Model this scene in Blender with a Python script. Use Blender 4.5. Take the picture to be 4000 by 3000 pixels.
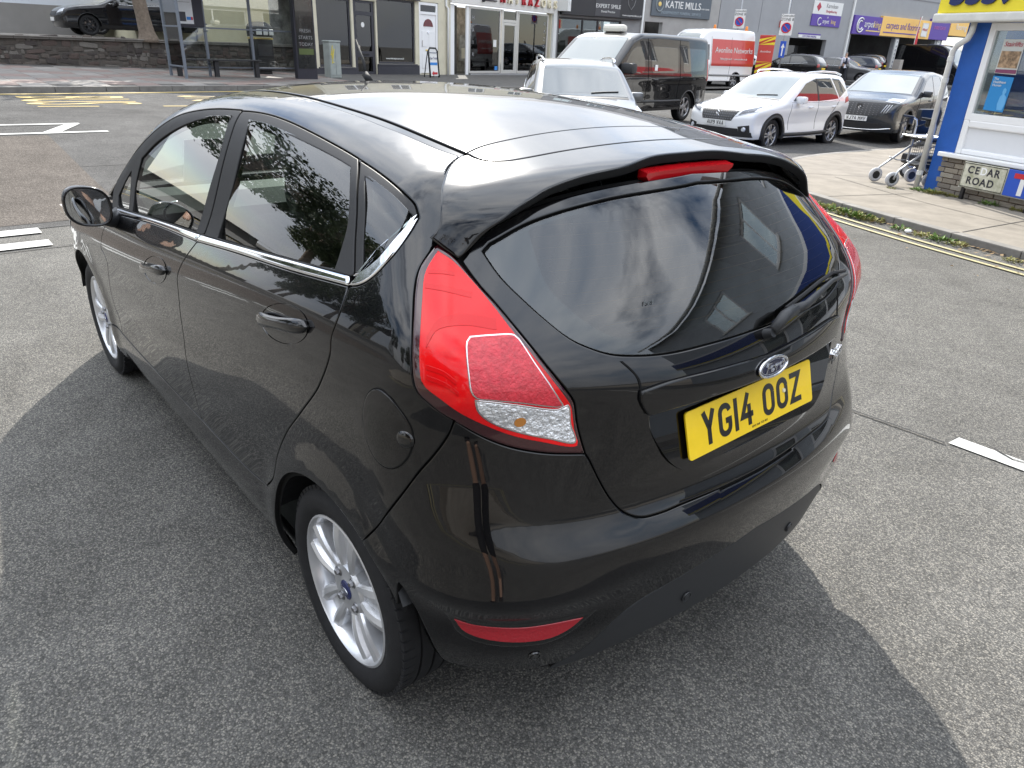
import bpy, bmesh, math, random
import numpy as np
from mathutils import Vector, Matrix
from mathutils.geometry import delaunay_2d_cdt
for o in list(bpy.data.objects): bpy.data.objects.remove(o)
scene=bpy.context.scene; col=scene.collection
R=math.radians; PI=math.pi
random.seed(7); RNG=np.random.default_rng(7)
# ------------------------------------------------------------------ camera
cam_d=bpy.data.cameras.new('camera'); cam=bpy.data.objects.new('camera',cam_d); col.objects.link(cam); scene.camera=cam
CAMP=(-1.3674,1.4602,1.5891); YAW,PIT,ROL=R(-40.9383),R(-25.2669),R(2.3897)
def _cam():
    fw=Vector((math.cos(PIT)*math.cos(YAW),math.cos(PIT)*math.sin(YAW),math.sin(PIT))); rt=Vector((math.sin(YAW),-math.cos(YAW),0)); up=rt.cross(fw)
    r2=math.cos(ROL)*rt+math.sin(ROL)*up; u2=-math.sin(ROL)*rt+math.cos(ROL)*up
    M=Matrix((r2,u2,-fw)).transposed().to_4x4(); M.translation=CAMP; cam.matrix_world=M
_cam(); cam_d.sensor_width=36; cam_d.lens=2788.66/4000*36; cam_d.clip_start=.05; cam_d.clip_end=900
# ------------------------------------------------------------------ sky and sun
SUN_EL=R(36.2); SUN_DIR=Vector((.825,-.565,0)).normalized()*math.cos(SUN_EL)+Vector((0,0,math.sin(SUN_EL)))   # towards the sun
w=bpy.data.worlds.new('World'); scene.world=w; w.use_nodes=True; nt=w.node_tree; nt.nodes.clear()
def _w(t): return nt.nodes.new(t)
out=_w('ShaderNodeOutputWorld'); bg=_w('ShaderNodeBackground'); sky=_w('ShaderNodeTexSky'); sky.sky_type='NISHITA'; sky.sun_disc=False
sky.sun_elevation=SUN_EL; sky.sun_rotation=math.atan2(SUN_DIR.x,SUN_DIR.y); sky.air_density=1.0; sky.dust_density=.4; sky.ozone_density=1.0
tc=_w('ShaderNodeTexCoord'); mp=_w('ShaderNodeMapping'); mp.inputs['Scale'].default_value=(1,1,1.5)
n1=_w('ShaderNodeTexNoise'); n1.inputs['Scale'].default_value=2.3; n1.inputs['Detail'].default_value=7; n1.inputs['Roughness'].default_value=.55; n1.inputs['Distortion'].default_value=.25
cr=_w('ShaderNodeValToRGB'); cr.color_ramp.elements[0].position=.33; cr.color_ramp.elements[1].position=.50
n2=_w('ShaderNodeTexNoise'); n2.inputs['Scale'].default_value=3.6; n2.inputs['Detail'].default_value=6
cl=_w('ShaderNodeValToRGB'); cl.color_ramp.elements[0].position=.30; cl.color_ramp.elements[1].position=.68
cl.color_ramp.elements[0].color=(6.0,7.0,8.6,1); cl.color_ramp.elements[1].color=(13.0,13.2,13.6,1)
mx=_w('ShaderNodeMixRGB'); L=nt.links.new
L(tc.outputs['Generated'],mp.inputs[0]); L(mp.outputs[0],n1.inputs[0]); L(mp.outputs[0],n2.inputs[0]); L(n1.outputs[0],cr.inputs[0]); L(n2.outputs[0],cl.inputs[0])
L(cr.outputs[0],mx.inputs[0]); L(sky.outputs[0],mx.inputs[1]); sx=_w('ShaderNodeSeparateXYZ'); L(tc.outputs['Generated'],sx.inputs[0]); mo=_w('ShaderNodeMapRange'); mo.inputs[1].default_value=0; mo.inputs[2].default_value=1; mo.inputs[3].default_value=.50; mo.inputs[4].default_value=1.5; L(sx.outputs[2],mo.inputs[0])   # overcast-sky rise of radiance towards the zenith
mm=_w('ShaderNodeMixRGB'); mm.blend_type='MULTIPLY'; mm.inputs[0].default_value=1; L(cl.outputs[0],mm.inputs[1]); L(mo.outputs[0],mm.inputs[2]); L(mm.outputs[0],mx.inputs[2]); L(mx.outputs[0],bg.inputs[0]); bg.inputs[1].default_value=.092; L(bg.outputs[0],out.inputs[0])
sun_d=bpy.data.lights.new('sun','SUN'); sun=bpy.data.objects.new('sun',sun_d); col.objects.link(sun); sun_d.energy=3.9; sun_d.angle=R(.6); sun_d.color=(1,.95,.87)
sun.rotation_euler=SUN_DIR.to_track_quat('Z','Y').to_euler(); sun.location=(0,0,30)
vs=scene.view_settings; vs.view_transform='Standard'; vs.look='None'; vs.exposure=1.15; vs.gamma=1; vs.use_curve_mapping=False
scene.render.engine='CYCLES'; scene.cycles.max_bounces=8; scene.cycles.transparent_max_bounces=12
# ------------------------------------------------------------------ helpers
def lk(o,parent=None):
    col.objects.link(o)
    if parent is not None: o.parent=parent
    return o
def tag(o,label=None,cat=None,group=None,kind=None):
    if label: o['label']=label
    if cat: o['category']=cat
    if group: o['group']=group
    if kind: o['kind']=kind
    return o
def empty(name,loc=(0,0,0),rz=0,label=None,cat=None,group=None):
    o=bpy.data.objects.new(name,None); lk(o); o.location=loc; o.rotation_euler=(0,0,rz); o.empty_display_size=.2
    return tag(o,label,cat,group)
def mesh(name,V,Fc,mat=None,parent=None,smooth=False,N=None,mi=None):
    me=bpy.data.meshes.new(name); me.from_pydata([tuple(map(float,v)) for v in V],[],[tuple(map(int,f)) for f in Fc])
    for m in (mat if isinstance(mat,(list,tuple)) else [mat]):
        if m is not None: me.materials.append(m)
    if mi is not None: me.polygons.foreach_set('material_index',np.asarray(mi,dtype=np.int32))
    if smooth or N is not None: me.polygons.foreach_set('use_smooth',np.ones(len(me.polygons),dtype=bool))
    me.update()
    if N is not None: me.normals_split_custom_set_from_vertices([tuple(map(float,n)) for n in N])
    return lk(bpy.data.objects.new(name,me),parent)
class MB:
    def __init__(s): s.v=[]; s.f=[]; s.m=[]
    def add(s,V,Fc,m=0):
        b=len(s.v); s.v+= [tuple(v) for v in V]; s.f+=[tuple(i+b for i in f) for f in Fc]; s.m+=[m]*len(Fc); return s
    def box(s,x0,x1,y0,y1,z0,z1,m=0,M=None):
        V=[(x,y,z) for z in (z0,z1) for y in (y0,y1) for x in (x0,x1)]
        if M is not None: V=[tuple(M@Vector(v)) for v in V]
        return s.add(V,[(0,2,3,1),(4,5,7,6),(0,1,5,4),(2,6,7,3),(0,4,6,2),(1,3,7,5)],m)
    def bbox(s,x0,x1,y0,y1,z0,z1,b=.01,m=0,M=None):      # box with chamfered edges
        V=[];Fc=[]
        bm=bmesh.new(); bmesh.ops.create_cube(bm,size=1)
        for v in bm.verts: v.co=((x0+x1)/2+v.co.x*(x1-x0),(y0+y1)/2+v.co.y*(y1-y0),(z0+z1)/2+v.co.z*(z1-z0))
        bmesh.ops.bevel(bm,geom=bm.edges[:],offset=b,segments=2,affect='EDGES',profile=.6)
        bm.verts.index_update(); V=[(M@v.co if M is not None else v.co).copy() for v in bm.verts]; Fc=[[v.index for v in f.verts] for f in bm.faces]; bm.free()
        return s.add([tuple(v) for v in V],Fc,m)
    def tube(s,pts,r,n=8,m=0,cap=True,closed=False):
        P=[Vector(p) for p in pts]; k=len(P); rr=r if isinstance(r,(list,tuple)) else [r]*k; V=[];Fc=[]; nrm=None
        for i,p in enumerate(P):
            a=P[(i-1)%k] if closed else P[max(i-1,0)]; b=P[(i+1)%k] if closed else P[min(i+1,k-1)]; t=(b-a)
            t=t.normalized() if t.length>1e-9 else Vector((0,0,1))
            if nrm is None:
                nrm=t.orthogonal().normalized()
            nrm=(nrm-t*nrm.dot(t)).normalized(); bi=t.cross(nrm)
            for j in range(n):
                a_=2*PI*j/n; V.append(p+(nrm*math.cos(a_)+bi*math.sin(a_))*rr[i])
        for i in range(k if closed else k-1):
            for j in range(n):
                q=(i+1)%k; Fc.append((i*n+j,i*n+(j+1)%n,q*n+(j+1)%n,q*n+j))
        if cap and not closed: Fc+= [tuple(range(n))[::-1],tuple((k-1)*n+j for j in range(n))]
        return s.add([tuple(v) for v in V],Fc,m)
    def lathe(s,prof,n=24,axis='Z',o=(0,0,0),m=0,a0=0,a1=2*PI):
        full=abs(a1-a0-2*PI)<1e-6; k=n if full else n+1; V=[];Fc=[]
        for i in range(k):
            a=a0+(a1-a0)*i/n
            for r,h in prof:
                c_,s_=r*math.cos(a),r*math.sin(a)
                V.append({'Z':(o[0]+c_,o[1]+s_,o[2]+h),'Y':(o[0]+c_,o[1]+h,o[2]+s_),'X':(o[0]+h,o[1]+c_,o[2]+s_)}[axis])
        p=len(prof)
        for i in range(n):
            j=(i+1)%k
            for q in range(p-1): Fc.append((i*p+q,j*p+q,j*p+q+1,i*p+q+1))
        return s.add(V,Fc,m)
    def prism(s,poly,d0,d1,axis='Y',m=0):
        k=len(poly); f={'Y':lambda a,b,d:(a,d,b),'X':lambda a,b,d:(d,a,b),'Z':lambda a,b,d:(a,b,d)}[axis]
        V=[f(a,b,d0) for a,b in poly]+[f(a,b,d1) for a,b in poly]
        return s.add(V,[tuple(range(k))[::-1],tuple(range(k,2*k))]+[(i,(i+1)%k,k+(i+1)%k,k+i) for i in range(k)],m)
    def build(s,name,mat=None,parent=None,smooth=False,ang=None,recalc=True):
        o=mesh(name,s.v,s.f,mat,parent,smooth,mi=s.m)
        if recalc:
            bm=bmesh.new(); bm.from_mesh(o.data); bmesh.ops.recalc_face_normals(bm,faces=bm.faces); bm.to_mesh(o.data); bm.free()
        if ang is not None: autosmooth(o,ang)
        return o
def autosmooth(o,deg=35):
    me=o.data; bm=bmesh.new(); bm.from_mesh(me)
    for f in bm.faces: f.smooth=True
    for e in bm.edges:
        if len(e.link_faces)==2 and e.calc_face_angle(0)>R(deg): e.smooth=False
    bm.to_mesh(me); bm.free()
# ------------------------------------------------------------------ materials
MATS={}
def mat(name,c=(.5,.5,.5),rough=.5,metal=0.,spec=.5,coat=0.,var=0.,vs=6.,bump=0.,bs=40.,emit=None,es=1.,trans=0.,ior=1.5,croughness=.03,detail=6.,dark=None):
    if name in MATS: return MATS[name]
    m=bpy.data.materials.new(name); m.use_nodes=True; t=m.node_tree; b=t.nodes['Principled BSDF']; MATS[name]=m
    b.inputs['Base Color'].default_value=(*c,1); b.inputs['Roughness'].default_value=rough; b.inputs['Metallic'].default_value=metal
    b.inputs['Specular IOR Level'].default_value=spec; b.inputs['Coat Weight'].default_value=coat; b.inputs['Coat Roughness'].default_value=croughness
    b.inputs['Transmission Weight'].default_value=trans; b.inputs['IOR'].default_value=ior
    if emit: b.inputs['Emission Color'].default_value=(*emit,1); b.inputs['Emission Strength'].default_value=es
    if var or bump:
        co=t.nodes.new('ShaderNodeTexCoord')
    if var:
        n=t.nodes.new('ShaderNodeTexNoise'); n.inputs['Scale'].default_value=vs; n.inputs['Detail'].default_value=detail; n.inputs['Roughness'].default_value=.65
        r=t.nodes.new('ShaderNodeValToRGB'); lo=[x*(1-var) for x in c] if dark is None else dark; hi=[min(1,x*(1+var)) for x in c]
        r.color_ramp.elements[0].color=(*lo,1); r.color_ramp.elements[1].color=(*hi,1); r.color_ramp.elements[0].position=.3; r.color_ramp.elements[1].position=.7
        t.links.new(co.outputs['Object'],n.inputs[0]); t.links.new(n.outputs[0],r.inputs[0]); t.links.new(r.outputs[0],b.inputs['Base Color'])
    if bump:
        n=t.nodes.new('ShaderNodeTexNoise'); n.inputs['Scale'].default_value=bs; n.inputs['Detail'].default_value=4
        bp=t.nodes.new('ShaderNodeBump'); bp.inputs['Strength'].default_value=bump; bp.inputs['Distance'].default_value=.01
        t.links.new(co.outputs['Object'],n.inputs[0]); t.links.new(n.outputs[0],bp.inputs['Height']); t.links.new(bp.outputs[0],b.inputs['Normal'])
    return m
def glass_mat(name,tint=(.5,.55,.53),ior=1.52,refl=(1,1,1),rough=.0):
    if name in MATS: return MATS[name]
    m=bpy.data.materials.new(name); m.use_nodes=True; t=m.node_tree; t.nodes.clear(); MATS[name]=m
    o=t.nodes.new('ShaderNodeOutputMaterial'); mx=t.nodes.new('ShaderNodeMixShader'); tr=t.nodes.new('ShaderNodeBsdfTransparent'); gl=t.nodes.new('ShaderNodeBsdfGlossy'); fr=t.nodes.new('ShaderNodeFresnel')
    tr.inputs[0].default_value=(*tint,1); gl.inputs[0].default_value=(*refl,1); gl.inputs['Roughness'].default_value=rough; fr.inputs[0].default_value=ior
    ml=t.nodes.new('ShaderNodeMath'); ml.operation='MULTIPLY'; ml.inputs[1].default_value=1.7; ml.use_clamp=True   # both faces of the pane reflect
    t.links.new(fr.outputs[0],ml.inputs[0]); t.links.new(ml.outputs[0],mx.inputs[0]); t.links.new(tr.outputs[0],mx.inputs[1]); t.links.new(gl.outputs[0],mx.inputs[2]); t.links.new(mx.outputs[0],o.inputs[0])
    return m
def text(name,s,size,mat_,parent=None,loc=(0,0,0),rot=(0,0,0),align='CENTER',ext=.002,sx=1.,shear=0.,bold=0.,sp=1.):
    cu=bpy.data.curves.new(name,'FONT'); cu.body=s; cu.size=size; cu.align_x=align; cu.align_y='CENTER'; cu.extrude=ext; cu.shear=shear; cu.offset=bold; cu.space_character=sp; cu.resolution_u=3
    o=bpy.data.objects.new(name,cu); me=bpy.data.meshes.new_from_object(o); bpy.data.objects.remove(o); bpy.data.curves.remove(cu)
    me.materials.clear(); me.materials.append(mat_); o=bpy.data.objects.new(name,me); lk(o,parent); o.location=loc; o.rotation_euler=rot; o.scale=(sx,1,1); return o
# body
# ---------------------------------------------------------------- hatchback body as a smooth implicit surface
def cspl(xk, yk, x):
    xk=np.asarray(xk,float); yk=np.asarray(yk,float); o=np.argsort(xk); xk=xk[o]; yk=yk[o]
    n=len(xk); h=np.diff(xk); A=np.eye(n); r=np.zeros(n)
    for i in range(1,n-1):
        A[i,i-1]=h[i-1]; A[i,i]=2*(h[i-1]+h[i]); A[i,i+1]=h[i]
        r[i]=6*((yk[i+1]-yk[i])/h[i]-(yk[i]-yk[i-1])/h[i-1])
    M=np.linalg.solve(A,r); x=np.asarray(x,float)
    i=np.clip(np.searchsorted(xk,x)-1,0,n-2); a=xk[i+1]-x; b=x-xk[i]; hh=h[i]
    y=M[i]*a**3/(6*hh)+M[i+1]*b**3/(6*hh)+(yk[i]/hh-M[i]*hh/6)*a+(yk[i+1]/hh-M[i+1]*hh/6)*b
    s0=(yk[1]-yk[0])/h[0]-h[0]*M[1]/6; s1=(yk[-1]-yk[-2])/h[-1]+h[-1]*M[-2]/6
    y=np.where(x<xk[0],yk[0]+s0*(x-xk[0]),y); y=np.where(x>xk[-1],yk[-1]+s1*(x-xk[-1]),y)
    return y
class Grid:
    def __init__(s,u0,u1,v0,v1,d,fn):
        s.u0,s.v0,s.d=u0,v0,d
        s.u=np.arange(u0,u1+d/2,d); s.v=np.arange(v0,v1+d/2,d); s.a=fn(s.u,s.v)
    def __call__(s,u,v):
        fu=np.clip((u-s.u0)/s.d,1,len(s.u)-3.001); fv=np.clip((v-s.v0)/s.d,1,len(s.v)-3.001)
        iu=fu.astype(int); iv=fv.astype(int); tu=fu-iu; tv=fv-iv
        def w(t): return (((-.5*t+1)*t-.5)*t,((1.5*t-2.5)*t)*t+1,((-1.5*t+2)*t+.5)*t,((.5*t-.5)*t)*t)
        wu=w(tu); wv=w(tv); r=0
        for a in range(4):
            for b in range(4): r=r+wu[a]*wv[b]*s.a[iu+a-1,iv+b-1]
        return r
ST=[-.75,-.35,.1,.9,1.6,2.2,2.7,3.35]
# level rows: z then y per station
ZL=[[.14]*8,[.24]*8,[.42]*8,[.62]*8,
 [.86,.85,.82,.75,.71,.68,.66,.64],
 [1.05,1.03,.99,.895,.83,.79,.77,.74],
 [1.13,1.11,1.075,.975,.90,.855,.83,.80],
 [1.19,1.165,1.125,1.03,.96,.915,.88,.84],
 [1.28,1.26,1.24,1.19,1.15,1.12,1.10,1.08],
 [1.34,1.33,1.335,1.325,1.31,1.28,1.26,1.25],
 [1.395,1.39,1.40,1.405,1.40,1.37,1.35,1.34],
 [1.50,1.50,1.50,1.51,1.50,1.49,1.48,1.46]]
YL=[[.72,.755,.775,.78,.78,.78,.76,.70],
 [.755,.80,.825,.838,.838,.835,.815,.76],
 [.775,.824,.848,.854,.852,.848,.838,.79],
 [.785,.834,.856,.860,.858,.856,.848,.80],
 [.785,.838,.859,.861,.859,.856,.846,.80],
 [.765,.824,.852,.858,.856,.850,.835,.78],
 [.740,.797,.826,.834,.832,.822,.80,.74],
 [.712,.768,.795,.802,.800,.790,.765,.70],
 [.665,.710,.730,.733,.73,.715,.68,.62],
 [.62,.655,.670,.671,.667,.65,.61,.55],
 [.56,.595,.612,.614,.613,.60,.56,.50],
 [.46,.50,.52,.52,.51,.50,.45,.42]]
def _ys(u,v):
    zl=[cspl(ST,r,u) for r in ZL]; yl=[cspl(ST,r,u) for r in YL]
    out=np.zeros((len(u),len(v)))
    for i in range(len(u)): out[i]=cspl([z[i] for z in zl],[y[i] for y in yl],v)
    U,V=np.meshgrid(u,v,indexing='ij')
    for wx in (0.,2.489):
        r=np.hypot(U-wx,V-.285); g=np.where(r<.345,1,np.exp(-((r-.345)/.055)**2))
        out+=.012*g*(V>.0)
    return out
YS=Grid(-.95,3.5,-.05,1.65,.0125,_ys)
ZR=[.10,.20,.30,.42,.52,.59,.64,.675,.71,.76,.85,.93,.985,1.08,1.2,1.35,1.48]
XR=[-.585,-.615,-.632,-.645,-.655,-.659,-.650,-.626,-.610,-.606,-.604,-.598,-.582,-.525,-.430,-.295,-.175]
BW=[.19,.17,.15,.11,.108,.115,.12,.11,.11,.125,.15,.155,.13,.12,.175,.22,.25]
def _xr(u,v):
    x=cspl(ZR,XR,v)[None,:]; b=cspl(ZR,BW,v)[None,:]; return x+b*(np.abs(u)[:,None]/.7)**2.2
XRG=Grid(-1.1,1.1,-.05,1.65,.0125,_xr)
_TX=np.arange(-2.5,6.,.001)
def roofz(x,y):
    return np.interp(x,_TX,_RZ)-np.interp(x,_TX,_RC)*(np.abs(y)/.55)**2.2
def _roof(x):
    zc=cspl([-.7,-.4,-.1,.2,.6,1.0,1.3,1.5],[1.295,1.362,1.399,1.437,1.464,1.465,1.440,1.40],x)
    cr=cspl([-.7,-.4,-.1,.3,1.,1.5],[.055,.05,.046,.044,.042,.045],x)
    return zc,cr
_RZ,_RC=_roof(_TX)
def screen(x,y):   # windscreen/bonnet height
    return np.interp(x,_TX,_SZ)-.055*(np.abs(y)/.7)**2.3
_SZ=cspl([1.20,1.42,1.80,2.14,2.30,2.40,2.62,2.9,3.15,3.28,3.36],[1.49,1.44,1.245,1.045,.965,.945,.905,.845,.765,.68,.55],_TX)
CX=.55
def smax(a,b,k):
    h=np.maximum(k-np.abs(a-b),0)/k; return np.maximum(a,b)+h*h*k*.25
def F(P,rear=True,sp=False):
    x,y,z=P[...,0],np.abs(P[...,1]),P[...,2]
    s=y-YS(x,z)
    r=z-roofz(x,y); w=z-screen(x,y)
    w=np.where(x>1.0,w,-1.)
    top=smax(r,w,.06)
    f=smax(s,top,.06)
    if rear:
        k=np.clip(.20-(z-.8)*.4,.08,.20)
        xr=XRG(y,z)
        if sp:
            t=np.clip((z-1.19)/.13,0,1); xr=xr-.085*t*t*(3-2*t)
        a=np.arctan2(y,CX-x); f=smax(f,(xr-x),k)+.016*np.exp(-((z-.478)/.042)**2-((a-.575)/.20)**2)-.006*np.exp(-((z-.555)/.03)**2-((a-.60)/.20)**2)
    nose=x-(3.285-.30*(y/.75)**2.4-.25*(z-.5)**2); f=smax(f,nose,.16)
    return f
def Frear(P): return F(P,True)
def Fsp(P): return F(P,True,True)
def Fskin(P): return F(P,False)
def solve(O,D,f=Frear,t0=0.,t1=2.0,n=60,first=True):
    """first root along ray O+tD: coarse march, bisection, false position"""
    n=max(16,int(n*.42)); ts=np.linspace(t0,t1,n); lo=np.full(len(O),np.nan); hi=lo.copy(); fl=lo.copy(); fh=lo.copy(); prev=None
    for i,t in enumerate(ts):
        v=f(O+t*D)
        if prev is not None:
            m=np.isnan(lo)&(prev*v<=0); lo[m]=ts[i-1]; hi[m]=t; fl[m]=prev[m]; fh[m]=v[m]
            if not np.isnan(lo).any(): break
        prev=v
    for k in range(13):
        if k<5: mid=(lo+hi)/2
        else:
            mid=lo-fl*(hi-lo)/(fh-fl+1e-15); w=(hi-lo)*.02; mid=np.clip(mid,lo+w*.01,hi-w*.01)
        v=f(O+np.nan_to_num(mid)[:,None]*D); up=(v*fl>0)
        if k>=5: fh=np.where(up,fh*.5 if k%2 else fh,fh); fl=np.where(up,fl,fl*.5 if k%2==0 else fl)
        lo=np.where(up,mid,lo); fl=np.where(up,v,fl); hi=np.where(up,hi,mid); fh=np.where(up,fh,v)
    return O+mid[:,None]*D
def normal(P,f=Frear,h=2e-3):
    g=np.stack([f(P+e)-f(P-e) for e in np.eye(3)*h],-1); return g/np.linalg.norm(g,axis=-1,keepdims=True)
def _fitg():
    xs=np.linspace(-.2,2.0,45); zs=np.linspace(.95,1.40,40); X,Z=np.meshgrid(xs,zs,indexing='ij'); b=np.interp(X,[-.1,.87,1.87],[1.145,1.04,.94]); k=(Z>b+.03)&(Z<1.37-.12*np.clip(X-1.2,0,1)); x=X[k]; z=Z[k]; y=YS(x,z)
    A=np.stack([x**i*z**j for i in range(3) for j in range(3)],1); return np.linalg.lstsq(A,y,rcond=None)[0]
_GC=_fitg()
def Fg(P):
    x,y,z=P[...,0],np.abs(P[...,1]),P[...,2]; r=0
    for i in range(3):
        for j in range(3): r=r+_GC[3*i+j]*x**i*z**j
    return y-r
# projections: domain (a,b) -> ray
def rayY(A): O=np.stack([A[:,0],np.full(len(A),1.2),A[:,1]],1); return O,np.tile([0,-1.,0],(len(A),1)),1.2
def rayX(A): O=np.stack([np.full(len(A),-2.2),A[:,0],A[:,1]],1); return O,np.tile([1.,0,0],(len(A),1)),3.2
def rayP(A): O=np.stack([np.full(len(A),5.6),A[:,0],A[:,1]],1); return O,np.tile([-1.,0,0],(len(A),1)),4.4
def rayZ(A): O=np.stack([A[:,0],A[:,1],np.full(len(A),2.9)],1); return O,np.tile([0,0,-1.],(len(A),1)),2.6
def rayC(A):
    a=A[:,0]/CS; D=np.stack([-np.cos(a),np.sin(a),0*a],1); O=np.stack([np.full(len(A),CX),0*a,A[:,1]],1)+D*1.6; return O,-D,1.4
def rayD(A):
    a=A[:,0]; D=np.stack([np.cos(a),np.sin(a),0*a],1); O=np.stack([np.full(len(A),DX),0*a,A[:,1]],1)+D*1.5; return O,-D,1.4
ZA=.9
AS=.75
CS=1.15
DX=2.2
def rayA(A):
    a=A[:,0]/AS; D=np.stack([0*a,np.sin(a),np.cos(a)],1); O=np.stack([A[:,1],0*a,np.full(len(A),ZA)],1)+D*1.25; return O,-D,1.1
def inv(kind,P):
    P=np.asarray(P)
    if kind=='Y': return P[:,[0,2]]
    if kind in 'XP': return P[:,[1,2]]
    if kind=='Z': return P[:,[0,1]]
    if kind=='C': return np.stack([CS*np.arctan2(P[:,1],CX-P[:,0]),P[:,2]],1)
    if kind=='A': return np.stack([AS*np.arctan2(P[:,1],P[:,2]-ZA),P[:,0]],1)
    if kind=='D': return np.stack([np.arctan2(P[:,1],P[:,0]-DX),P[:,2]],1)
RAY=dict(P=rayP,D=rayD,Y=rayY,X=rayX,Z=rayZ,C=rayC,A=rayA)
def lift(kind,A,f=Frear):
    O,D,t1=RAY[kind](np.asarray(A,float)); return solve(O,D,f,0,t1,70)
# ------------------------------------------------------------------ panels cut from an implicit body
def crom(P,step,closed=False):
    P=np.asarray(P,float); n=len(P)
    if n<3 and not closed:
        L_=np.linalg.norm(P[-1]-P[0]); k=max(2,int(L_/step)+1); return P[0]+(P[-1]-P[0])*np.linspace(0,1,k)[:,None]
    Q=np.vstack([P[-1],P,P[0],P[1]]) if closed else np.vstack([2*P[0]-P[1],P,2*P[-1]-P[-2]])
    res=[]
    for i in range(1,len(Q)-2):
        p0,p1,p2,p3=Q[i-1:i+3]; d=np.linalg.norm(p2-p1); k=max(1,int(round(d/step)))
        a=max(np.linalg.norm(p1-p0),1e-6)**.5; b=max(d,1e-6)**.5; c_=max(np.linalg.norm(p3-p2),1e-6)**.5
        m1=((p1-p0)/a-(p2-p0)/(a+b)+(p2-p1)/b)*b; m2=((p2-p1)/b-(p3-p1)/(b+c_)+(p3-p2)/c_)*b
        t=np.arange(k)/k; t=t[:,None]
        res.append((2*t**3-3*t**2+1)*p1+(t**3-2*t**2+t)*m1+(-2*t**3+3*t**2)*p2+(t**3-t**2)*m2)
    if not closed: res.append(P[-1:])
    return np.vstack(res)
def outline(segs,step=.012,kind=None):
    """segs: list of 3-D or 2-D point lists, joined end to end with corners between"""
    A=[]
    for s in segs:
        s=np.asarray(s,float)
        if s.shape[1]==3: s=inv(kind,s)
        A.append(crom(s,step))
    loop=np.vstack(A); keep=[0]
    for i in range(1,len(loop)):
        if np.linalg.norm(loop[i]-loop[keep[-1]])>step*.35: keep.append(i)
    loop=loop[keep]
    if np.linalg.norm(loop[0]-loop[-1])<step*.5: loop=loop[:-1]
    a=np.roll(loop,-1,0); area=(loop[:,0]*a[:,1]-a[:,0]*loop[:,1]).sum()
    return loop if area>0 else loop[::-1]
def offs(loop,d):   # positive = inward for a CCW loop
    e=np.roll(loop,-1,0)-loop; e/=np.linalg.norm(e,axis=1,keepdims=True)+1e-12; n=np.stack([-e[:,1],e[:,0]],1); m=n+np.roll(n,1,0)
    l=(m*m).sum(1,keepdims=True); m=m/np.maximum(l,.45)*2
    return loop+m*d/1.0
def inpoly(Pt,loop):
    x,y=Pt[:,0],Pt[:,1]; c_=np.zeros(len(Pt),bool); j=len(loop)-1
    for i in range(len(loop)):
        xi,yi=loop[i]; xj,yj=loop[j]
        if yi!=yj: c_^=((yi>y)!=(yj>y))&(x<(xj-xi)*(y-yi)/(yj-yi)+xi)
        j=i
    return c_
def segdist(Pt,loop):
    d=np.full(len(Pt),9.)
    for a,b in zip(loop,np.roll(loop,-1,0)):
        ab=b-a; t=np.clip(((Pt-a)@ab)/(ab@ab+1e-12),0,1); d=np.minimum(d,np.linalg.norm(Pt-a-t[:,None]*ab,axis=1))
    return d
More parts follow.
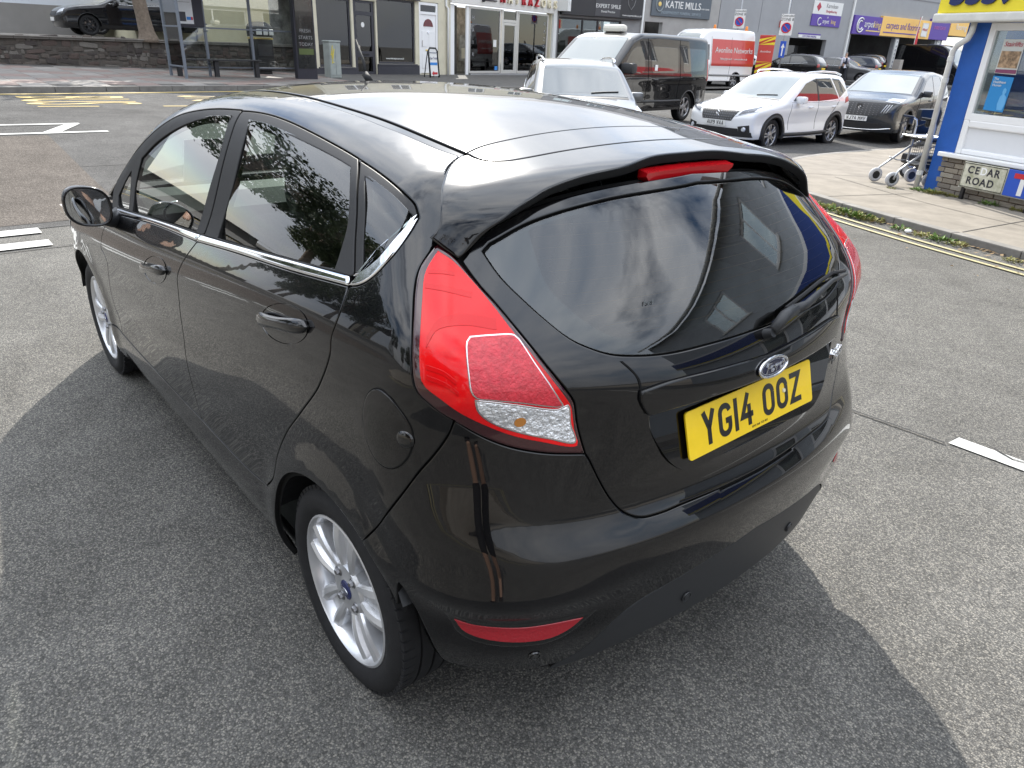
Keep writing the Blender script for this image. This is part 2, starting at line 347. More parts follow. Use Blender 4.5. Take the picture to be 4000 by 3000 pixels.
def panel(name,kind,outer,mat_,parent,f,holes=(),gap=.002,off=0.,bev=.002,depth=.014,res=.022,mirror=False,flange=True,rub=None,label=None,single=True):
    loops=[offs(outer,gap)]+[offs(h[::-1],gap*.5) for h in holes]   # hole loops run clockwise
    flats=[offs(l,bev*1.2) for l in loops]
    lo=flats[0].min(0); hi=flats[0].max(0); gx,gy=np.meshgrid(np.arange(lo[0],hi[0],res),np.arange(lo[1],hi[1],res*.9)); G=np.stack([gx.ravel(),gy.ravel()],1); G[:,0]+=(np.arange(len(gx)).repeat(gx.shape[1])%2)*res/2
    k=inpoly(G,flats[0])
    for h in flats[1:]: k&=~inpoly(G,h)
    G=G[k]
    if len(G):
        k=segdist(G,flats[0])>res*.45
        for h in flats[1:]: k&=segdist(G,h)>res*.45
        G=G[k]
    B2=np.vstack(flats); nb=len(B2); edges=[]; s=0
    for l in flats: edges+= [(s+i,s+(i+1)%len(l)) for i in range(len(l))]; s+=len(l)
    P2=np.vstack([B2,G]); v2,_,tri,_,_,_=delaunay_2d_cdt([Vector(p) for p in P2],edges,[],0,1e-6)
    v2=np.array([(p[0],p[1]) for p in v2]); tri=np.array([t for t in tri if len(t)==3]); ce=v2[tri].mean(1)
    k=inpoly(ce,flats[0])
    for h in flats[1:]: k&=~inpoly(ce,h)
    tri=tri[k]
    def L3(A):
        Pp=lift(kind,A,f); bad=np.isnan(Pp[:,0])
        if bad.any():
            good=np.where(~bad)[0]
            for i in np.where(bad)[0]: Pp[i]=Pp[good[np.argmin(((A[good]-A[i])**2).sum(1))]]
        return Pp
    Pt=L3(v2); Nn=normal(Pt,f); V=[Pt+off*Nn]; NN=[Nn]; Fc=[tuple(t) for t in tri]; mi=[0]*len(Fc); base=len(v2)
    for l in loops:
        n=len(l); fl=offs(l,bev*1.2); P0=L3(fl); N0=normal(P0,f); P1=L3(l); N1=normal(P1,f); O=P1-P0; O-= (O*N1).sum(1,keepdims=True)*N1; O/=np.linalg.norm(O,axis=1,keepdims=True)+1e-9
        rings=[(P0+off*N0,N0),(P1+(off-bev*.35)*N1,(N1*.8+O*.6)),(P1+(off-bev)*N1,(N1*.3+O)),(P1+(off-depth)*N1,O)]
        if flange:
            P2_=L3(offs(l,-.011)); N2=normal(P2_,f); rings+= [(P1+(off-depth)*N1,N1),(P2_+(off-depth)*N2,N2)]
        for q,(p,nn) in enumerate(rings):
            V.append(p); NN.append(nn/np.linalg.norm(nn,axis=1,keepdims=True))
            if q and q!=4:
                for i in range(n):
                    j=(i+1)%n; a=base+(q-1)*n; b=base+q*n; Fc.append((a+i,b+i,b+j,a+j)); mi.append(0 if q<3 else 1)
        base+=n*len(rings)
    V=np.vstack(V); NN=np.vstack(NN); ms=[mat_,rub or M_SEAL]
    # make triangles face outward
    T=np.array([f_[:3] for f_ in Fc]); g=np.cross(V[T[:,1]]-V[T[:,0]],V[T[:,2]]-V[T[:,0]]); flip=(g*NN[T].sum(1)).sum(1)<0
    Fc=[f_[::-1] if x else f_ for f_,x in zip(Fc,flip)]
    o=mesh(name,V,Fc,ms,parent,N=NN,mi=mi); 
    if label: o['label']=label
    if mirror:
        S=np.array([1,-1,1]); o2=mesh(name,V*S,[f_[::-1] for f_ in Fc],ms,parent,N=NN*S,mi=mi); return o,o2
    return o
def ribbon(top,bot,kind,step=.012): return outline([top,bot[::-1]],step,kind)
def mir2(A): A=np.asarray(A,float).copy(); A[:,0]*=-1; return A[::-1]
M_SEAL=mat('rubber_seal',(.006,.006,.006),.8,spec=.2)
CU={"ftop":[[1.933,0.74,1.072],[1.805,0.721,1.149],[1.678,0.703,1.214],[1.536,0.681,1.277],[1.378,0.657,1.33],[1.223,0.642,1.359],[1.052,0.628,1.379],[0.879,0.618,1.389]],"fr_up":[[0.877,0.619,1.389],[0.81,0.695,1.285],[0.826,0.75,1.15],[0.827,0.795,1.051]],"fr_lo":[[0.849,0.805,1.031],[0.858,0.812,1.018],[0.889,0.832,0.98],[0.922,0.847,0.94],[0.948,0.856,0.899],[0.944,0.86,0.871],[0.947,0.862,0.828],[0.966,0.861,0.76],[0.974,0.86,0.693],[0.995,0.858,0.578],[0.984,0.854,0.477],[0.939,0.855,0.398]],"fglass":[[1.666,0.726,1.156],[1.525,0.705,1.225],[1.386,0.688,1.277],[1.23,0.669,1.321],[1.101,0.655,1.347],[0.915,0.643,1.366]],"fglass2":[[0.915,0.643,1.366],[0.878,0.702,1.267],[0.894,0.748,1.149],[0.901,0.794,1.044]],"fglass3":[[0.901,0.794,1.044],[1.213,0.793,1.011],[1.658,0.794,0.967]],"fglass4":[[1.658,0.794,0.967],[1.694,0.761,1.045],[1.666,0.726,1.156]],"fq":[[1.78,0.741,1.097],[1.848,0.754,1.049],[1.916,0.776,0.982]],"fq2":[[1.916,0.776,0.982],[1.89,0.791,0.951],[1.714,0.794,0.962]],"fq3":[[1.714,0.794,0.962],[1.76,0.762,1.035],[1.78,0.741,1.097]],"rtop":[[0.866,0.62,1.388],[0.784,0.616,1.392],[0.684,0.614,1.393],[0.555,0.618,1.388],[0.407,0.627,1.377],[0.271,0.637,1.365],[0.189,0.642,1.356],[0.132,0.646,1.349]],"rr_up":[[0.132,0.646,1.349],[0.089,0.673,1.324],[0.027,0.715,1.267],[-0.025,0.752,1.203],[-0.073,0.783,1.151]],"rr_lo":[[-0.076,0.797,1.129],[-0.079,0.806,1.114],[-0.083,0.823,1.082],[-0.077,0.835,1.05],[-0.071,0.841,1.029],[-0.073,0.848,0.99],[-0.027,0.856,0.904],[0.084,0.858,0.789],[0.187,0.86,0.686],[0.255,0.862,0.594],[0.305,0.864,0.496],[0.334,0.863,0.442]],"rbot":[[0.335,0.863,0.437],[0.503,0.854,0.407],[0.671,0.855,0.398],[0.939,0.855,0.398]],"fbot":[[0.939,0.855,0.398],[1.17,0.854,0.4],[1.456,0.854,0.39],[1.729,0.854,0.364]],"rglass":[[0.764,0.643,1.367],[0.661,0.642,1.368],[0.532,0.647,1.363],[0.41,0.652,1.356],[0.297,0.658,1.348],[0.2,0.663,1.339],[0.134,0.668,1.332]],"rglass2":[[0.134,0.668,1.332],[0.086,0.698,1.295],[0.032,0.737,1.229],[0.02,0.757,1.194],[0.008,0.785,1.146]],"rglass3":[[0.008,0.785,1.146],[0.205,0.793,1.121],[0.425,0.796,1.096],[0.711,0.794,1.066]],"rglass4":[[0.711,0.794,1.066],[0.716,0.763,1.128],[0.711,0.727,1.219],[0.733,0.683,1.309],[0.764,0.643,1.367]],"qg":[[0.056,0.673,1.321],[0.014,0.677,1.315],[-0.04,0.682,1.306],[-0.089,0.686,1.296],[-0.143,0.684,1.278]],"qg2":[[-0.143,0.684,1.278],[-0.148,0.693,1.268],[-0.147,0.724,1.24],[-0.133,0.751,1.205],[-0.116,0.765,1.181],[-0.1,0.777,1.162]],"qg3":[[-0.1,0.777,1.162],[-0.057,0.749,1.209],[-0.004,0.712,1.272],[0.056,0.673,1.321]],"qtop":[[0.13,0.646,1.348],[0.036,0.654,1.335],[-0.046,0.663,1.321],[-0.101,0.667,1.307],[-0.132,0.667,1.294],[-0.153,0.674,1.279]],"qlow":[[-0.153,0.675,1.279],[-0.159,0.701,1.257],[-0.157,0.731,1.229],[-0.146,0.754,1.199],[-0.125,0.768,1.176],[-0.108,0.776,1.162],[-0.092,0.781,1.155],[-0.076,0.784,1.149]],"chr_up":[[1.867,0.797,0.94],[1.252,0.795,1.004],[0.859,0.797,1.043],[0.549,0.798,1.078],[0.201,0.795,1.118],[-0.062,0.786,1.146]],"chr_lo":[[1.853,0.807,0.922],[1.324,0.802,0.984],[0.869,0.808,1.024],[0.528,0.808,1.065],[0.18,0.806,1.102],[-0.073,0.796,1.131]],"qchr_lo":[[-0.077,0.795,1.132],[-0.101,0.791,1.138],[-0.126,0.783,1.151],[-0.152,0.767,1.177],[-0.169,0.743,1.211],[-0.169,0.707,1.247],[-0.16,0.678,1.273]],"drip":[[0.824,0.481,1.437],[0.662,0.5,1.431],[0.533,0.508,1.425],[0.423,0.512,1.419],[0.322,0.515,1.411],[0.232,0.516,1.402],[0.155,0.512,1.394],[0.081,0.51,1.384],[0.008,0.508,1.375],[-0.046,0.507,1.368]],"drip_up":[[0.705,0.479,1.436],[0.476,0.484,1.426],[0.288,0.482,1.413],[0.125,0.481,1.395],[0.052,0.478,1.385],[-0.023,0.48,1.375]],"tg_up":[[-0.055,0.504,1.367],[-0.075,0.539,1.358],[-0.102,0.572,1.349],[-0.15,0.616,1.333],[-0.196,0.653,1.306],[-0.222,0.674,1.271],[-0.233,0.683,1.243]],"lamp_o":[[-0.219,0.673,1.237],[-0.225,0.698,1.219],[-0.232,0.722,1.2],[-0.242,0.737,1.183],[-0.264,0.758,1.156],[-0.29,0.778,1.127],[-0.315,0.797,1.094],[-0.333,0.81,1.056],[-0.344,0.815,1.027],[-0.354,0.813,1.004],[-0.368,0.805,0.989],[-0.387,0.784,0.965],[-0.402,0.763,0.947]],"lamp_b":[[-0.402,0.763,0.947],[-0.418,0.735,0.924],[-0.435,0.71,0.906],[-0.455,0.679,0.889],[-0.473,0.646,0.876],[-0.495,0.6,0.863],[-0.515,0.55,0.854],[-0.524,0.525,0.85]],"lamp_i":[[-0.524,0.525,0.85],[-0.517,0.533,0.881],[-0.51,0.542,0.919],[-0.506,0.552,0.969],[-0.504,0.558,0.98],[-0.491,0.576,1.009],[-0.467,0.597,1.045],[-0.437,0.612,1.078],[-0.403,0.624,1.109],[-0.36,0.635,1.143],[-0.319,0.645,1.172],[-0.272,0.655,1.205],[-0.243,0.664,1.225],[-0.219,0.673,1.237]],"lens":[[-0.234,0.682,1.222],[-0.243,0.708,1.202],[-0.253,0.726,1.184],[-0.283,0.751,1.151],[-0.321,0.781,1.107],[-0.348,0.801,1.06],[-0.361,0.806,1.028],[-0.37,0.803,1.017],[-0.392,0.787,0.999],[-0.414,0.758,0.971],[-0.434,0.718,0.942],[-0.457,0.67,0.913],[-0.484,0.613,0.891],[-0.514,0.543,0.873],[-0.508,0.549,0.907],[-0.504,0.559,0.96],[-0.501,0.566,0.974],[-0.479,0.598,1.024],[-0.446,0.619,1.065],[-0.406,0.634,1.102],[-0.362,0.644,1.138],[-0.307,0.655,1.177],[-0.263,0.668,1.207]],"lens_c":[[-0.382,0.714,1.097],[-0.396,0.678,1.097],[-0.415,0.636,1.094],[-0.422,0.631,1.088],[-0.457,0.62,1.05],[-0.483,0.601,1.01],[-0.495,0.585,0.98],[-0.498,0.577,0.967],[-0.495,0.585,0.966],[-0.467,0.663,0.986],[-0.448,0.708,0.996],[-0.433,0.736,1.003],[-0.427,0.743,1.015],[-0.418,0.742,1.039],[-0.397,0.732,1.075],[-0.385,0.723,1.091]],"lens_r":[[-0.433,0.738,0.998],[-0.448,0.708,0.992],[-0.467,0.663,0.98],[-0.495,0.584,0.96],[-0.502,0.567,0.966],[-0.504,0.557,0.922],[-0.512,0.548,0.881],[-0.49,0.598,0.896],[-0.463,0.656,0.918],[-0.446,0.697,0.94],[-0.436,0.723,0.963],[-0.433,0.734,0.98]],"bq":[[-0.402,0.762,0.947],[-0.386,0.769,0.905],[-0.367,0.787,0.863],[-0.343,0.806,0.82],[-0.309,0.83,0.754],[-0.268,0.843,0.69],[-0.23,0.846,0.636],[-0.209,0.853,0.596]],"tg_lo":[[-0.524,0.525,0.85],[-0.53,0.516,0.833],[-0.542,0.499,0.792],[-0.554,0.478,0.749],[-0.563,0.461,0.722],[-0.572,0.445,0.703],[-0.582,0.427,0.689],[-0.592,0.399,0.678],[-0.603,0.348,0.674],[-0.611,0.281,0.675],[-0.623,0.156,0.674],[-0.627,0.087,0.672]],"glass":[[-0.27,0.649,1.21],[-0.274,0.618,1.219],[-0.327,0.6,1.182],[-0.379,0.581,1.144],[-0.425,0.557,1.109],[-0.46,0.53,1.08],[-0.484,0.498,1.061],[-0.505,0.456,1.044],[-0.523,0.398,1.033],[-0.541,0.316,1.025],[-0.556,0.187,1.023],[-0.563,0.031,1.023]],"frit":[[-0.291,0.494,1.255],[-0.321,0.503,1.223],[-0.348,0.511,1.195],[-0.385,0.513,1.16],[-0.421,0.497,1.131],[-0.463,0.463,1.096],[-0.489,0.425,1.075],[-0.511,0.356,1.063],[-0.53,0.237,1.057],[-0.537,0.154,1.057]],"sp_out":[[-0.218,0.673,1.238],[-0.244,0.664,1.224],[-0.269,0.651,1.209]],"sp_edge":[[-0.272,0.653,1.21],[-0.279,0.612,1.246],[-0.293,0.56,1.285],[-0.294,0.5,1.315],[-0.29,0.452,1.331],[-0.293,0.358,1.35],[-0.302,0.236,1.364],[-0.303,0.139,1.371],[-0.302,0.011,1.374]],"seam1":[[-0.053,0.491,1.369],[-0.037,0.428,1.381],[-0.03,0.315,1.394],[-0.031,0.177,1.404],[-0.018,0.156,1.406],[-0.018,0.059,1.409],[-0.011,-0.11,1.409]],"seam2":[[-0.055,0.475,1.371],[-0.109,0.475,1.365],[-0.147,0.455,1.363],[-0.164,0.414,1.367],[-0.173,0.309,1.378],[-0.181,0.179,1.386],[-0.184,-0.054,1.389]],"refl":[[-0.426,0.782,0.493],[-0.454,0.76,0.486],[-0.495,0.718,0.483],[-0.53,0.67,0.48],[-0.556,0.615,0.479],[-0.58,0.539,0.472],[-0.572,0.572,0.45],[-0.56,0.614,0.439],[-0.534,0.671,0.439],[-0.499,0.72,0.444],[-0.465,0.753,0.451],[-0.44,0.77,0.463]],"diff":[[-0.544,0.569,0.321],[-0.566,0.528,0.347],[-0.591,0.487,0.398],[-0.607,0.437,0.442],[-0.619,0.38,0.465],[-0.634,0.3,0.479],[-0.647,0.179,0.493],[-0.653,0.076,0.506]],"bbot":[[-0.305,0.839,0.53],[-0.337,0.824,0.483],[-0.372,0.814,0.429],[-0.389,0.799,0.373],[-0.398,0.783,0.343],[-0.439,0.747,0.334],[-0.503,0.665,0.326],[-0.528,0.597,0.305]],"bbot2":[[-0.596,0.396,0.333],[-0.618,0.288,0.344],[-0.632,0.158,0.344]],"fuel":[[-0.217,0.848,0.871],[-0.232,0.846,0.93],[-0.283,0.837,0.967],[-0.321,0.825,0.961],[-0.326,0.813,0.904],[-0.315,0.82,0.848],[-0.277,0.835,0.816],[-0.231,0.845,0.828]],"fend":[[1.988,0.846,0.824],[2.007,0.856,0.782],[2.023,0.858,0.751],[1.982,0.859,0.733],[1.961,0.858,0.706],[1.983,0.857,0.664],[2.011,0.856,0.603],[2.041,0.852,0.528],[2.029,0.85,0.475],[1.99,0.849,0.426],[1.945,0.851,0.397],[1.946,0.852,0.373]],"garn_t":[[-0.547,0.404,0.969],[-0.561,0.324,0.975],[-0.58,0.187,0.972],[-0.588,0.056,0.968]],"garn_b":[[-0.559,0.385,0.904],[-0.576,0.302,0.906],[-0.592,0.188,0.909],[-0.601,0.056,0.906]],"recess":[[-0.559,0.385,0.904],[-0.565,0.371,0.871],[-0.573,0.35,0.83],[-0.58,0.326,0.795],[-0.587,0.292,0.766],[-0.593,0.256,0.752],[-0.601,0.159,0.753],[-0.606,0.04,0.752],[-0.605,-0.084,0.752]],"sens":[[-0.54,0.645,0.388],[-0.632,0.232,0.394]],"rh":[[0.284,0.857,0.965],[0.244,0.85,1.002],[0.173,0.844,1.028],[0.086,0.843,1.033],[0.031,0.846,1.018],[0.017,0.85,0.993],[0.055,0.854,0.968],[0.141,0.857,0.949],[0.223,0.858,0.946]],"fh":[[1.351,0.86,0.831],[1.312,0.856,0.86],[1.203,0.851,0.895],[1.104,0.852,0.903],[1.051,0.857,0.885],[1.072,0.861,0.849],[1.186,0.861,0.823],[1.3,0.861,0.814]]}
# ------------------------------------------------------------------ terrain, roads, pavements
def hgt(x,y):
    x=np.asarray(x,float); y=np.asarray(y,float); r=np.hypot(x-1,y); t=np.clip((r-3.5)/9.5,0,1); s=t*t*(3-2*t)
    return s*(.0205*np.clip(x,-5,30)+.015*np.clip(y,-24,6)-.12*np.exp(-((x-6.5)/3.5)**2-((y+17)/7)**2))
def H(x,y): return float(hgt(x,y))
def asphalt(name,c1,c2,c3,sc=95.,bump=.9,rough=.95,patch=.18):
    m=bpy.data.materials.new(name); m.use_nodes=True; t=m.node_tree; b=t.nodes['Principled BSDF']; MATS[name]=m; N=t.nodes.new; K=t.links.new
    co=N('ShaderNodeTexCoord'); v=N('ShaderNodeTexVoronoi'); v.inputs['Scale'].default_value=sc; v.inputs['Randomness'].default_value=1.
    v2=N('ShaderNodeTexVoronoi'); v2.inputs['Scale'].default_value=sc*.37
    sep=N('ShaderNodeSeparateColor'); r=N('ShaderNodeValToRGB'); e=r.color_ramp.elements; e[0].color=(*c1,1); e[1].color=(*c3,1); e[0].position=.05; e[1].position=.97; q=e.new(.62); q.color=(*c2,1)
    K(co.outputs['Object'],v.inputs['Vector']); K(co.outputs['Object'],v2.inputs['Vector']); K(v.outputs['Color'],sep.inputs[0]); K(sep.outputs[0],r.inputs[0])
    # dark binder between the stones
    mr=N('ShaderNodeMapRange'); mr.inputs[1].default_value=.25; mr.inputs[2].default_value=.75; mr.inputs[3].default_value=1.; mr.inputs[4].default_value=.5; K(v.outputs['Distance'],mr.inputs[0])
    n=N('ShaderNodeTexNoise'); n.inputs['Scale'].default_value=.55; n.inputs['Detail'].default_value=8; n.inputs['Roughness'].default_value=.7; K(co.outputs['Object'],n.inputs[0])
    mr2=N('ShaderNodeMapRange'); mr2.inputs[1].default_value=.3; mr2.inputs[2].default_value=.7; mr2.inputs[3].default_value=1-patch; mr2.inputs[4].default_value=1+patch; K(n.outputs[0],mr2.inputs[0])
    m1=N('ShaderNodeMixRGB'); m1.blend_type='MULTIPLY'; m1.inputs[0].default_value=.75; K(r.outputs[0],m1.inputs[1]); K(mr.outputs[0],m1.inputs[2])
    m2=N('ShaderNodeMixRGB'); m2.blend_type='MULTIPLY'; m2.inputs[0].default_value=1; K(m1.outputs[0],m2.inputs[1]); K(mr2.outputs[0],m2.inputs[2])
    n4=N('ShaderNodeTexNoise'); n4.inputs['Scale'].default_value=2.6; n4.inputs['Detail'].default_value=10; n4.inputs['Roughness'].default_value=.72; n4.inputs['Distortion'].default_value=.6; K(co.outputs['Object'],n4.inputs[0])
    m4=N('ShaderNodeMapRange'); m4.inputs[1].default_value=.34; m4.inputs[2].default_value=.62; m4.inputs[3].default_value=.80; m4.inputs[4].default_value=1.06; K(n4.outputs[0],m4.inputs[0])
    m3=N('ShaderNodeMixRGB'); m3.blend_type='MULTIPLY'; m3.inputs[0].default_value=1; K(m2.outputs[0],m3.inputs[1]); K(m4.outputs[0],m3.inputs[2]); K(m3.outputs[0],b.inputs['Base Color'])
    b.inputs['Roughness'].default_value=rough; b.inputs['Specular IOR Level'].default_value=.10
    bp=N('ShaderNodeBump'); bp.inputs['Strength'].default_value=bump; bp.inputs['Distance'].default_value=.006; bp.invert=True
    ad=N('ShaderNodeMath'); ad.operation='MULTIPLY_ADD'; ad.inputs[1].default_value=.5; K(v2.outputs['Distance'],ad.inputs[0]); K(v.outputs['Distance'],ad.inputs[2]); K(ad.outputs[0],bp.inputs['Height']); K(bp.outputs[0],b.inputs['Normal'])
    return m
asph=asphalt('asphalt_side',(.092,.090,.085),(.150,.146,.137),(.27,.255,.225),sc=210,bump=.5,patch=.12)
asphm=asphalt('asphalt_main',(.066,.065,.064),(.108,.106,.103),(.185,.178,.168),sc=190,bump=.5,patch=.26)
buff=asphalt('buff_surfacing',(.076,.066,.057),(.120,.105,.092),(.19,.168,.148),sc=110,bump=.5)
def worn(name,c,d):
    m=mat(name,c,.7,bump=.35,bs=90); t=m.node_tree; b=t.nodes['Principled BSDF']; co=t.nodes.new('ShaderNodeTexCoord'); n=t.nodes.new('ShaderNodeTexNoise'); n.inputs['Scale'].default_value=38; n.inputs['Detail'].default_value=10; n.inputs['Roughness'].default_value=.75
    r=t.nodes.new('ShaderNodeValToRGB'); r.color_ramp.elements[0].position=.36; r.color_ramp.elements[1].position=.47; r.color_ramp.elements[0].color=(*d,1); r.color_ramp.elements[1].color=(*c,1); t.links.new(co.outputs['Object'],n.inputs[0]); t.links.new(n.outputs[0],r.inputs[0]); t.links.new(r.outputs[0],b.inputs['Base Color']); return m
white_p=worn('road_white',(.42,.42,.40),(.15,.15,.145)); yel_p=worn('road_yellow',(.38,.28,.08),(.14,.12,.075))
paleyel=worn('road_pale_yellow',(.34,.30,.16),(.15,.135,.10))
# main ground sheet, finer near the camera
def axis(lo,hi,a,b,f,c_): return np.unique(np.round(np.concatenate([np.linspace(lo,a,12),np.arange(a,b,f),np.linspace(b,hi,14)]),3))
gx=axis(-220,260,-8,34,.5,2); gy=axis(-260,160,-60,8,.6,2); X,Y=np.meshgrid(gx,gy,indexing='ij'); Z=hgt(X,Y); nx,ny=X.shape
V=np.stack([X.ravel(),Y.ravel(),Z.ravel()],1); Fc=[(i*ny+j,(i+1)*ny+j,(i+1)*ny+j+1,i*ny+j+1) for i in range(nx-1) for j in range(ny-1)]
tag(mesh('ground',V,Fc,asph,smooth=True),kind='structure')
def sheet(name,poly,mat_,dz=.004,step=.5,parent=None,kind='structure',side=0.,smooth=True):
    """ground-following sheet inside a 2-D polygon, optionally with vertical edges"""
    lp=np.array(poly,float); e=[]
    for a,b in zip(lp,np.roll(lp,-1,0)):
        k=max(1,int(np.linalg.norm(b-a)/step)); e.append(a+(b-a)*(np.arange(k)/k)[:,None])
    lp2=np.vstack(e); lo,hi=lp2.min(0),lp2.max(0); g=np.stack(np.meshgrid(np.arange(lo[0],hi[0],step),np.arange(lo[1],hi[1],step)),-1).reshape(-1,2)
    g=g[inpoly(g,lp2)]; 
    if len(g): g=g[segdist(g,lp2)>step*.3]
    P=np.vstack([lp2,g]) if len(g) else lp2; n=len(lp2)
    v2,_,tri,_,_,_=delaunay_2d_cdt([Vector(p) for p in P],[(i,(i+1)%n) for i in range(n)],[],0,1e-6); v2=np.array([tuple(p) for p in v2]); tri=np.array([t for t in tri if len(t)==3]); tri=tri[inpoly(v2[tri].mean(1),lp2)]
    V=np.column_stack([v2,hgt(v2[:,0],v2[:,1])+dz]); Fc=[tuple(t) for t in tri]
    if side:
        b=len(V); zb=np.column_stack([lp2,hgt(lp2[:,0],lp2[:,1])-.05]); zt=np.column_stack([lp2,hgt(lp2[:,0],lp2[:,1])+dz]); V=np.vstack([V,zt,zb]); Fc+=[(b+i,b+(i+1)%n,b+n+(i+1)%n,b+n+i) for i in range(n)]
    o=mesh(name,V,Fc,mat_,parent,smooth=False); bm=bmesh.new(); bm.from_mesh(o.data); bmesh.ops.recalc_face_normals(bm,faces=bm.faces)
    if sum(f.normal.z*f.calc_area() for f in bm.faces)<0: bmesh.ops.reverse_faces(bm,faces=bm.faces)
    bm.to_mesh(o.data); bm.free()
    return tag(o,kind=kind) if kind else o
def strip(name,pts,w,mat_,dz=.008,parent=None,kind='structure'):
    P=crom(np.array(pts,float),.4); t=np.gradient(P,axis=0); t/=np.linalg.norm(t,axis=1,keepdims=True); n=np.stack([-t[:,1],t[:,0]],1)*w/2; A=P+n; B_=P-n; k=len(P)
    V=np.vstack([np.column_stack([A,hgt(A[:,0],A[:,1])+dz]),np.column_stack([B_,hgt(B_[:,0],B_[:,1])+dz])]); o=mesh(name,V,[(i,k+i,k+i+1,i+1) for i in range(k-1)],mat_,parent)
    return tag(o,kind=kind)
MR=[(5.95,9),(5.95,-3.5),(6.0,-60),(17,-60),(18.8,-30),(19.6,-12),(18.75,-6),(17.9,-2.7),(17.4,-.6),(16.9,2),(16.5,9)]
sheet('main_road',MR,asphm,.004,1.2)
sheet('buff_surface_patch',[(11.15,8),(11.22,-.4),(10.0,-.36),(7.5,-.25),(6.15,-.2),(6.1,8)],buff,.008,.8)
# white markings
for x in (5.40,5.86):
    for k in range(-6,6):
        y0=.61+.9*k
        if -3.4<y0<4: sheet('give_way_dash',[(x-.10,y0),(x+.10,y0),(x+.10,y0+.6),(x-.10,y0+.6)],white_p,.012,.3)
strip('hatch_line',[(12.23,9),(12.22,.04),(12.26,-1.02)],.11,white_p,.013); strip('hatch_line',[(11.36,9),(11.37,.16),(11.42,-1.24)],.11,white_p,.013)
sheet('hatch_bar',[(11.42,-.60),(11.42,-.36),(12.18,-.80),(12.18,-1.00)],white_p,.013,.4)
for k in range(3): sheet('hatch_bar',[(11.42,1.2+2*k),(11.42,1.5+2*k),(12.18,1.0+2*k),(12.18,.7+2*k)],white_p,.013,.4)
sheet('lane_dash',[(-.498,-1.985),(-.508,-2.084),(-3.3,-2.16),(-3.3,-2.06)],white_p,.006,.5)
for k in range(1,4): sheet('lane_dash',[(-.42-5*k,-1.83),(-.42-5*k,-1.93),(-3.3-5*k,-1.92),(-3.3-5*k,-1.80)],white_p,.006,.5)
crk=mat('tar_joint',(.013,.013,.013),.8)
for pts,w_ in (([(4.2,-1.75),(2.0,-1.9),(-.06,-1.934),(-.49,-1.965)],.012),([(-.62,-2.11),(-.74,-2.06),(-.80,-2.075),(-.95,-2.02)],.008),([(5.2,2.6),(5.25,.4),(5.2,-3.2)],.018),([(8.8,-.3),(8.6,-6),(8.9,-13)],.02),([(14.2,5),(14.0,-8)],.018)): strip('tar_joint',pts,w_,crk,.0095)
# bus stop lettering and box
strip('kerbside_yellow_line',[(16.3,8),(16.95,-.55),(17.30,-2.2),(17.55,-3.3),(18.2,-5.9),(18.75,-9)],.16,yel_p,.010)
for y0,y1 in ((6.2,4.6),(3.8,2.2),(1.4,-.2),(-.85,-1.85),(-3.0,-4.4),(-5.2,-6.8)):
    strip('bus_box_dash',[(14.62-.02*y0,y0),(14.62-.02*y1,y1)],.10,yel_p,.010)
def road_text(name,s,x0,x1,y0,y1,m):
    o=text(name,s,1.,m,ext=0); co=np.array([v.co[:2] for v in o.data.vertices]); lo,hi=co.min(0),co.max(0)
    for v in o.data.vertices:
        a=(v.co.x-lo[0])/(hi[0]-lo[0]); b=(v.co.y-lo[1])/(hi[1]-lo[1]); x=x1+(x0-x1)*a; y=y0+(y1-y0)*b; x+=.13*(-y-1.2)*.4; v.co=(x,y,H(x,y)+.011)
    tag(o,kind='structure'); return o
o=road_text('bus_lettering','BUS',14.95,16.55,-.75,-2.75,yel_p); road_text('stop_lettering','STOP',14.95,16.75,-3.9,-6.2,yel_p)
# far pavement: slabs and kerb stones
slabA=[mat('slab_grey',(.155,.143,.130),.85,var=.25,vs=5,bump=.2,bs=40),mat('slab_red',(.160,.118,.103),.85,var=.22,vs=5,bump=.2,bs=40),mat('slab_pale',(.19,.175,.16),.85,var=.2,vs=5,bump=.2,bs=40)]
kerbm=mat('kerb_stone',(.165,.155,.14),.85,var=.25,vs=7,bump=.25,bs=50)
KL=np.array([(16.35,9),(16.9,2.6),(17.4,-.6),(17.9,-2.7),(18.75,-6),(19.6,-12),(20.3,-20),(20.6,-30),(21,-60)])
KP=crom(KL,.915); 
FAR=sheet('far_pavement',[tuple(p) for p in KP[:60]]+[(60,-60),(60,9)],mat('pavement_bed',(.07,.066,.06),.9,var=.3,vs=3),.095,1.5)
def stone(name,a,b,w,h,m,par,dz=0.):
    d=Vector((b[0]-a[0],b[1]-a[1],0)); L_=d.length-.008; mb=MB(); mb.bbox(-L_/2,L_/2,-w/2,w/2,-.10,h,.012); o=mb.build(name,m,par); c_=((a[0]+b[0])/2,(a[1]+b[1])/2); o.location=(c_[0],c_[1],H(*c_)+dz); sl=(H(*b)-H(*a))/max(.1,d.length); o.rotation_euler=(0,-math.atan(sl),math.atan2(d.y,d.x)); return o
KERB=empty('far_kerb'); KERB['kind']='structure'
for i in range(len(KP)-1):
    if -26<KP[i][1]<5: stone('kerb_stone',KP[i],KP[i+1],.15,.112,kerbm,KERB)
SL=empty('pavement_slabs'); SL['kind']='structure'
mb=MB(); mb.bbox(-.447,.447,-.297,.297,-.03,.012,.006); proto=mb.build('paving_slab',slabA[0],SL); pm=proto.data; first=True
meshes=[pm]+[pm.copy() for _ in range(2)]
for q,m_ in enumerate(meshes): m_.materials[0]=slabA[q]
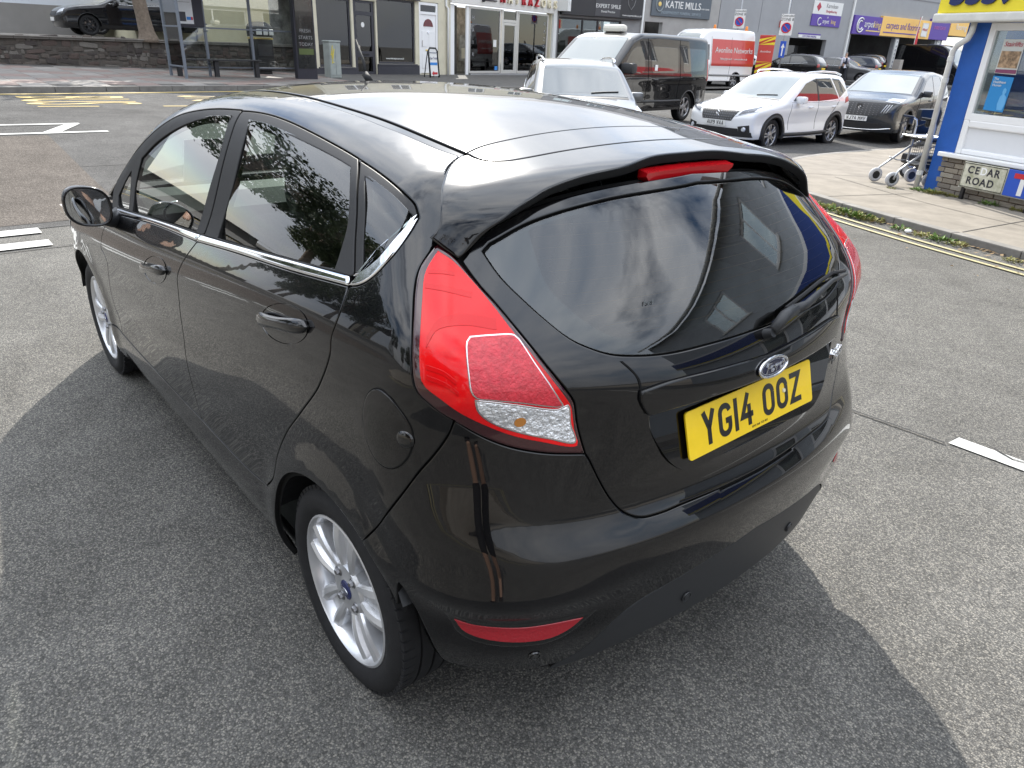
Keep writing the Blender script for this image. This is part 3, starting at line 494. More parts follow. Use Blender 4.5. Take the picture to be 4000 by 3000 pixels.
for j in range(22):
    y=2.2-.6*j
    for i in range(8):
        xk=float(np.interp(-y,-KL[:,1],KL[:,0]))+.10; x=xk+.45+.9*(i+(.5 if j%2 else 0))
        if x>24.7: continue
        k=1 if ((i+j*2)%5 in (0,3)) else (2 if (i*7+j*3)%6==0 else 0)
        if first: o=proto; o.data=meshes[k]; first=False
        else: o=proto.copy(); o.data=meshes[k]; col.objects.link(o); o.parent=SL
        dx=(H(x+.3,y)-H(x-.3,y))/.6; dy=(H(x,y+.3)-H(x,y-.3))/.6; o.location=(x,y,H(x,y)+.095); o.rotation_euler=(math.atan(dy)+random.uniform(-.004,.004),-math.atan(dx)+random.uniform(-.004,.004),0)
# near right pavement
conc=mat('concrete_paving',(.225,.203,.172),.95,spec=.1,var=.20,vs=2.2,bump=.25,bs=45)
RK=np.array([(-40,-5.3),(-12,-5.3),(-4,-5.42),(-1.2,-5.85),(.52,-6.40),(1.89,-6.86),(3.3,-7.45),(4.3,-8.3),(5.1,-9.7),(5.65,-11.5),(5.9,-13.5),(6.0,-18),(6.0,-30),(6.0,-60)])
RP=crom(RK,.9)
sheet('corner_pavement',[tuple(p) for p in RP]+[(-40,-60)],conc,.075,1.0,side=1)
RKB=empty('corner_kerb'); RKB['kind']='structure'
for i in range(len(RP)-1):
    if RP[i][0]>-6 and RP[i][1]>-22: stone('kerb_stone',RP[i],RP[i+1],.13,.085 if RP[i][1]>-8 else .078,kerbm,RKB)
n_=np.array([(.349,.937)])
for off_,w_ in ((.42,.055),(.60,.055)):
    strip('kerb_yellow_line',[( -30,-5.3+off_),(-4,-5.42+off_),(.52+.34*off_,-6.40+.94*off_),(1.89+.34*off_,-6.86+.94*off_),(2.75+.38*off_,-7.2+.92*off_)],w_,paleyel,.010)
# left side of the side road: pavement with kerb and pale double lines (seen as reflections in the doors)
sheet('near_pavement',[(4.4,8),(3.9,5.6),(2.5,4.75),(0,4.5),(-60,4.5),(-60,8),(-60,40),(4.4,40)],conc,.075,1.5,side=1)
for off_ in (.28,.44): strip('kerb_yellow_line',[(3.0,5.1-off_),(1,4.52-off_),(-60,4.5-off_)],.055,paleyel,.010)
# slab joints on the corner pavement: dark gaps cut as thin recessed strips
joint=mat('joint',(.045,.04,.036),.9)
for pts in ([(.2,-7.6),(2.0,-8.2),(3.9,-9.3)],[(1.2,-6.75),(1.0,-9.2)],[(3.0,-7.4),(2.6,-8.9)],[(4.5,-8.8),(3.3,-10.6)],[(5.4,-11.4),(3.6,-12.4)],[(-.8,-6.2),(-1.2,-8.8)]): strip('paving_joint',pts,.014,joint,.079)
# ------------------------------------------------------------------ the black hatchback
paint=mat('black_paint',(.0022,.0022,.0028),.2,spec=.08,coat=1.,croughness=.008); paint.node_tree.nodes['Principled BSDF'].inputs['Coat IOR'].default_value=1.52
trimm=mat('matte_trim',(.018,.018,.019),.55,spec=.35,bump=.05,bs=900)
plast=mat('black_plastic',(.022,.023,.025),.45,spec=.4,bump=.06,bs=700)
gloss=mat('gloss_black',(.004,.004,.004),.06,coat=.6)
chrome=mat('chrome',(.82,.83,.85),.06,metal=1.)
sideglass=glass_mat('side_glass',(.68,.76,.72))
rearglass=glass_mat('rear_glass',(.32,.38,.375))
cutin=mat('cabin_cloth',(.02,.02,.022),.9,spec=.2)
CAR=empty('parked_hatchback',(0,0,0),0,'glossy black five-door hatchback with yellow rear plate standing at the junction mouth','car')
cu={k:np.array(v) for k,v in CU.items()}
def onA(x,y,z): return (x,y,z)
def arcY(cx,cz,r,a0,a1,n=24):
    t=np.linspace(R(a0),R(a1),n); A=np.stack([cx+r*np.cos(t),cz+r*np.sin(t)],1); return lift('Y',A,Frear)
def Yl(pts): return lift('Y',np.array(pts,float),Frear)
AP=[(2.13,.715,.965),(1.98,.685,1.075),(1.80,.645,1.185),(1.60,.600,1.30),(1.42,.555,1.375),(1.28,.522,1.41),(1.1,.502,1.43),(.9,.497,1.436)]
drip=np.vstack([AP,cu['drip'][1:-1],[(-.052,.497,1.366)]])
arch=arcY(0,.285,.338,122,-15,40); farch=arcY(2.489,.285,.345,196,165,6)
bq=cu['bq'].copy(); bq[-1]=arch[0]
rr=cu['rr_lo']; frl=cu['fr_lo']; fend=cu['fend']
dbot=Yl([(1.985,.372),(1.6,.376),(1.25,.384),(.945,.392),(.7,.395),(.52,.402),(.39,.418)])
frl=np.vstack([frl[:-1],dbot[3:4]]); rr=np.vstack([rr[:-1],dbot[-1:]]); fend=np.vstack([fend[:-3],Yl([(1.995,.44)]),dbot[:1]])
chl=cu['chr_lo']; chu=cu['chr_up']
fq=lambda a,b: [a,b]
doorfront=np.vstack([Yl([(1.915,.925),(1.955,.885)]),fend])
side=outline([drip,np.vstack([[drip[-1]],cu['tg_up'][1:],cu['lamp_o'][:1]]),cu['lamp_o'],bq,arch,Yl([(.325,.19),(1.2,.185),(2.155,.19)]),farch,
  np.vstack([farch[-1:],dbot[:1]]),dbot,rr[::-1],np.vstack([rr[:1],cu['qchr_lo']]),cu['qtop'][::-1],cu['rtop'][::-1],cu['ftop'][::-1],[tuple(cu['ftop'][0]),(2.02,.768,.99),(2.07,.775,.955),(2.13,.715,.965)]],.012,'A')
panel('body_side','A',side,paint,CAR,Frear,mirror=True,res=.03)
FR_D,FR_D2=panel('front_door','A',outline([chl[:3],np.vstack([chl[2:3],frl]),frl[-1:].repeat(1,0) if 0 else dbot[:4][::-1],doorfront[::-1]],.012,'A'),paint,CAR,Frear,mirror=True,res=.03)
RR_D,RR_D2=panel('rear_door','A',outline([np.vstack([(chl[2]+[-.018,0,.002]),chl[3:]]),np.vstack([chl[-1:],rr]),dbot[3:][::-1],frl[::-1]],.012,'A'),paint,CAR,Frear,mirror=True,res=.03)
# window frames and panes
fhole1=outline([cu['fglass'],cu['fglass2'],cu['fglass3'],cu['fglass4']],.012,'A'); fhole2=outline([cu['fq'],cu['fq2'],cu['fq3']],.012,'A')
bs=cu['fr_up']; bs=np.vstack([bs[:1],[(.838,.69,1.29)],bs[2:]])
fr=outline([cu['ftop'],bs,chu[:3][::-1],[tuple(chu[0]),(1.965,.79,.93),(2.02,.772,.985),tuple(cu['ftop'][0])]],.012,'A')
for o in panel('window_frame','A',fr,trimm,CAR,Frear,holes=[fhole1,fhole2],mirror=True,off=-.001,res=.03): pass
rhole=outline([cu['rglass'],cu['rglass2'],cu['rglass3'],cu['rglass4']],.012,'A')
bs2=bs+np.array([-.006,0,0])
panel('window_frame','A',outline([cu['rtop'],cu['rr_up'],chu[2:][::-1],bs2[::-1]],.012,'A'),trimm,CAR,Frear,holes=[rhole],mirror=True,off=-.001,res=.03)
qhole=outline([cu['qg'],cu['qg2'],cu['qg3']],.012,'A')
panel('window_frame','A',outline([cu['qtop'],cu['qlow'],cu['rr_up'][::-1]+np.array([-.004,0,0])],.012,'A'),trimm,CAR,Frear,holes=[qhole],mirror=True,off=-.001,res=.03)
for h,nm in ((fhole1,'window_glass'),(fhole2,'window_glass'),(rhole,'window_glass'),(qhole,'window_glass')):
    panel(nm,'A',h,sideglass if h is not qhole else rearglass,CAR,Fg,gap=-.006,off=-.005,bev=.0005,depth=.003,mirror=True,flange=False,res=.04)
for a,b in ((0,3),(2,6)):
    t_=chu[a:b].copy(); b_=chl[a:b].copy()
    if a==2: t_[0]+=[-.012,0,.001]; b_[0]+=[-.012,0,.001]
    panel('chrome_strip','A',ribbon(t_,b_,'A'),chrome,CAR,Frear,gap=.0005,off=.004,bev=.005,depth=.012,mirror=True,flange=False,res=.012)
panel('chrome_strip','A',outline([cu['qlow'],cu['qchr_lo'][::-1]][::1] if 0 else [cu['qlow'][::-1],cu['qchr_lo']],.010,'A'),chrome,CAR,Frear,gap=.0005,off=.004,bev=.004,depth=.012,mirror=True,flange=False,res=.012)
# front wing
farc=arcY(2.489,.285,.345,165,20,30)
panel('front_wing','A',outline([doorfront,np.vstack([dbot[:1],farc[:1]]),farc,np.vstack([farc[-1:],Yl([(2.95,.50),(2.97,.62),(2.93,.72)])]),Yl([(2.93,.72),(2.7,.80),(2.4,.855),(2.15,.90),(2.06,.925),(1.915,.925)])],.015,'A'),paint,CAR,Frear,mirror=True,res=.035)
# bonnet, windscreen, nose
def Zl(p): return np.array(p,float)
bl=[(2.22,.70),(2.5,.70),(2.75,.665),(2.95,.60)]
panel('bonnet','Z',outline([bl,[(2.95,.60),(3.1,.42),(3.16,.2),(3.17,0),(3.16,-.2),(3.1,-.42),(2.95,-.60)],[(a,-b) for a,b in bl[::-1]],[(2.22,-.70),(2.29,-.4),(2.31,0),(2.29,.4),(2.22,.70)]],.03,'Z'),paint,CAR,Frear,res=.05)
panel('windscreen','Z',outline([[(1.33,0),(1.31,.3),(1.27,.50)],[(1.27,.50),(1.45,.545),(1.8,.63),(2.14,.70)],[(2.14,.70),(2.22,.4),(2.25,0),(2.22,-.4),(2.14,-.70)],[(2.14,-.70),(1.8,-.63),(1.45,-.545),(1.27,-.50)],[(1.27,-.50),(1.31,-.3),(1.33,0)]],.03,'Z'),sideglass,CAR,Frear,gap=.004,off=-.004,res=.05,flange=False,depth=.004)
panel('front_bumper','D',outline([[(-.86,.44),(-.7,.22),(0,.20),(.7,.22),(.86,.44)],[(.86,.44),(.82,.56),(.74,.64)],[(.74,.64),(.35,.70),(0,.72),(-.35,.70),(-.74,.64)],[(-.74,.64),(-.82,.56),(-.86,.44)]],.02,'D'),paint,CAR,Frear,res=.05)
panel('grille','D',outline([[(-.34,.33),(0,.32),(.34,.33)],[(.34,.33),(.38,.45),(.28,.53)],[(.28,.53),(0,.55),(-.28,.53)],[(-.28,.53),(-.38,.45),(-.34,.33)]],.02,'D'),plast,CAR,Frear,off=.004,res=.05)
lens_f=mat('headlamp_lens',(.75,.77,.8),.08,coat=.5)
panel('headlamp','A',outline([Yl([(2.98,.52),(2.99,.63),(2.95,.71)]),Yl([(2.95,.71),(2.80,.765),(2.62,.80)]),Yl([(2.62,.80),(2.75,.70),(2.98,.52)])],.02,'A'),lens_f,CAR,Frear,off=.003,mirror=True,res=.04)
# roof, mouldings, tailgate top and spoiler
dup_=np.vstack([[(1.24,.49,1.42),(1.1,.480,1.432),(.9,.477,1.438)],cu['drip_up'][:-1],[(-.045,.474,1.372)]])
s1=np.vstack([dup_[-1:],[( -.030,.42,1.381),(-.024,.31,1.394),(-.02,.17,1.404),(-.017,0,1.408)]])
rl=inv('A',dup_); rs=inv('A',s1)
front=np.array([(0,1.315),(inv('A',np.array([(1.3,.3,1.42)]))[0][0],1.295),(rl[0][0],rl[0][1])])
def symA(segs):
    """close a left half outline (centre to centre) with its mirror"""
    left=np.vstack([crom(s,.012) for s in segs]); k=[0]
    for i in range(1,len(left)):
        if np.linalg.norm(left[i]-left[k[-1]])>.004: k.append(i)
    left=left[k]; left[0,0]=0; left[-1,0]=0; loop=np.vstack([left,mir2(left)[1:-1]]); a=np.roll(loop,-1,0)
    return loop if (loop[:,0]*a[:,1]-a[:,0]*loop[:,1]).sum()>0 else loop[::-1]
panel('roof','A',symA([front,rl,rs]),paint,CAR,Fskin,res=.035)
dm=np.vstack([AP[4:],cu['drip'][1:-1],[(-.052,.497,1.366)]])
panel('roof_moulding','A',ribbon(dup_,dm[1:],'A'),gloss,CAR,Fskin,gap=.0015,off=-.003,bev=.004,depth=.012,mirror=True,res=.012)
s2=np.array([(-.052,.473,1.371),(-.085,.474,1.366),(-.115,.462,1.362),(-.137,.435,1.362),(-.148,.39,1.366),(-.156,.29,1.375),(-.161,.16,1.383),(-.162,0,1.386)])
S1=inv('A',s1); S2=inv('A',s2)
panel('tailgate_top','A',symA([S1[::-1],S2]),paint,CAR,Fsp,res=.03)
tgu=cu['tg_up']; spo=cu['sp_out']; spe=cu['sp_edge'][:-1].copy(); spe[-1]=(-.281,.108,1.364)
SO=inv('A',np.vstack([s2[:1],[(-.052,.497,1.366)],tgu[1:-1],spo[:1]])); SP=inv('A',spo); SE=inv('A',np.vstack([spo[-1:],spe[1:],[(-.281,0,1.366)]]))
spoil=panel('spoiler','A',symA([S2[::-1],SO,SP,SE]),paint,CAR,Fsp,res=.03,depth=.022,bev=.004,flange=False)
# underside of the spoiler
e3=crom(np.vstack([spo[-1:],spe[1:],[(-.281,0,1.366)]]),.02); N3=normal(e3,Fsp); lip=e3-N3*.021
V=[];Fc=[]
inn=[]
for p in lip:
    q=p+np.array([.12,-.02*np.sign(p[1]) if p[1]>.05 else 0,-.03]); inn.append(q)
inn=np.array(inn); n_=len(lip)
for sgn in (1,-1):
    b=len(V); V+= [tuple(p*[1,sgn,1]) for p in lip]+[tuple(p*[1,sgn,1]) for p in inn]; Fc+=[(b+i,b+i+1,b+n_+i+1,b+n_+i) for i in range(n_-1)]
mesh('spoiler_underside',V,Fc,gloss,CAR,smooth=True)
# high brake lamp under the spoiler lip
red=mat('red_lens',(.42,.006,.010),.12,spec=.3,coat=.4)
mb=MB(); pr=[]
for i in range(25):
    y=-.165+.33*i/24; e=np.array([np.interp(abs(y),e3[::-1,1],e3[::-1,0]),y,np.interp(abs(y),e3[::-1,1],e3[::-1,2])]); h=.022*min(1,(1-abs(y)/.168)*9+.25)
    pr+= [(e[0]+.012,y,e[2]-.014),(e[0]-.016,y,e[2]-.020),(e[0]-.014,y,e[2]-.020-h*.85),(e[0]+.012,y,e[2]-.024-h)]
mb.add(pr,[(4*i+j,4*i+4+j,4*i+4+(j+1)%4,4*i+(j+1)%4) for i in range(24) for j in range(4)]+[(0,1,2,3),(99,98,97,96)])
mb.build('high_brake_lamp',red,CAR,ang=40)
# tailgate skin with openings for glass and plate
lamp_i=cu['lamp_i'][::-1]; tg=cu['tg_lo']; gl=cu['glass']
TG=[[(.0,1.335),(.3,1.32),(.50,1.285),(.60,1.245),(.651,1.209)]]
tgi=inv('X',np.vstack([spo[-1:],lamp_i[3:]])); tgl=inv('X',np.vstack([tg[:-1]])); tgl=np.vstack([tgl[:-1],[(.156,.673),(.0,.671)]])
tail=symA([np.array(TG[0]),tgi,tgl])
glo=np.vstack([[(.0,1.315),(.3,1.30),(.48,1.27),(.585,1.235)]]); gll=inv('X',gl[1:]); gll=np.vstack([[(.606,1.222)],gll[1:-1],[(.0,1.022)]])
ghole=symA([glo,gll])
rt=inv('X',cu['garn_b'][:-1]); rc=inv('X',cu['recess'][:-2])
rec=symA([np.array([(0,.916),(.2,.916),(.34,.913),(.378,.904)]),np.vstack([[(.378,.904)],rc[1:-1],[(.15,.752),(0,.752)]])])
panel('tailgate','X',tail,paint,CAR,Frear,holes=[ghole,rec],res=.03)
fpl=lambda P:(-.577+(P[...,2]-.832)*.309)-P[...,0]
panel('plate_recess','X',rec,paint,CAR,fpl,gap=-.002,off=0,bev=.0,depth=.004,flange=False,res=.05)
ra_=lift('X',rec,Frear); ra_=ra_-normal(ra_)*.006; rb_=lift('X',rec,fpl); k_=len(rec); mesh('recess_wall',np.vstack([ra_,rb_]),[(i,(i+1)%k_,k_+(i+1)%k_,k_+i) for i in range(k_)],paint,CAR)
rec_wall=mat('recess_wall',(.004,.004,.005),.15,coat=.8)
gt=[(0,.965),(.2,.972),(.33,.974),(.404,.967)]
panel('handle_bar','X',symA([np.array(gt),np.array([(.404,.967),(.405,.945),(.392,.920),(.385,.911)]),np.array([(.385,.911),(.3,.915),(.19,.917),(0,.917)])]),paint,CAR,Frear,gap=0,off=.009,bev=.0035,depth=.022,flange=False,res=.02)
tgs=np.array([(.437,1.030),(.418,1.010),(.405,.990),(.402,.968),(.398,.945),(.390,.915)])
panel('tailgate_seam','X',outline([tgs+[.0025,0],(tgs-[.0025,0])[::-1]],.01),M_SEAL,CAR,Frear,gap=0,off=.0012,bev=.0004,depth=.002,flange=False,mirror=True,res=.02)
frl2=inv('X',cu['frit']); fri=symA([np.array([(.0,1.30),(.25,1.29),(.40,1.275),(.485,1.26)]),np.vstack([frl2,[(0,1.057)]])])
panel('rear_glass','X',ghole,rearglass,CAR,Frear,gap=.003,off=-.003,bev=.0008,depth=.004,flange=False,res=.04)
panel('glass_border','X',offs(ghole,.001),gloss,CAR,Frear,holes=[fri],gap=.003,off=-.0075,bev=.0005,depth=.001,flange=False,res=.04)
# heater wires
mb=MB(); orange=mat('heater_wire',(.22,.12,.05),.6)
for k in range(11):
    z=1.075+k*.019; w_=np.interp(z,[1.06,1.10,1.16,1.26],[.36,.45,.5,.49]); ys=np.linspace(-w_,w_,25); P=lift('X',np.stack([ys,np.full(25,z)],1),Frear); P=P-normal(P)*.0085; mb.tube(P,.0007,4)
mb.build('heater_wires',orange,CAR)
# rear lamps
housing=mat('lamp_housing',(.035,.004,.006),.08,coat=.8)
redl=mat('lamp_red',(.70,.005,.007),.14,spec=.25,coat=.4,var=.22,vs=9)
pink=mat('lamp_inner_lens',(.55,.03,.045),.14,spec=.3,coat=.5,var=.22,vs=60,bump=.5,bs=140); clear=mat('lamp_reflector',(.80,.81,.83),.12,metal=.55,var=.22,vs=45,bump=.9,bs=90); amber=mat('amber_bulb',(.50,.20,.04),.2,coat=.5)
lampo=outline([cu['lamp_o'],cu['lamp_b'],cu['lamp_i']],.010,'C'); lens=outline([np.vstack([cu['lens'],cu['lens'][:1]])],.010,'C'); lc=outline([np.vstack([cu['lens_c'],cu['lens_c'][:1]])],.008,'C'); lr=outline([np.vstack([cu['lens_r'],cu['lens_r'][:1]])],.008,'C')
LA=[]
for o in panel('tail_lamp','C',lampo,housing,CAR,Frear,gap=.003,off=.004,bev=.004,depth=.03,mirror=True,res=.02): LA.append(o)
def sub(nm,loop,m_,off,**k):
    a,b=panel(nm,'C',loop,m_,None,Frear,off=off,mirror=True,flange=False,**k); a.parent=LA[0]; b.parent=LA[1]; return a,b
sub('red_lens',lens,redl,.0052,gap=.0,bev=.0012,depth=.003,res=.02)
ch=mat('lamp_chrome_rim',(.62,.58,.58),.2,metal=1.)
sub('chrome_rim',lc,ch,.0066,gap=-.0016,bev=.001,depth=.003,res=.02); sub('inner_lens',lc,pink,.0078,gap=.001,bev=.001,depth=.003,res=.02)
sub('chrome_rim',lr,ch,.0066,gap=-.0012,bev=.001,depth=.003,res=.02); sub('reversing_lens',lr,clear,.0078,gap=.002,bev=.001,depth=.003,res=.02)
ct=(cu['lens_r'][2]+cu['lens_r'][8])/2+np.array([.004,-.006,-.006]); el=[(ct+np.array([.012*math.cos(a)*.35,-.017*math.cos(a),.011*math.sin(a)])) for a in np.linspace(0,2*PI,13)]
sub('amber_bulb',outline([el],.004,'C'),amber,.0088,gap=0,bev=.0005,depth=.003,res=.01)
# ribs inside the red lens
darkr=mat('lamp_red_dark',(.60,.004,.006),.2,spec=.25,coat=.35); c3=lambda *p:inv('C',np.array(p))
for a_,b_ in (([(-.262,.725,1.190),(-.275,.70,1.190),(-.285,.680,1.187)],.003),([(-.275,.742,1.170),(-.295,.71,1.166),(-.325,.668,1.155)],.004),([(-.335,.775,1.090),(-.335,.755,1.115),(-.355,.715,1.122),(-.385,.655,1.112)],.008),([(-.355,.79,1.052),(-.372,.765,1.045),(-.385,.745,1.030)],.004),([(-.36,.792,1.035),(-.378,.765,1.026),(-.392,.745,1.010)],.004)):
    q=crom(c3(*a_),.01); up_=q+[0,b_]; lo_=q-[0,b_]; sub('lens_rib',outline([up_,lo_[::-1]],.008,'C'),darkr,.0058,gap=0,bev=.0004,depth=.001,res=.02)
for k in range(6):
    t=k/5; z=1.00+.0+.018*k; p=[(-.40-.0*k,.79-.006*k,z+.002),(-.41,.765-.004*k,z-.004)]
# bumper
bb=cu['bbot']; df=cu['diff']
ba=arcY(0,.285,.338,122,150,8)
bmp=symA([np.array([(0,.668)]+[(CS*math.atan2(.156,CX+.623),.670)]) ,inv('C',tg[:-1][::-1]),inv('C',cu['lamp_b'][::-1]),inv('C',bq),inv('C',np.vstack([ba,bb[:6]])),inv('C',np.vstack([bb[5:7],df[:1]])),np.vstack([inv('C',df[:-1]),[(.0,.508)]])])
panel('rear_bumper','C',bmp,paint,CAR,Frear,res=.025,depth=.02)
btm=symA([np.vstack([[(.0,.508)],inv('C',df[:-1])[::-1]]),np.vstack([inv('C',df[:1]),inv('C',np.array([(-.53,.585,.298),(-.555,.5,.30),(-.596,.396,.318),(-.618,.288,.328)])),[(0,.332)]])])
panel('bumper_valance','C',btm,plast,CAR,Frear,off=-.002,res=.03,depth=.05)
lipP=np.array([(-.373,.815,.431),(-.387,.798,.372),(-.397,.783,.342),(-.438,.746,.333),(-.503,.665,.325),(-.53,.585,.298),(-.555,.5,.30),(-.596,.396,.318),(-.618,.288,.328),(-.632,0,.332)]); lipP=np.vstack([lipP,lipP[:-1][::-1]*[1,-1,1]]); lp2=lipP*[1,.90,1]+[.085,0,-.085]; k_=len(lipP)
mesh('bumper_return',np.vstack([lipP+[.012,0,0],lp2]),[(i,i+1,k_+i+1,k_+i) for i in range(k_-1)],plast,CAR)
rf=outline([np.vstack([cu['refl'][:6]]),np.vstack([cu['refl'][5:],cu['refl'][:1]])],.01,'C')
panel('reflector_surround','C',offs(rf,-.012),gloss,CAR,Frear,off=.0012,gap=0,bev=.004,depth=.004,mirror=True,flange=False,res=.02)
panel('bumper_reflector','C',rf,mat('reflector_red',(.30,.008,.016),.25,coat=.5,bump=.25,bs=160),CAR,Frear,off=.004,bev=.002,depth=.005,mirror=True,flange=False,res=.02)
for y,z in ((.645,.388),(.232,.394),(-.232,.394),(-.645,.388)):
    p=lift('C',inv('C',np.array([(np.nan,0,0)])) if 0 else np.array([[CS*math.atan2(y,CX+(.54 if abs(y)>.5 else .632)),z]]),Frear)[0]; n=normal(p[None])[0]
    mb=MB(); mb.lathe([(.0,.0035),(.009,.0035),(.0095,.003),(.0098,.001),(.0118,.001),(.0125,.003),(.0145,.003),(.0155,0)],20); o=mb.build('parking_sensor',plast if abs(y)<.5 else gloss,CAR,ang=30); o.location=tuple(p); o.rotation_euler=Vector(n).to_track_quat('Z','Y').to_euler()
# fuel flap
fc=lift('A',inv('A',np.array([(-.268,.836,.893)])),Frear)[0]
fl=outline([[ (AS*0+inv('A',fc[None])[0][0]+.078*math.cos(a), fc[0]+.063*math.sin(a)) for a in np.linspace(0,2*PI,25)]],.01,'A')
panel('flap_gap','A',offs(fl,-.002),M_SEAL,CAR,Frear,off=.0005,gap=0,bev=.0003,depth=.001,flange=False,mirror=False,res=.02)
FFL=panel('fuel_flap','A',fl,paint,CAR,Frear,off=.0025,gap=.001,bev=.002,depth=.004,flange=False,res=.02)
mb=MB(); mb.lathe([(0,.006),(.012,.006),(.018,.003),(.020,0)],20); o=mb.build('finger_notch',gloss,FFL,ang=40); p=lift('A',np.array([[inv('A',fc[None])[0][0]+.006,fc[0]-.048]]),Frear)[0]; n=normal(p[None])[0]; o.location=tuple(p+n*.002); o.rotation_euler=Vector(n).to_track_quat('Z','Y').to_euler()
# door handles
def handle(P,par,sgn):
    a=P[0]; cx,cz=(P[:,0].max()+P[:,0].min())/2,(P[:,2].max()+P[:,2].min())/2; wx,wz=(P[:,0].max()-P[:,0].min())/2*.92,.047
    tl=.18 if wx>.1 else .18
    el=[(cx+wx*math.cos(t)*1.0,cz+wz*math.sin(t)-.10*0*math.cos(t)) for t in np.linspace(0,2*PI,25)]
    el=lift('Y',np.array([(x,z-(x-cx)*.20) for x,z in el]),Frear); lo=outline([el],.008,'A')
    f2=lambda Q:Frear(Q)+.018*np.clip(1-((Q[...,0]-cx)/wx)**2-((Q[...,2]-cz+(Q[...,0]-cx)*.2)/wz)**2,0,1)**.7 if False else Frear(Q)
    # dish: concave cup shaped inwards
    G=[];Fc=[];nr,na=7,36
    for i in range(nr):
        r=1-i/(nr-1)
        for j in range(na):
            t=2*PI*j/na; x=cx+wx*r*math.cos(t); G.append((x,cz+wz*r*math.sin(t)-(x-cx)*.20,.024*(1-r*r)**.6 if r<1 else -.0015))
    G=np.array(G); P3=lift('Y',G[:,:2],Frear); N_=normal(P3); P3=P3-N_*G[:,2:3]
    for i in range(nr-1):
        for j in range(na): Fc.append((i*na+j,i*na+(j+1)%na,(i+1)*na+(j+1)%na,(i+1)*na+j))
    S=np.array([1,sgn,1]); d=mesh('handle_dish',P3*S,Fc if sgn>0 else [f[::-1] for f in Fc],gloss,par,smooth=True)
    # pull bar, slightly waisted
    V=[];Fc=[];m=22;k=10
    for i in range(m):
        t=-1+2*i/(m-1); x=cx+wx*1.04*t; zc=cz-(x-cx)*.20+.004; hh=.0185*(1-.25*math.cos(t*PI*.5)**2)*math.sqrt(max(0,1-abs(t)**8))+.001; th=.009; p=lift('Y',np.array([[x,zc]]),Frear)[0]; n=normal(p[None])[0]; stand=.016*(1-abs(t)**3)+.004
        for j in range(k):
            a=2*PI*j/k; V.append(p+n*(stand+th*math.cos(a))+np.array([0,-n[2],n[1]])*hh*math.sin(a)*1.0)
    for i in range(m-1):
        for j in range(k): Fc.append((i*k+j,i*k+(j+1)%k,(i+1)*k+(j+1)%k,(i+1)*k+j))
    V=np.array(V)*S; h=mesh('door_handle',V,Fc,paint,par,smooth=True); bm=bmesh.new(); bm.from_mesh(h.data); bmesh.ops.recalc_face_normals(bm,faces=bm.faces); bm.to_mesh(h.data); bm.free()
for sgn,d1,d2 in ((1,FR_D,RR_D),(-1,FR_D2,RR_D2)):
    handle(cu['fh'],d1,sgn); handle(cu['rh'],d2,sgn)
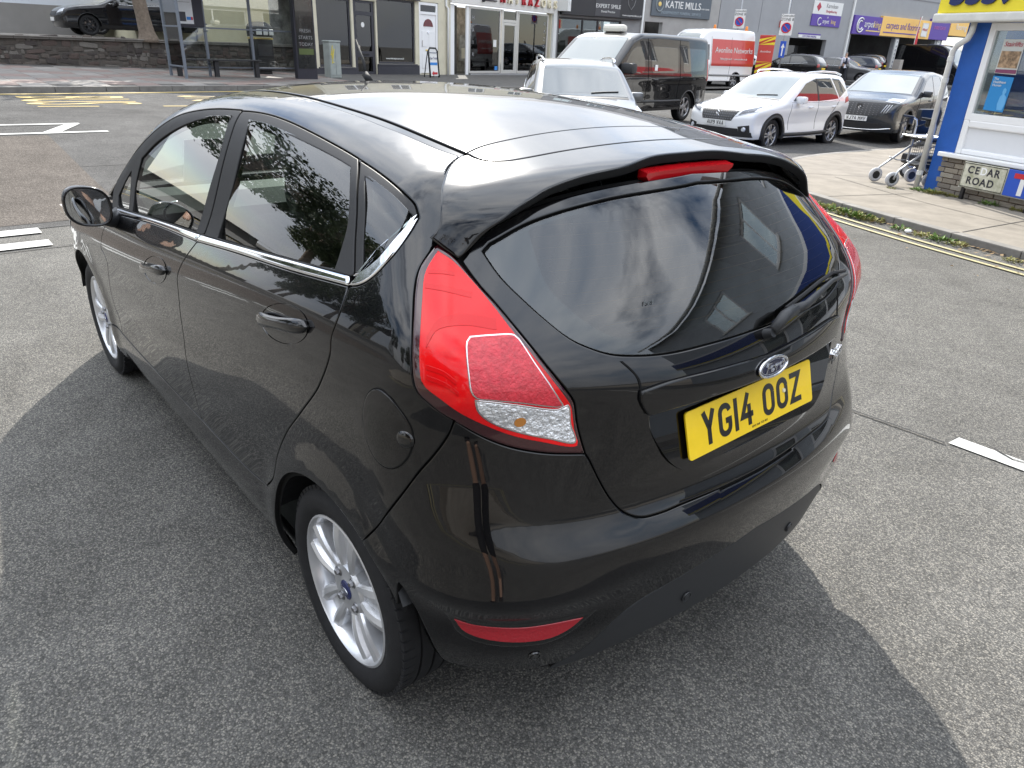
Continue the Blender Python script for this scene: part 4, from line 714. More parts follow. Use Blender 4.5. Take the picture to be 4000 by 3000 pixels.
# ------------------------------------------------------------------ hatchback: wheels, plate, badges, mirror, cabin
rubber=mat('tyre_rubber',(.014,.014,.015),.75,spec=.35,var=.25,vs=30,bump=.12,bs=250)
alloy=mat('alloy_silver',(.70,.71,.73),.30,metal=.7,spec=.5)
alloyd=mat('wheel_dark',(.02,.02,.022),.6)
blueb=mat('badge_blue',(.008,.016,.09),.2,coat=.6)
silver=mat('badge_silver',(.75,.76,.78),.2,metal=1.)
def wheel_mesh(par,loc,out=1,Rt=.288,Wt=.195,Rr=.207,spokes=5,style='twin',rot=0,mats=(None,),cap=True,detail=True,name='wheel'):
    """wheel with its outer face towards +y*out; origin on the axle at the rim face"""
    e=empty(name,loc); e.parent=par; e.empty_display_size=.1
    if out<0: e.rotation_euler=(0,0,PI)
    rm=mats[0] or alloy; s=Rt/.288
    mb=MB(); hw=Wt
    pf=[(Rr-.004,-.012),(Rr+.004,.0),(Rr+.03*s,.012),(Rr+.055*s,.011),(Rt-.012,.0),(Rt-.004,-.012),(Rt,-.024)]
    for g in ((.25,.29),(.45,.49),(.65,.69)):
        pf+= [(Rt,-hw*g[0]),(Rt-.007,-hw*g[0]-.001),(Rt-.007,-hw*g[1]+.001),(Rt,-hw*g[1])]
    pf+= [(Rt,-hw+.03),(Rt-.006,-hw+.012),(Rt-.02,-hw),(Rr+.02,-hw-.004),(Rr-.004,-hw+.012)]
    mb.lathe(pf,64,'Y'); ty=mb.build('tyre',rubber,e,ang=38)
    if detail:
        mb=MB(); nb=64
        for i in range(nb):
            a=2*PI*i/nb; M=Matrix.Rotation(-a,4,'Y')
            mb.box(-.0105*s,.0105*s,-.036,-.003,Rt-.013,Rt+.0005,M=M@Matrix.Rotation(R(-14),4,'X')@Matrix.Translation((0,0,.0)) if 0 else M)
        mb.build('tread_blocks',rubber,e)
    mb=MB(); mb.lathe([(Rr-.012,-.012),(Rr+.001,-.006),(Rr+.003,.001),(Rr-.003,.003),(Rr-.010,-.004),(Rr-.018,-.03),(Rr-.03,-.12),(Rr-.028,-hw+.01)],56,'Y'); mb.build('rim',rm,e,ang=50)
    mb=MB(); mb.lathe([(0,-.085),(Rr-.02,-.085)],32,'Y'); mb.build('brake_backing',alloyd,e)
    mb=MB(); mb.lathe([(.05*s,-.06),(.125*s,-.06),(.125*s,-.075),(.05*s,-.075)],32,'Y'); mb.build('brake_disc',mat('disc_steel',(.18,.15,.13),.5,metal=.8,var=.3,vs=30),e,ang=40)
    # spokes
    def fan(ac,w0,w1,prof,r0,r1,nr=8):
        V=[];Fc=[];na=len(prof)
        for i in range(nr):
            t=i/(nr-1); r=r0+(r1-r0)*t; w=w0+(w1-w0)*t; bowl=-.020+.026*math.sin(min(1,t*1.1)*PI*.62)-.012*t
            for a,h in prof:
                an=ac+a*w; V.append((r*math.cos(an),bowl+h*(.55+.45*t),r*math.sin(an)))
        for i in range(nr-1):
            for j in range(na-1): Fc.append((i*na+j,i*na+j+1,(i+1)*na+j+1,(i+1)*na+j))
        return V,Fc
    for k in range(spokes):
        ac=rot+2*PI*k/spokes; mb=MB()
        if style=='twin':
            V,Fc=fan(ac,R(30),R(17.5),[(-1,-.055),(-1,-.010),(-.9,-.001),(-.62,.004),(-.40,-.003),(-.30,-.020),(.30,-.020),(.40,-.003),(.62,.004),(.9,-.001),(1,-.010),(1,-.055)],.036*s,Rr-.006); mb.add(V,Fc)
        elif style=='y':
            V,Fc=fan(ac,R(16),R(9),[(-1,-.05),(-1,-.004),(-.8,.003),(.8,.003),(1,-.004),(1,-.05)],.04*s,Rr-.006); mb.add(V,Fc)
        elif style=='turbine':
            for d,wd in ((-R(11),R(5.5)),(R(11),R(5.5))):
                V,Fc=fan(ac+d,R(9),wd,[(-1,-.05),(-1,-.004),(-.7,.003),(.7,.003),(1,-.004),(1,-.05)],.04*s,Rr-.006); mb.add(V,Fc)
        else:
            V,Fc=fan(ac,R(22),R(10),[(-1,-.04),(-1,-.004),(0,.004),(1,-.004),(1,-.04)],.05*s,Rr-.010); mb.add(V,Fc)
        mb.build('spoke',rm,e,ang=32)
    mb=MB(); mb.lathe([(0,-.008),(.030*s,-.008),(.040*s,-.012),(.070*s,-.010),(.078*s,-.018),(.08*s,-.05)],32,'Y'); mb.build('hub',rm,e,ang=40)
    if detail:
        for k in range(4):
            a=rot+R(36)+PI/2*k; mb=MB(); mb.lathe([(0,.006),(.007,.006),(.009,.003),(.0095,-.012)],6,'Y',(.054*math.cos(a),-.006,.054*math.sin(a))); mb.lathe([(.0095,-.0085),(.013,-.0085),(.015,-.011)],14,'Y',(.054*math.cos(a),.0,.054*math.sin(a))); mb.build('wheel_nut',mat('nut_steel',(.30,.30,.31),.35,metal=.9),e,ang=30)
    if cap:
        mb=MB(); mb.lathe([(0,-.003),(.024*s,-.0035),(.0275*s,-.006),(.0285*s,-.012)],28,'Y'); mb.build('centre_cap',blueb if detail else rm,e,ang=40)
        if detail:
            mb=MB(); mb.tube([(.017*math.cos(t),-.0018,.0075*math.sin(t)) for t in np.linspace(0,2*PI,25)[:-1]],.0007,5,closed=True); mb.build('cap_oval',silver,e)
            text('cap_script','Ford',.011,silver,e,(0,-.0015,0),(PI/2,0,PI),shear=.3,ext=.0004)
    return e
for x in (0.,2.489):
    wheel_mesh(CAR,(x,.826,.288),1,rot=R(92) if x==0 else R(70)); wheel_mesh(CAR,(x,-.826,.288),-1,rot=R(40))
# wheel housings and floor
for x in (0.,2.489):
    for sg in (1,-1):
        mb=MB(); mb.lathe([(.36,sg*.835),(.365,sg*.80),(.365,sg*.50),(.0,sg*.50)],28,'Y',(x,0,.285),a0=R(12),a1=R(150)); mb.build('wheel_housing',plast,CAR,smooth=False)
mb=MB(); mb.box(.36,2.13,-.79,.79,.185,.24); mb.box(-.40,3.0,-.48,.48,.24,.30); mb.box(-.49,-.33,-.64,-.05,.22,.33); mb.build('floor_pan',plast,CAR)  # last box: added block under the bumper that fills out the car's shadow
mb=MB(); mb.lathe([(.024,0),(.024,.16)],14,'X',(-.50,-.34,.27)); mb.build('exhaust_pipe',mat('exhaust',(.25,.24,.23),.4,metal=1.),CAR,smooth=True)
# number plate
PLM=Matrix.Translation((-.588,.013,.832))@Matrix.Rotation(-PI/2,4,'Z')@Matrix.Rotation(PI/2-.30,4,'X')
pl=empty('number_plate'); pl.parent=CAR; pl.matrix_world=PLM
yel=mat('plate_yellow',(.86,.58,.008),.35,coat=.4,var=.04,vs=20); blk=mat('plate_black',(.006,.006,.006),.3,coat=.4)
def rrect(w,h,r,n=5): return [(sx*(w/2-r)+r*math.cos(a+PI/2*q),sy*(h/2-r)+r*math.sin(a+PI/2*q)) for q,(sx,sy) in enumerate(((1,1),(-1,1),(-1,-1),(1,-1))) for a in np.linspace(0,PI/2,n)]
mb=MB(); mb.prism(rrect(.520,.111,.009),-.002,.002,'Z'); mb.build('plate_board',yel,pl)
# UK plate letters as strokes: 50 x 79 mm, stroke 14 mm
def glyph(ch,w=.050,h=.079,s=.0135):
    W,H=w/2-s/2,h/2-s/2
    r=.017
    def arc(cx,cy,a0,a1,n=7): return [(cx+r*math.cos(R(a)),cy+r*math.sin(R(a))) for a in np.linspace(a0,a1,n)]
    O=arc(W-r,H-r,0,90)+arc(-W+r,H-r,90,180)+arc(-W+r,-H+r,180,270)+arc(W-r,-H+r,270,360); O.append(O[0])
    return {'Y':[[(-W,H+s/2),(0,-.002),(0,-H-s/2)],[(W,H+s/2),(0,-.002)]],'G':[arc(W-r,H-r,12,90)+arc(-W+r,H-r,90,180)+arc(-W+r,-H+r,180,270)+arc(W-r,-H+r,270,360)+[(W,-.003),(.002,-.003)]],
     '1':[[(0,H+s/2),(0,-H-s/2)]],'4':[[(.008,H+s/2),(-W,-.014),(W+s/2,-.014)],[(.010,.012),(.010,-H-s/2)]],'O':[O],'0':[O],'Z':[[(-W-s/2,H),(W,H),(-W,-H),(W+s/2,-H)]],
     'A':[[(-W,-H-s/2),(0,H+s/2),(W,-H-s/2)],[(-W*.6,-.014),(W*.6,-.014)]],'U':[[(-W,H+s/2)]+arc(-W+r,-H+r,180,270)+arc(W-r,-H+r,270,360)+[(W,H+s/2)]],'9':[arc(W-r,H-r,0,90)+arc(-W+r,H-r,90,180)+arc(-W+r,.016,180,270)+[(W,-.001)],[(W,H-r)]+arc(W-r,-H+r,360,270)+[(-W,-H)]],
     'W':[[(-W,H+s/2),(-W*.5,-H-s/2),(0,H*.5),(W*.5,-H-s/2),(W,H+s/2)]],'J':[[(W,H+s/2)]+arc(W-r,-H+r,0,-90)+arc(-W+r,-H+r,270,180)],'7':[[(-W-s/2,H),(W,H),(-.004,-H-s/2)]],'M':[[(-W,-H-s/2),(-W,H),(0,-.008),(W,H),(W,-H-s/2)]],'V':[[(-W,H+s/2),(0,-H-s/2),(W,H+s/2)]]}[ch]
def strokes(mb,lines,s,z0,z1,ox=0,oy=0,k=1.):
    for ln in lines:
        P=[Vector((ox+x*k,oy+y*k)) for x,y in ln]; n=len(P); Lp=[];Rp=[]
        for i,p in enumerate(P):
            d0=(P[i]-P[i-1]).normalized() if i else None; d1=(P[i+1]-P[i]).normalized() if i<n-1 else None
            d0=d0 or d1; d1=d1 or d0; m=Vector((-(d0+d1).y,(d0+d1).x))
            m=m.normalized() if m.length>1e-6 else Vector((-d0.y,d0.x)); cs=max(.45,m.dot(Vector((-d0.y,d0.x)))); m=m*(s*k/2/cs); Lp.append(p+m); Rp.append(p-m)
        V=[(q.x,q.y,z) for z in (z1,z0) for L_ in (Lp,Rp) for q in L_]
        Fc=[(i,n+i,n+i+1,i+1) for i in range(n-1)]+[(i,i+1,2*n+i+1,2*n+i) for i in range(n-1)]+[(n+i,3*n+i,3*n+i+1,n+i+1) for i in range(n-1)]
        mb.add(V,Fc)
def plate_text(par,txt,k=1.,z=.003,m=None):
    adv=[.025 if ch=='1' else (.033 if ch==' ' else .061) for ch in txt]; tot=sum(adv)-.011; x=-tot/2
    for ch,a in zip(txt,adv):
        if ch!=' ':
            w=.014 if ch=='1' else .050; mb=MB(); strokes(mb,glyph(ch),.0135,.0018,z,(x+w/2)*k,.001,k); mb.build('letter',m or blk,par,recalc=False)
        x+=a
plate_text(pl,'YG14 OOZ')
text('maker_mark','REVS Well  TQ2 4EU',.0075,blk,pl,(.015,-.047,.0022),ext=.0003,shear=.2)
mb=MB(); mb.lathe([(0,.0055),(.005,.005),(.0062,.002)],12,'Z',(.128,.006,0)); mb.build('plate_screw',mat('white_cap',(.75,.7,.5),.4),pl,ang=40)
# oval badge
def frameX(y,z,off=0.,roll=0.,f=Frear):
    p=lift('X',np.array([[y,z]]),f)[0]; n=normal(p[None],f)[0]; n=Vector(n); xa=Vector((0,0,1)).cross(n).normalized(); ya=n.cross(xa)
    M=Matrix((xa,ya,n)).transposed().to_4x4(); M.translation=Vector(p)+n*off; return M
bd=empty('badge'); bd.parent=CAR; bd.matrix_world=frameX(0,.938,.010)
oval=lambda a,b,n=40:[(a*math.cos(t),b*math.sin(t)) for t in np.linspace(0,2*PI,n,endpoint=False)]
mb=MB(); mb.prism(oval(.0575,.0225),-.006,.003,'Z'); mb.build('badge_face',mat('badge_dark',(.010,.014,.045),.15,coat=.8),bd)
mb=MB(); mb.tube([(x,y,.003) for x,y in oval(.0575,.0225,48)],.0035,8,closed=True); mb.build('badge_rim',chrome,bd,smooth=True)
mb=MB(); mb.tube([(x,y,.0032) for x,y in oval(.049,.0165,48)],.0007,5,closed=True); mb.build('badge_line',silver,bd)
text('badge_script','Ford',.034,silver,bd,(0,-.001,.0042),ext=.0012,shear=.45,sx=1.15,bold=-.0003)
sc=text('model_script','Fiesta',.052,chrome,CAR,ext=.002,shear=.35,sx=1.1); sc.matrix_world=frameX(-.452,.846,.003)
et=text('glass_etching','Ford',.014,mat('etch_grey',(.05,.06,.06),.5),CAR,ext=.0003,shear=.3); et.matrix_world=frameX(.318,1.118,.0005)
# rear wiper
mb=MB(); wp=[frameX(y,z,o).translation for y,z,o in ((-.005,1.012,.02),(-.05,1.03,.030),(-.10,1.036,.032))]
mb.tube(wp,[.012,.015,.013],10); mb.tube([frameX(y,z,o).translation for y,z,o in ((-.09,1.036,.032),(-.16,1.036,.030),(-.25,1.047,.026),(-.36,1.055,.020),(-.49,1.048,.014))],[.0125,.010,.008,.006,.004],8); WP=mb.build('rear_wiper',plast,CAR,smooth=True)
mb=MB(); mb.tube([frameX(y,z,.010).translation for y,z in ((-.10,1.043),(-.2,1.055),(-.3,1.065),(-.4,1.068),(-.5,1.056))],.005,6); mb.build('wiper_blade',rubber,WP)
mb=MB(); mb.lathe([(0,.022),(.011,.022),(.013,.0)],14); o=mb.build('wiper_pivot',plast,WP,ang=40); o.matrix_world=frameX(-.002,1.008,0)
# door mirrors
mirror=mat('mirror_glass',(.75,.78,.8),.01,metal=1.)
for sg in (1,-1):
    e=empty('door_mirror',(1.725,.925*sg,.985)); e.parent=CAR
    def sq(a,b,t,p=2.6): c_,s_=math.cos(t),math.sin(t); return (a*math.copysign(abs(c_)**(2/p),c_),b*math.copysign(abs(s_)**(2/p),s_))
    def ring(x,k,dx=0): return [(x-(.012*(yy/.08) if 0 else 0),sg*(yy*k+dx),zz*k+.010*(yy/.08)) for yy,zz in (sq(.080,.075*(1.0),t) for t in np.linspace(0,2*PI,36,endpoint=False))]
    V=[];Fc=[]
    prof=[(-.004,.90),(-.008,.955),(-.004,1.0),(.02,1.01),(.05,.95),(.08,.82),(.105,.60),(.118,.33),(.122,.02)]
    for x,k in prof: V+=ring(x,k)
    for i in range(len(prof)-1):
        for j in range(36): Fc.append((i*36+j,i*36+(j+1)%36,(i+1)*36+(j+1)%36,(i+1)*36+j))
    mesh('mirror_shell',V,Fc,[paint],e,smooth=True)
    V=ring(.004,.93)+ring(-.004,.905); mesh('mirror_glass',ring(.002,.90),[tuple(range(36))],mirror,e)
    mesh('mirror_bezel',ring(-.0055,.965)+ring(.003,.87),[(j,(j+1)%36,36+(j+1)%36,36+j) for j in range(36)],plast,e)
    mb=MB(); mb.tube([(.05,-.055*sg,-.055),(.09,-.09*sg,-.075),(.14,-.125*sg,-.085),(.17,-.14*sg,-.085)],[.030,.032,.036,.042],12); mb.build('mirror_stalk',plast,e,smooth=True)
    mb=MB(); mb.bbox(.03,.10,sg*.062-.004,sg*.062+.004+.012,-.03,.0,.003); mb.build('side_repeater',mat('repeater',(.6,.5,.4),.2,coat=.5),e)
# aerial
mb=MB(); mb.tube([(1.20,0,1.45),(1.235,0,1.475)],.013,10); mb.tube([(1.23,0,1.472),(1.262,-.012,1.515),(1.33,-.02,1.59)],[.0065,.006,.0035],6); mb.build('roof_aerial',rubber,CAR,smooth=True)
# cabin
seatm=mat('seat_cloth',(.06,.062,.068),.9,spec=.2,var=.25,vs=120); dashm=mat('dash_plastic',(.07,.07,.073),.6,spec=.3)
def seat(x,y):
    e=empty('front_seat',(x,y,0)); e.parent=CAR
    mb=MB(); mb.bbox(-.02,.50,-.25,.25,.33,.50,.05); mb.build('seat_cushion',seatm,e,ang=40)
    M=Matrix.Translation((.02,0,.48))@Matrix.Rotation(R(-20),4,'Y'); mb=MB(); mb.bbox(-.07,.07,-.24,.24,0,.60,.05,M=M); mb.build('seat_back',seatm,e,ang=40)
    mb=MB(); mb.bbox(-.055,.055,-.13,.13,.63,.82,.045,M=M); mb.tube([M@Vector((0,.06,.58)),M@Vector((0,.06,.66))],.007,6); mb.tube([M@Vector((0,-.06,.58)),M@Vector((0,-.06,.66))],.007,6); mb.build('headrest',seatm,e,ang=40)
seat(1.12,.36); seat(1.12,-.36)
e=empty('rear_seat'); e.parent=CAR
mb=MB(); mb.bbox(.25,.75,-.60,.60,.38,.52,.05); mb.build('seat_cushion',seatm,e,ang=40)
M=Matrix.Translation((.22,0,.50))@Matrix.Rotation(R(-22),4,'Y'); mb=MB(); mb.bbox(-.06,.08,-.58,.58,0,.55,.05,M=M); mb.build('seat_back',seatm,e,ang=40)
for y in (.34,0,-.34): mb=MB(); mb.bbox(-.04,.05,-.12,.12,.54,.66,.035,M=M@Matrix.Translation((0,y,0))); mb.build('headrest',seatm,e,ang=40)
mb=MB(); mb.box(-.42,.02,-.50,.50,.98,.995); mb.build('parcel_shelf',seatm,CAR)
mb=MB(); mb.prism([(1.72,.45),(1.72,.93),(1.80,.985),(2.16,.955),(2.18,.45)],-.72,.72,'Y'); mb.build('dashboard',dashm,CAR)
mb=MB(); mb.bbox(1.66,1.78,-.14,.14,.62,.94,.02); mb.bbox(1.655,1.67,-.10,.10,.86,.93,.005); mb.build('centre_console',dashm,CAR,ang=40)
mb=MB()
for sg in (1,-1): mb.tube([(1.71,sg*.62+.045*math.cos(t),.93+.045*math.sin(t)) for t in np.linspace(0,2*PI,24,endpoint=False)],.006,6,closed=True)
mb.build('air_vent_ring',silver,CAR,smooth=True)
mb=MB(); Ms=Matrix.Translation((1.52,-.36,.86))@Matrix.Rotation(R(-65),4,'Y'); mb.tube([Ms@Vector((.185*math.cos(t),.185*math.sin(t),0)) for t in np.linspace(0,2*PI,32,endpoint=False)],.016,8,closed=True); mb.bbox(-.05,.05,-.08,.08,-.03,.02,.02,M=Ms); mb.bbox(-.015,.015,-.18,.18,-.012,.008,.005,M=Ms); mb.build('steering_wheel',dashm,CAR,ang=40)
mb=MB(); mb.bbox(1.32,1.36,-.12,.12,1.33,1.39,.012); mb.build('inside_mirror',plast,CAR,ang=40)
headl=mat('headlining',(.30,.30,.28),.9); mb=MB()
hx=np.linspace(-.15,1.20,12); hy=np.linspace(-.5,.5,11); V=[(x,y,float(roofz(np.array([x]),np.array([y]))[0])-.035) for x in hx for y in hy]; mesh('headlining',V,[(i*11+j,i*11+j+1,(i+1)*11+j+1,(i+1)*11+j) for i in range(11) for j in range(10)],headl,CAR,smooth=True)
card=mat('card_white',(.72,.74,.72),.7); inkm=mat('card_ink',(.03,.03,.04),.7)
def price_card(name,M,w,h,lines):
    e=empty(name); e.parent=CAR; e.matrix_world=M; mb=MB(); mb.box(-w/2,w/2,-h/2,h/2,-.0008,.0008); mb.build('card',card,e)
    for s,sz,x,y in lines: o=text('card_text',s,sz,inkm,e,(x,y,-.0016),ext=.0003)
price_card('price_card',Matrix.Translation((1.66,.05,1.20))@Matrix.Rotation(PI/2,4,'Z')@Matrix.Rotation(R(65),4,'X'),.30,.20,[('£',.09,.08,.02),('ASK FOR',.035,-.02,-.07)])
price_card('price_card',Matrix.Translation((1.78,.42,1.12))@Matrix.Rotation(PI/2,4,'Z')@Matrix.Rotation(R(62),4,'X'),.24,.20,[('A',.05,-.07,.05)])
# ------------------------------------------------------------------ shops and street furniture
shopglass=glass_mat('shop_glass',(.74,.79,.78)); dark=mat('dark_interior',(.05,.048,.045),.9,var=.3,vs=2); 
def mtext(par,s,size,m,x,z,y=-.012,ext=.004,**k): return text('lettering',s,size,m,par,(x,y,z),(PI/2,0,0),ext=ext,**k)
def wall_holes(name,s0,s1,z0,z1,holes,m,par,y0=0.,y1=.3):
    S=sorted({s0,s1,*[h[0] for h in holes],*[h[1] for h in holes]}); Zs=sorted({z0,z1,*[h[2] for h in holes],*[h[3] for h in holes]}); mb=MB()
    for a,b in zip(S,S[1:]):
        run=None
        for c_,d in list(zip(Zs,Zs[1:]))+[(None,None)]:
            ins=c_ is None or any(h[0]<(a+b)/2<h[1] and h[2]<(c_+d)/2<h[3] for h in holes)
            if not ins: run=(run[0],d) if run else (c_,d)
            elif run: mb.box(a,b,y0,y1,run[0],run[1]); run=None
    return mb.build(name,m,par)
def window(par,s0,s1,z0,z1,m,fw=.06,bars=(),hb=(),y=.06,gm=None,name='window',sill=None):
    e=empty(name,(0,0,0)); e.parent=par; mb=MB()
    mb.bbox(s0,s0+fw,y,y+.08,z0,z1,.006); mb.bbox(s1-fw,s1,y,y+.08,z0,z1,.006); mb.bbox(s0+fw,s1-fw,y,y+.08,z0,z0+fw,.006); mb.bbox(s0+fw,s1-fw,y,y+.08,z1-fw,z1,.006)
    for b in bars: mb.bbox(b-fw/2,b+fw/2,y,y+.08,z0+fw,z1-fw,.006)
    for b in hb: mb.bbox(s0+fw,s1-fw,y+.004,y+.076,b-fw/2,b+fw/2,.006)
    mb.build('frame',m,e); cuts=[s0]+list(bars)+[s1]; 
    for a,b in zip(cuts,cuts[1:]):
        mb=MB(); mb.box(a+fw*.4,b-fw*.4,y+.035,y+.041,z0+fw*.5,z1-fw*.5); mb.build('pane',gm or shopglass,e)
    if sill: mb=MB(); mb.bbox(s0-.06,s1+.06,y-.12,y+.02,z0-.07,z0-.002,.01); mb.build('sill',sill,e)
    return e
def building(name,P0,d,label,cat='shop'):
    return empty(name,(P0[0],P0[1],0),math.atan2(d[1],d[0]),label,cat)
charc=mat('charcoal_frame',(.035,.035,.045),.45,var=.1,vs=4); cream=mat('cream_render',(.60,.56,.43),.85,var=.10,vs=1.5,bump=.2,bs=30); greyr=mat('grey_cladding',(.30,.305,.315),.6,var=.06,vs=1.2); greyd=mat('grey_render',(.27,.27,.27),.85,var=.12,vs=1.5)
upvc=mat('white_upvc',(.80,.80,.80),.30,coat=.2); whitep=mat('white_paint',(.72,.72,.70),.5); blackp=mat('black_panel',(.012,.012,.014),.35); redp=mat('red_print',(.50,.02,.03),.5); bluep=mat('blue_print',(.03,.20,.55),.5)
navy=mat('navy_print',(.01,.02,.10),.5); purple=mat('purple_print',(.10,.05,.32),.5); orange_p=mat('amber_print',(.85,.52,.14),.5); green_p=mat('green_print',(.06,.30,.12),.5); tan=mat('tan_print',(.55,.50,.40),.6); gold=mat('gold_print',(.75,.55,.18),.5)
slate=mat('roof_slate',(.10,.10,.11),.7,var=.2,vs=6)
# --- optician
OA=(24.95,-11.85); dA=(.2659,-.964)
o=building('optician_shop',OA,dA,'cream shop with charcoal window frames, door and plinth behind the bus shelter')
wall_holes('wall',-1.0,4.93,-.1,7.2,[(-.45,1.2,.66,2.95),(1.32,2.46,.35,2.95),(2.55,4.75,.78,3.1),(.2,1.5,4.6,6.2),(3.0,4.3,4.6,6.2)],cream,o)
mb=MB(); mb.bbox(-.99,1.30,-.05,-.003,.1,.62,.01); mb.bbox(2.48,4.93,-.05,-.003,.1,.74,.01); mb.build('plinth',charc,o)
mb=MB(); mb.bbox(-.9,4.93,-.14,-.003,3.12,3.75,.01); mb.build('fascia',charc,o)
window(o,-.45,1.2,.66,2.95,charc,.08,sill=charc); window(o,2.55,4.75,.78,3.1,charc,.08,sill=charc); window(o,.2,1.5,4.6,6.2,upvc,.07,bars=(.85,),sill=whitep); window(o,3.0,4.3,4.6,6.2,upvc,.07,bars=(3.65,),sill=whitep)
d=empty('door'); d.parent=o; mb=MB(); mb.bbox(1.34,1.50,.05,.13,.36,2.94,.006); mb.bbox(2.30,2.44,.05,.13,.36,2.94,.006); mb.bbox(1.5,2.3,.05,.13,.36,.50,.006); mb.bbox(1.5,2.3,.05,.13,1.02,1.22,.006); mb.bbox(1.5,2.3,.05,.13,2.44,2.58,.006); mb.bbox(1.5,2.3,.05,.13,2.86,2.94,.006); mb.build('door_frame',charc,d)
mb=MB(); mb.box(1.5,2.3,.085,.09,.5,2.86); mb.build('pane',shopglass,d); mb=MB(); mb.bbox(1.75,2.1,.02,.05,1.09,1.14,.006); mb.build('letter_plate',blackp,d); mb=MB(); mb.tube([(1.56,-.01,1.22),(1.56,-.01,1.42)],.013,8); mb.build('handle',chrome,d); mb=MB(); mb.bbox(1.30,2.48,-.22,.05,.20,.33,.02); mb.build('door_step',whitep,d)
mb=MB(); mb.box(-.40,.42,.145,.15,1.72,2.62); mb.build('window_poster',tan,o)
for k,(s,z) in enumerate((('BUY ONE GET',2.52),('PAIRS OF',2.36),('GLASSES',2.22),('FROM £50',2.08))): mtext(o,s,.135 if k else .09,inkm if 'inkm' in globals() else blackp,.02,z,.142)
mb=MB(); mb.box(.72,.95,.145,.15,1.75,2.12); mb.build('notice',whitep,o); mb=MB(); mb.lathe([(0,0),(.09,0)],20,'Y',(1.86,.08,2.13)); mb.build('notice',whitep,o)
mb=MB(); mb.bbox(2.75,3.0,.3,.42,1.38,1.56,.01); mb.build('display_box',gold,o); mb=MB(); mb.bbox(3.55,3.75,.3,.4,1.36,1.48,.01); mb.build('display_box',redp,o); mb=MB(); mb.box(2.6,4.7,.2,.5,1.30,1.335); mb.build('display_shelf',tan,o)
mb=MB(); mb.box(2.62,3.1,.35,.37,1.9,2.85); mb.build('display_panel',green_p,o); mb=MB(); mb.box(3.2,4.65,1.1,1.12,2.2,3.0); mb.build('display_panel',whitep,o)
mtext(o,'www.rivieraeyecare.co.uk',.10,whitep,3.6,.98,.09)
mb=MB(); mb.box(-.95,4.9,1.9,1.95,.1,3.1); mb.box(-.95,4.9,.3,1.95,.05,.12); mb.box(-.95,4.9,.3,1.95,3.08,3.12); mb.build('interior',mat('shop_interior',(.24,.23,.21),.9,var=.6,vs=3),o)
mb=MB(); mb.prism([(-.3,7.2),(3.5,9.4),(7.3,7.2)],-1.0,6.9,'X') if 0 else mb.add([(-1,-.3,7.2),(6.9,-.3,7.2),(6.9,4,9.5),(-1,4,9.5)],[(0,1,2,3)]); mb.build('roof',slate,o)
# white house door bay
wall_holes('wall',4.94,6.9,-.1,7.2,[(4.98,6.2,.40,3.12)],cream,o); wd=empty('house_door'); wd.parent=o
mb=MB(); mb.bbox(4.99,5.10,.02,.12,.42,3.1,.006); mb.bbox(6.08,6.19,.02,.12,.42,3.1,.006); mb.bbox(5.1,6.08,.02,.12,2.66,2.76,.006); mb.bbox(5.1,6.08,.02,.12,3.0,3.1,.006); mb.build('door_frame',upvc,wd); mb=MB(); mb.bbox(5.1,6.08,.05,.10,.44,2.66,.006); mb.build('door_leaf',upvc,wd)
mb=MB(); mb.box(5.1,6.08,.06,.066,2.76,3.0); mb.build('fanlight',shopglass,wd)
mb=MB(); mb.prism([(5.60+.30*math.cos(t),2.22+.28*math.sin(t)) for t in np.linspace(0,PI,17)],.035,.049,'Y'); mb.build('arched_light',mat('maroon_glass',(.14,.03,.035),.15),wd)
for a,b,c_,e_ in ((5.2,5.54,1.45,2.05),(5.64,5.98,1.45,2.05),(5.2,5.54,.62,1.2),(5.64,5.98,.62,1.2)): mb=MB(); mb.bbox(a,b,.038,.052,c_,e_,.012); mb.build('door_panel',upvc,wd)
mb=MB(); mb.bbox(5.42,5.78,.03,.05,1.29,1.35,.006); mb.build('letter_plate',gold,wd); mb=MB(); mb.lathe([(0,-.03),(.05,-.03),(.06,0)],14,'Y',(5.6,.05,2.0)); mb.build('door_knocker',chrome,wd); mb=MB(); mb.tube([(5.2,.02,1.45),(5.2,.02,1.70)],.012,8); mb.build('handle',chrome,wd)
mb=MB(); mb.tube([(6.76,-.08,.12),(6.76,-.08,2.95),(6.68,-.03,3.05),(6.68,-.03,7.1)],.055,10); mb.build('drainpipe',whitep,o,smooth=True)
# --- hairdresser
hb=building('hair_salon',OA,dA,'hair salon with pale aluminium shopfront and cut-out red and cream sign letters')
pale=mat('pale_aluminium',(.62,.60,.56),.35,metal=.4)
wall_holes('wall',6.95,15.55,-.1,7.2,[(7.02,15.2,.25,3.22),(8.5,9.9,4.6,6.2),(12.0,13.4,4.6,6.2)],cream,hb); 
for a,b,bars in ((8.42,10.86,()),(12.3,15.05,())): window(hb,a,b,.42,3.15,pale,.09)
e=empty('door'); e.parent=hb; mb=MB(); mb.bbox(10.92,11.05,.05,.13,.36,3.15,.006); mb.bbox(12.12,12.26,.05,.13,.36,3.15,.006); mb.bbox(11.05,12.12,.05,.13,2.62,2.74,.006); mb.bbox(11.05,12.12,.05,.13,.36,.55,.006); mb.bbox(11.05,12.12,.05,.13,2.5,2.61,.006); mb.bbox(11.05,11.15,.06,.12,.55,2.5,.006); mb.bbox(12.02,12.12,.06,.12,.55,2.5,.006); mb.build('door_frame',pale,e); mb=MB(); mb.box(11.05,12.12,.085,.09,.5,3.1); mb.build('pane',shopglass,e)
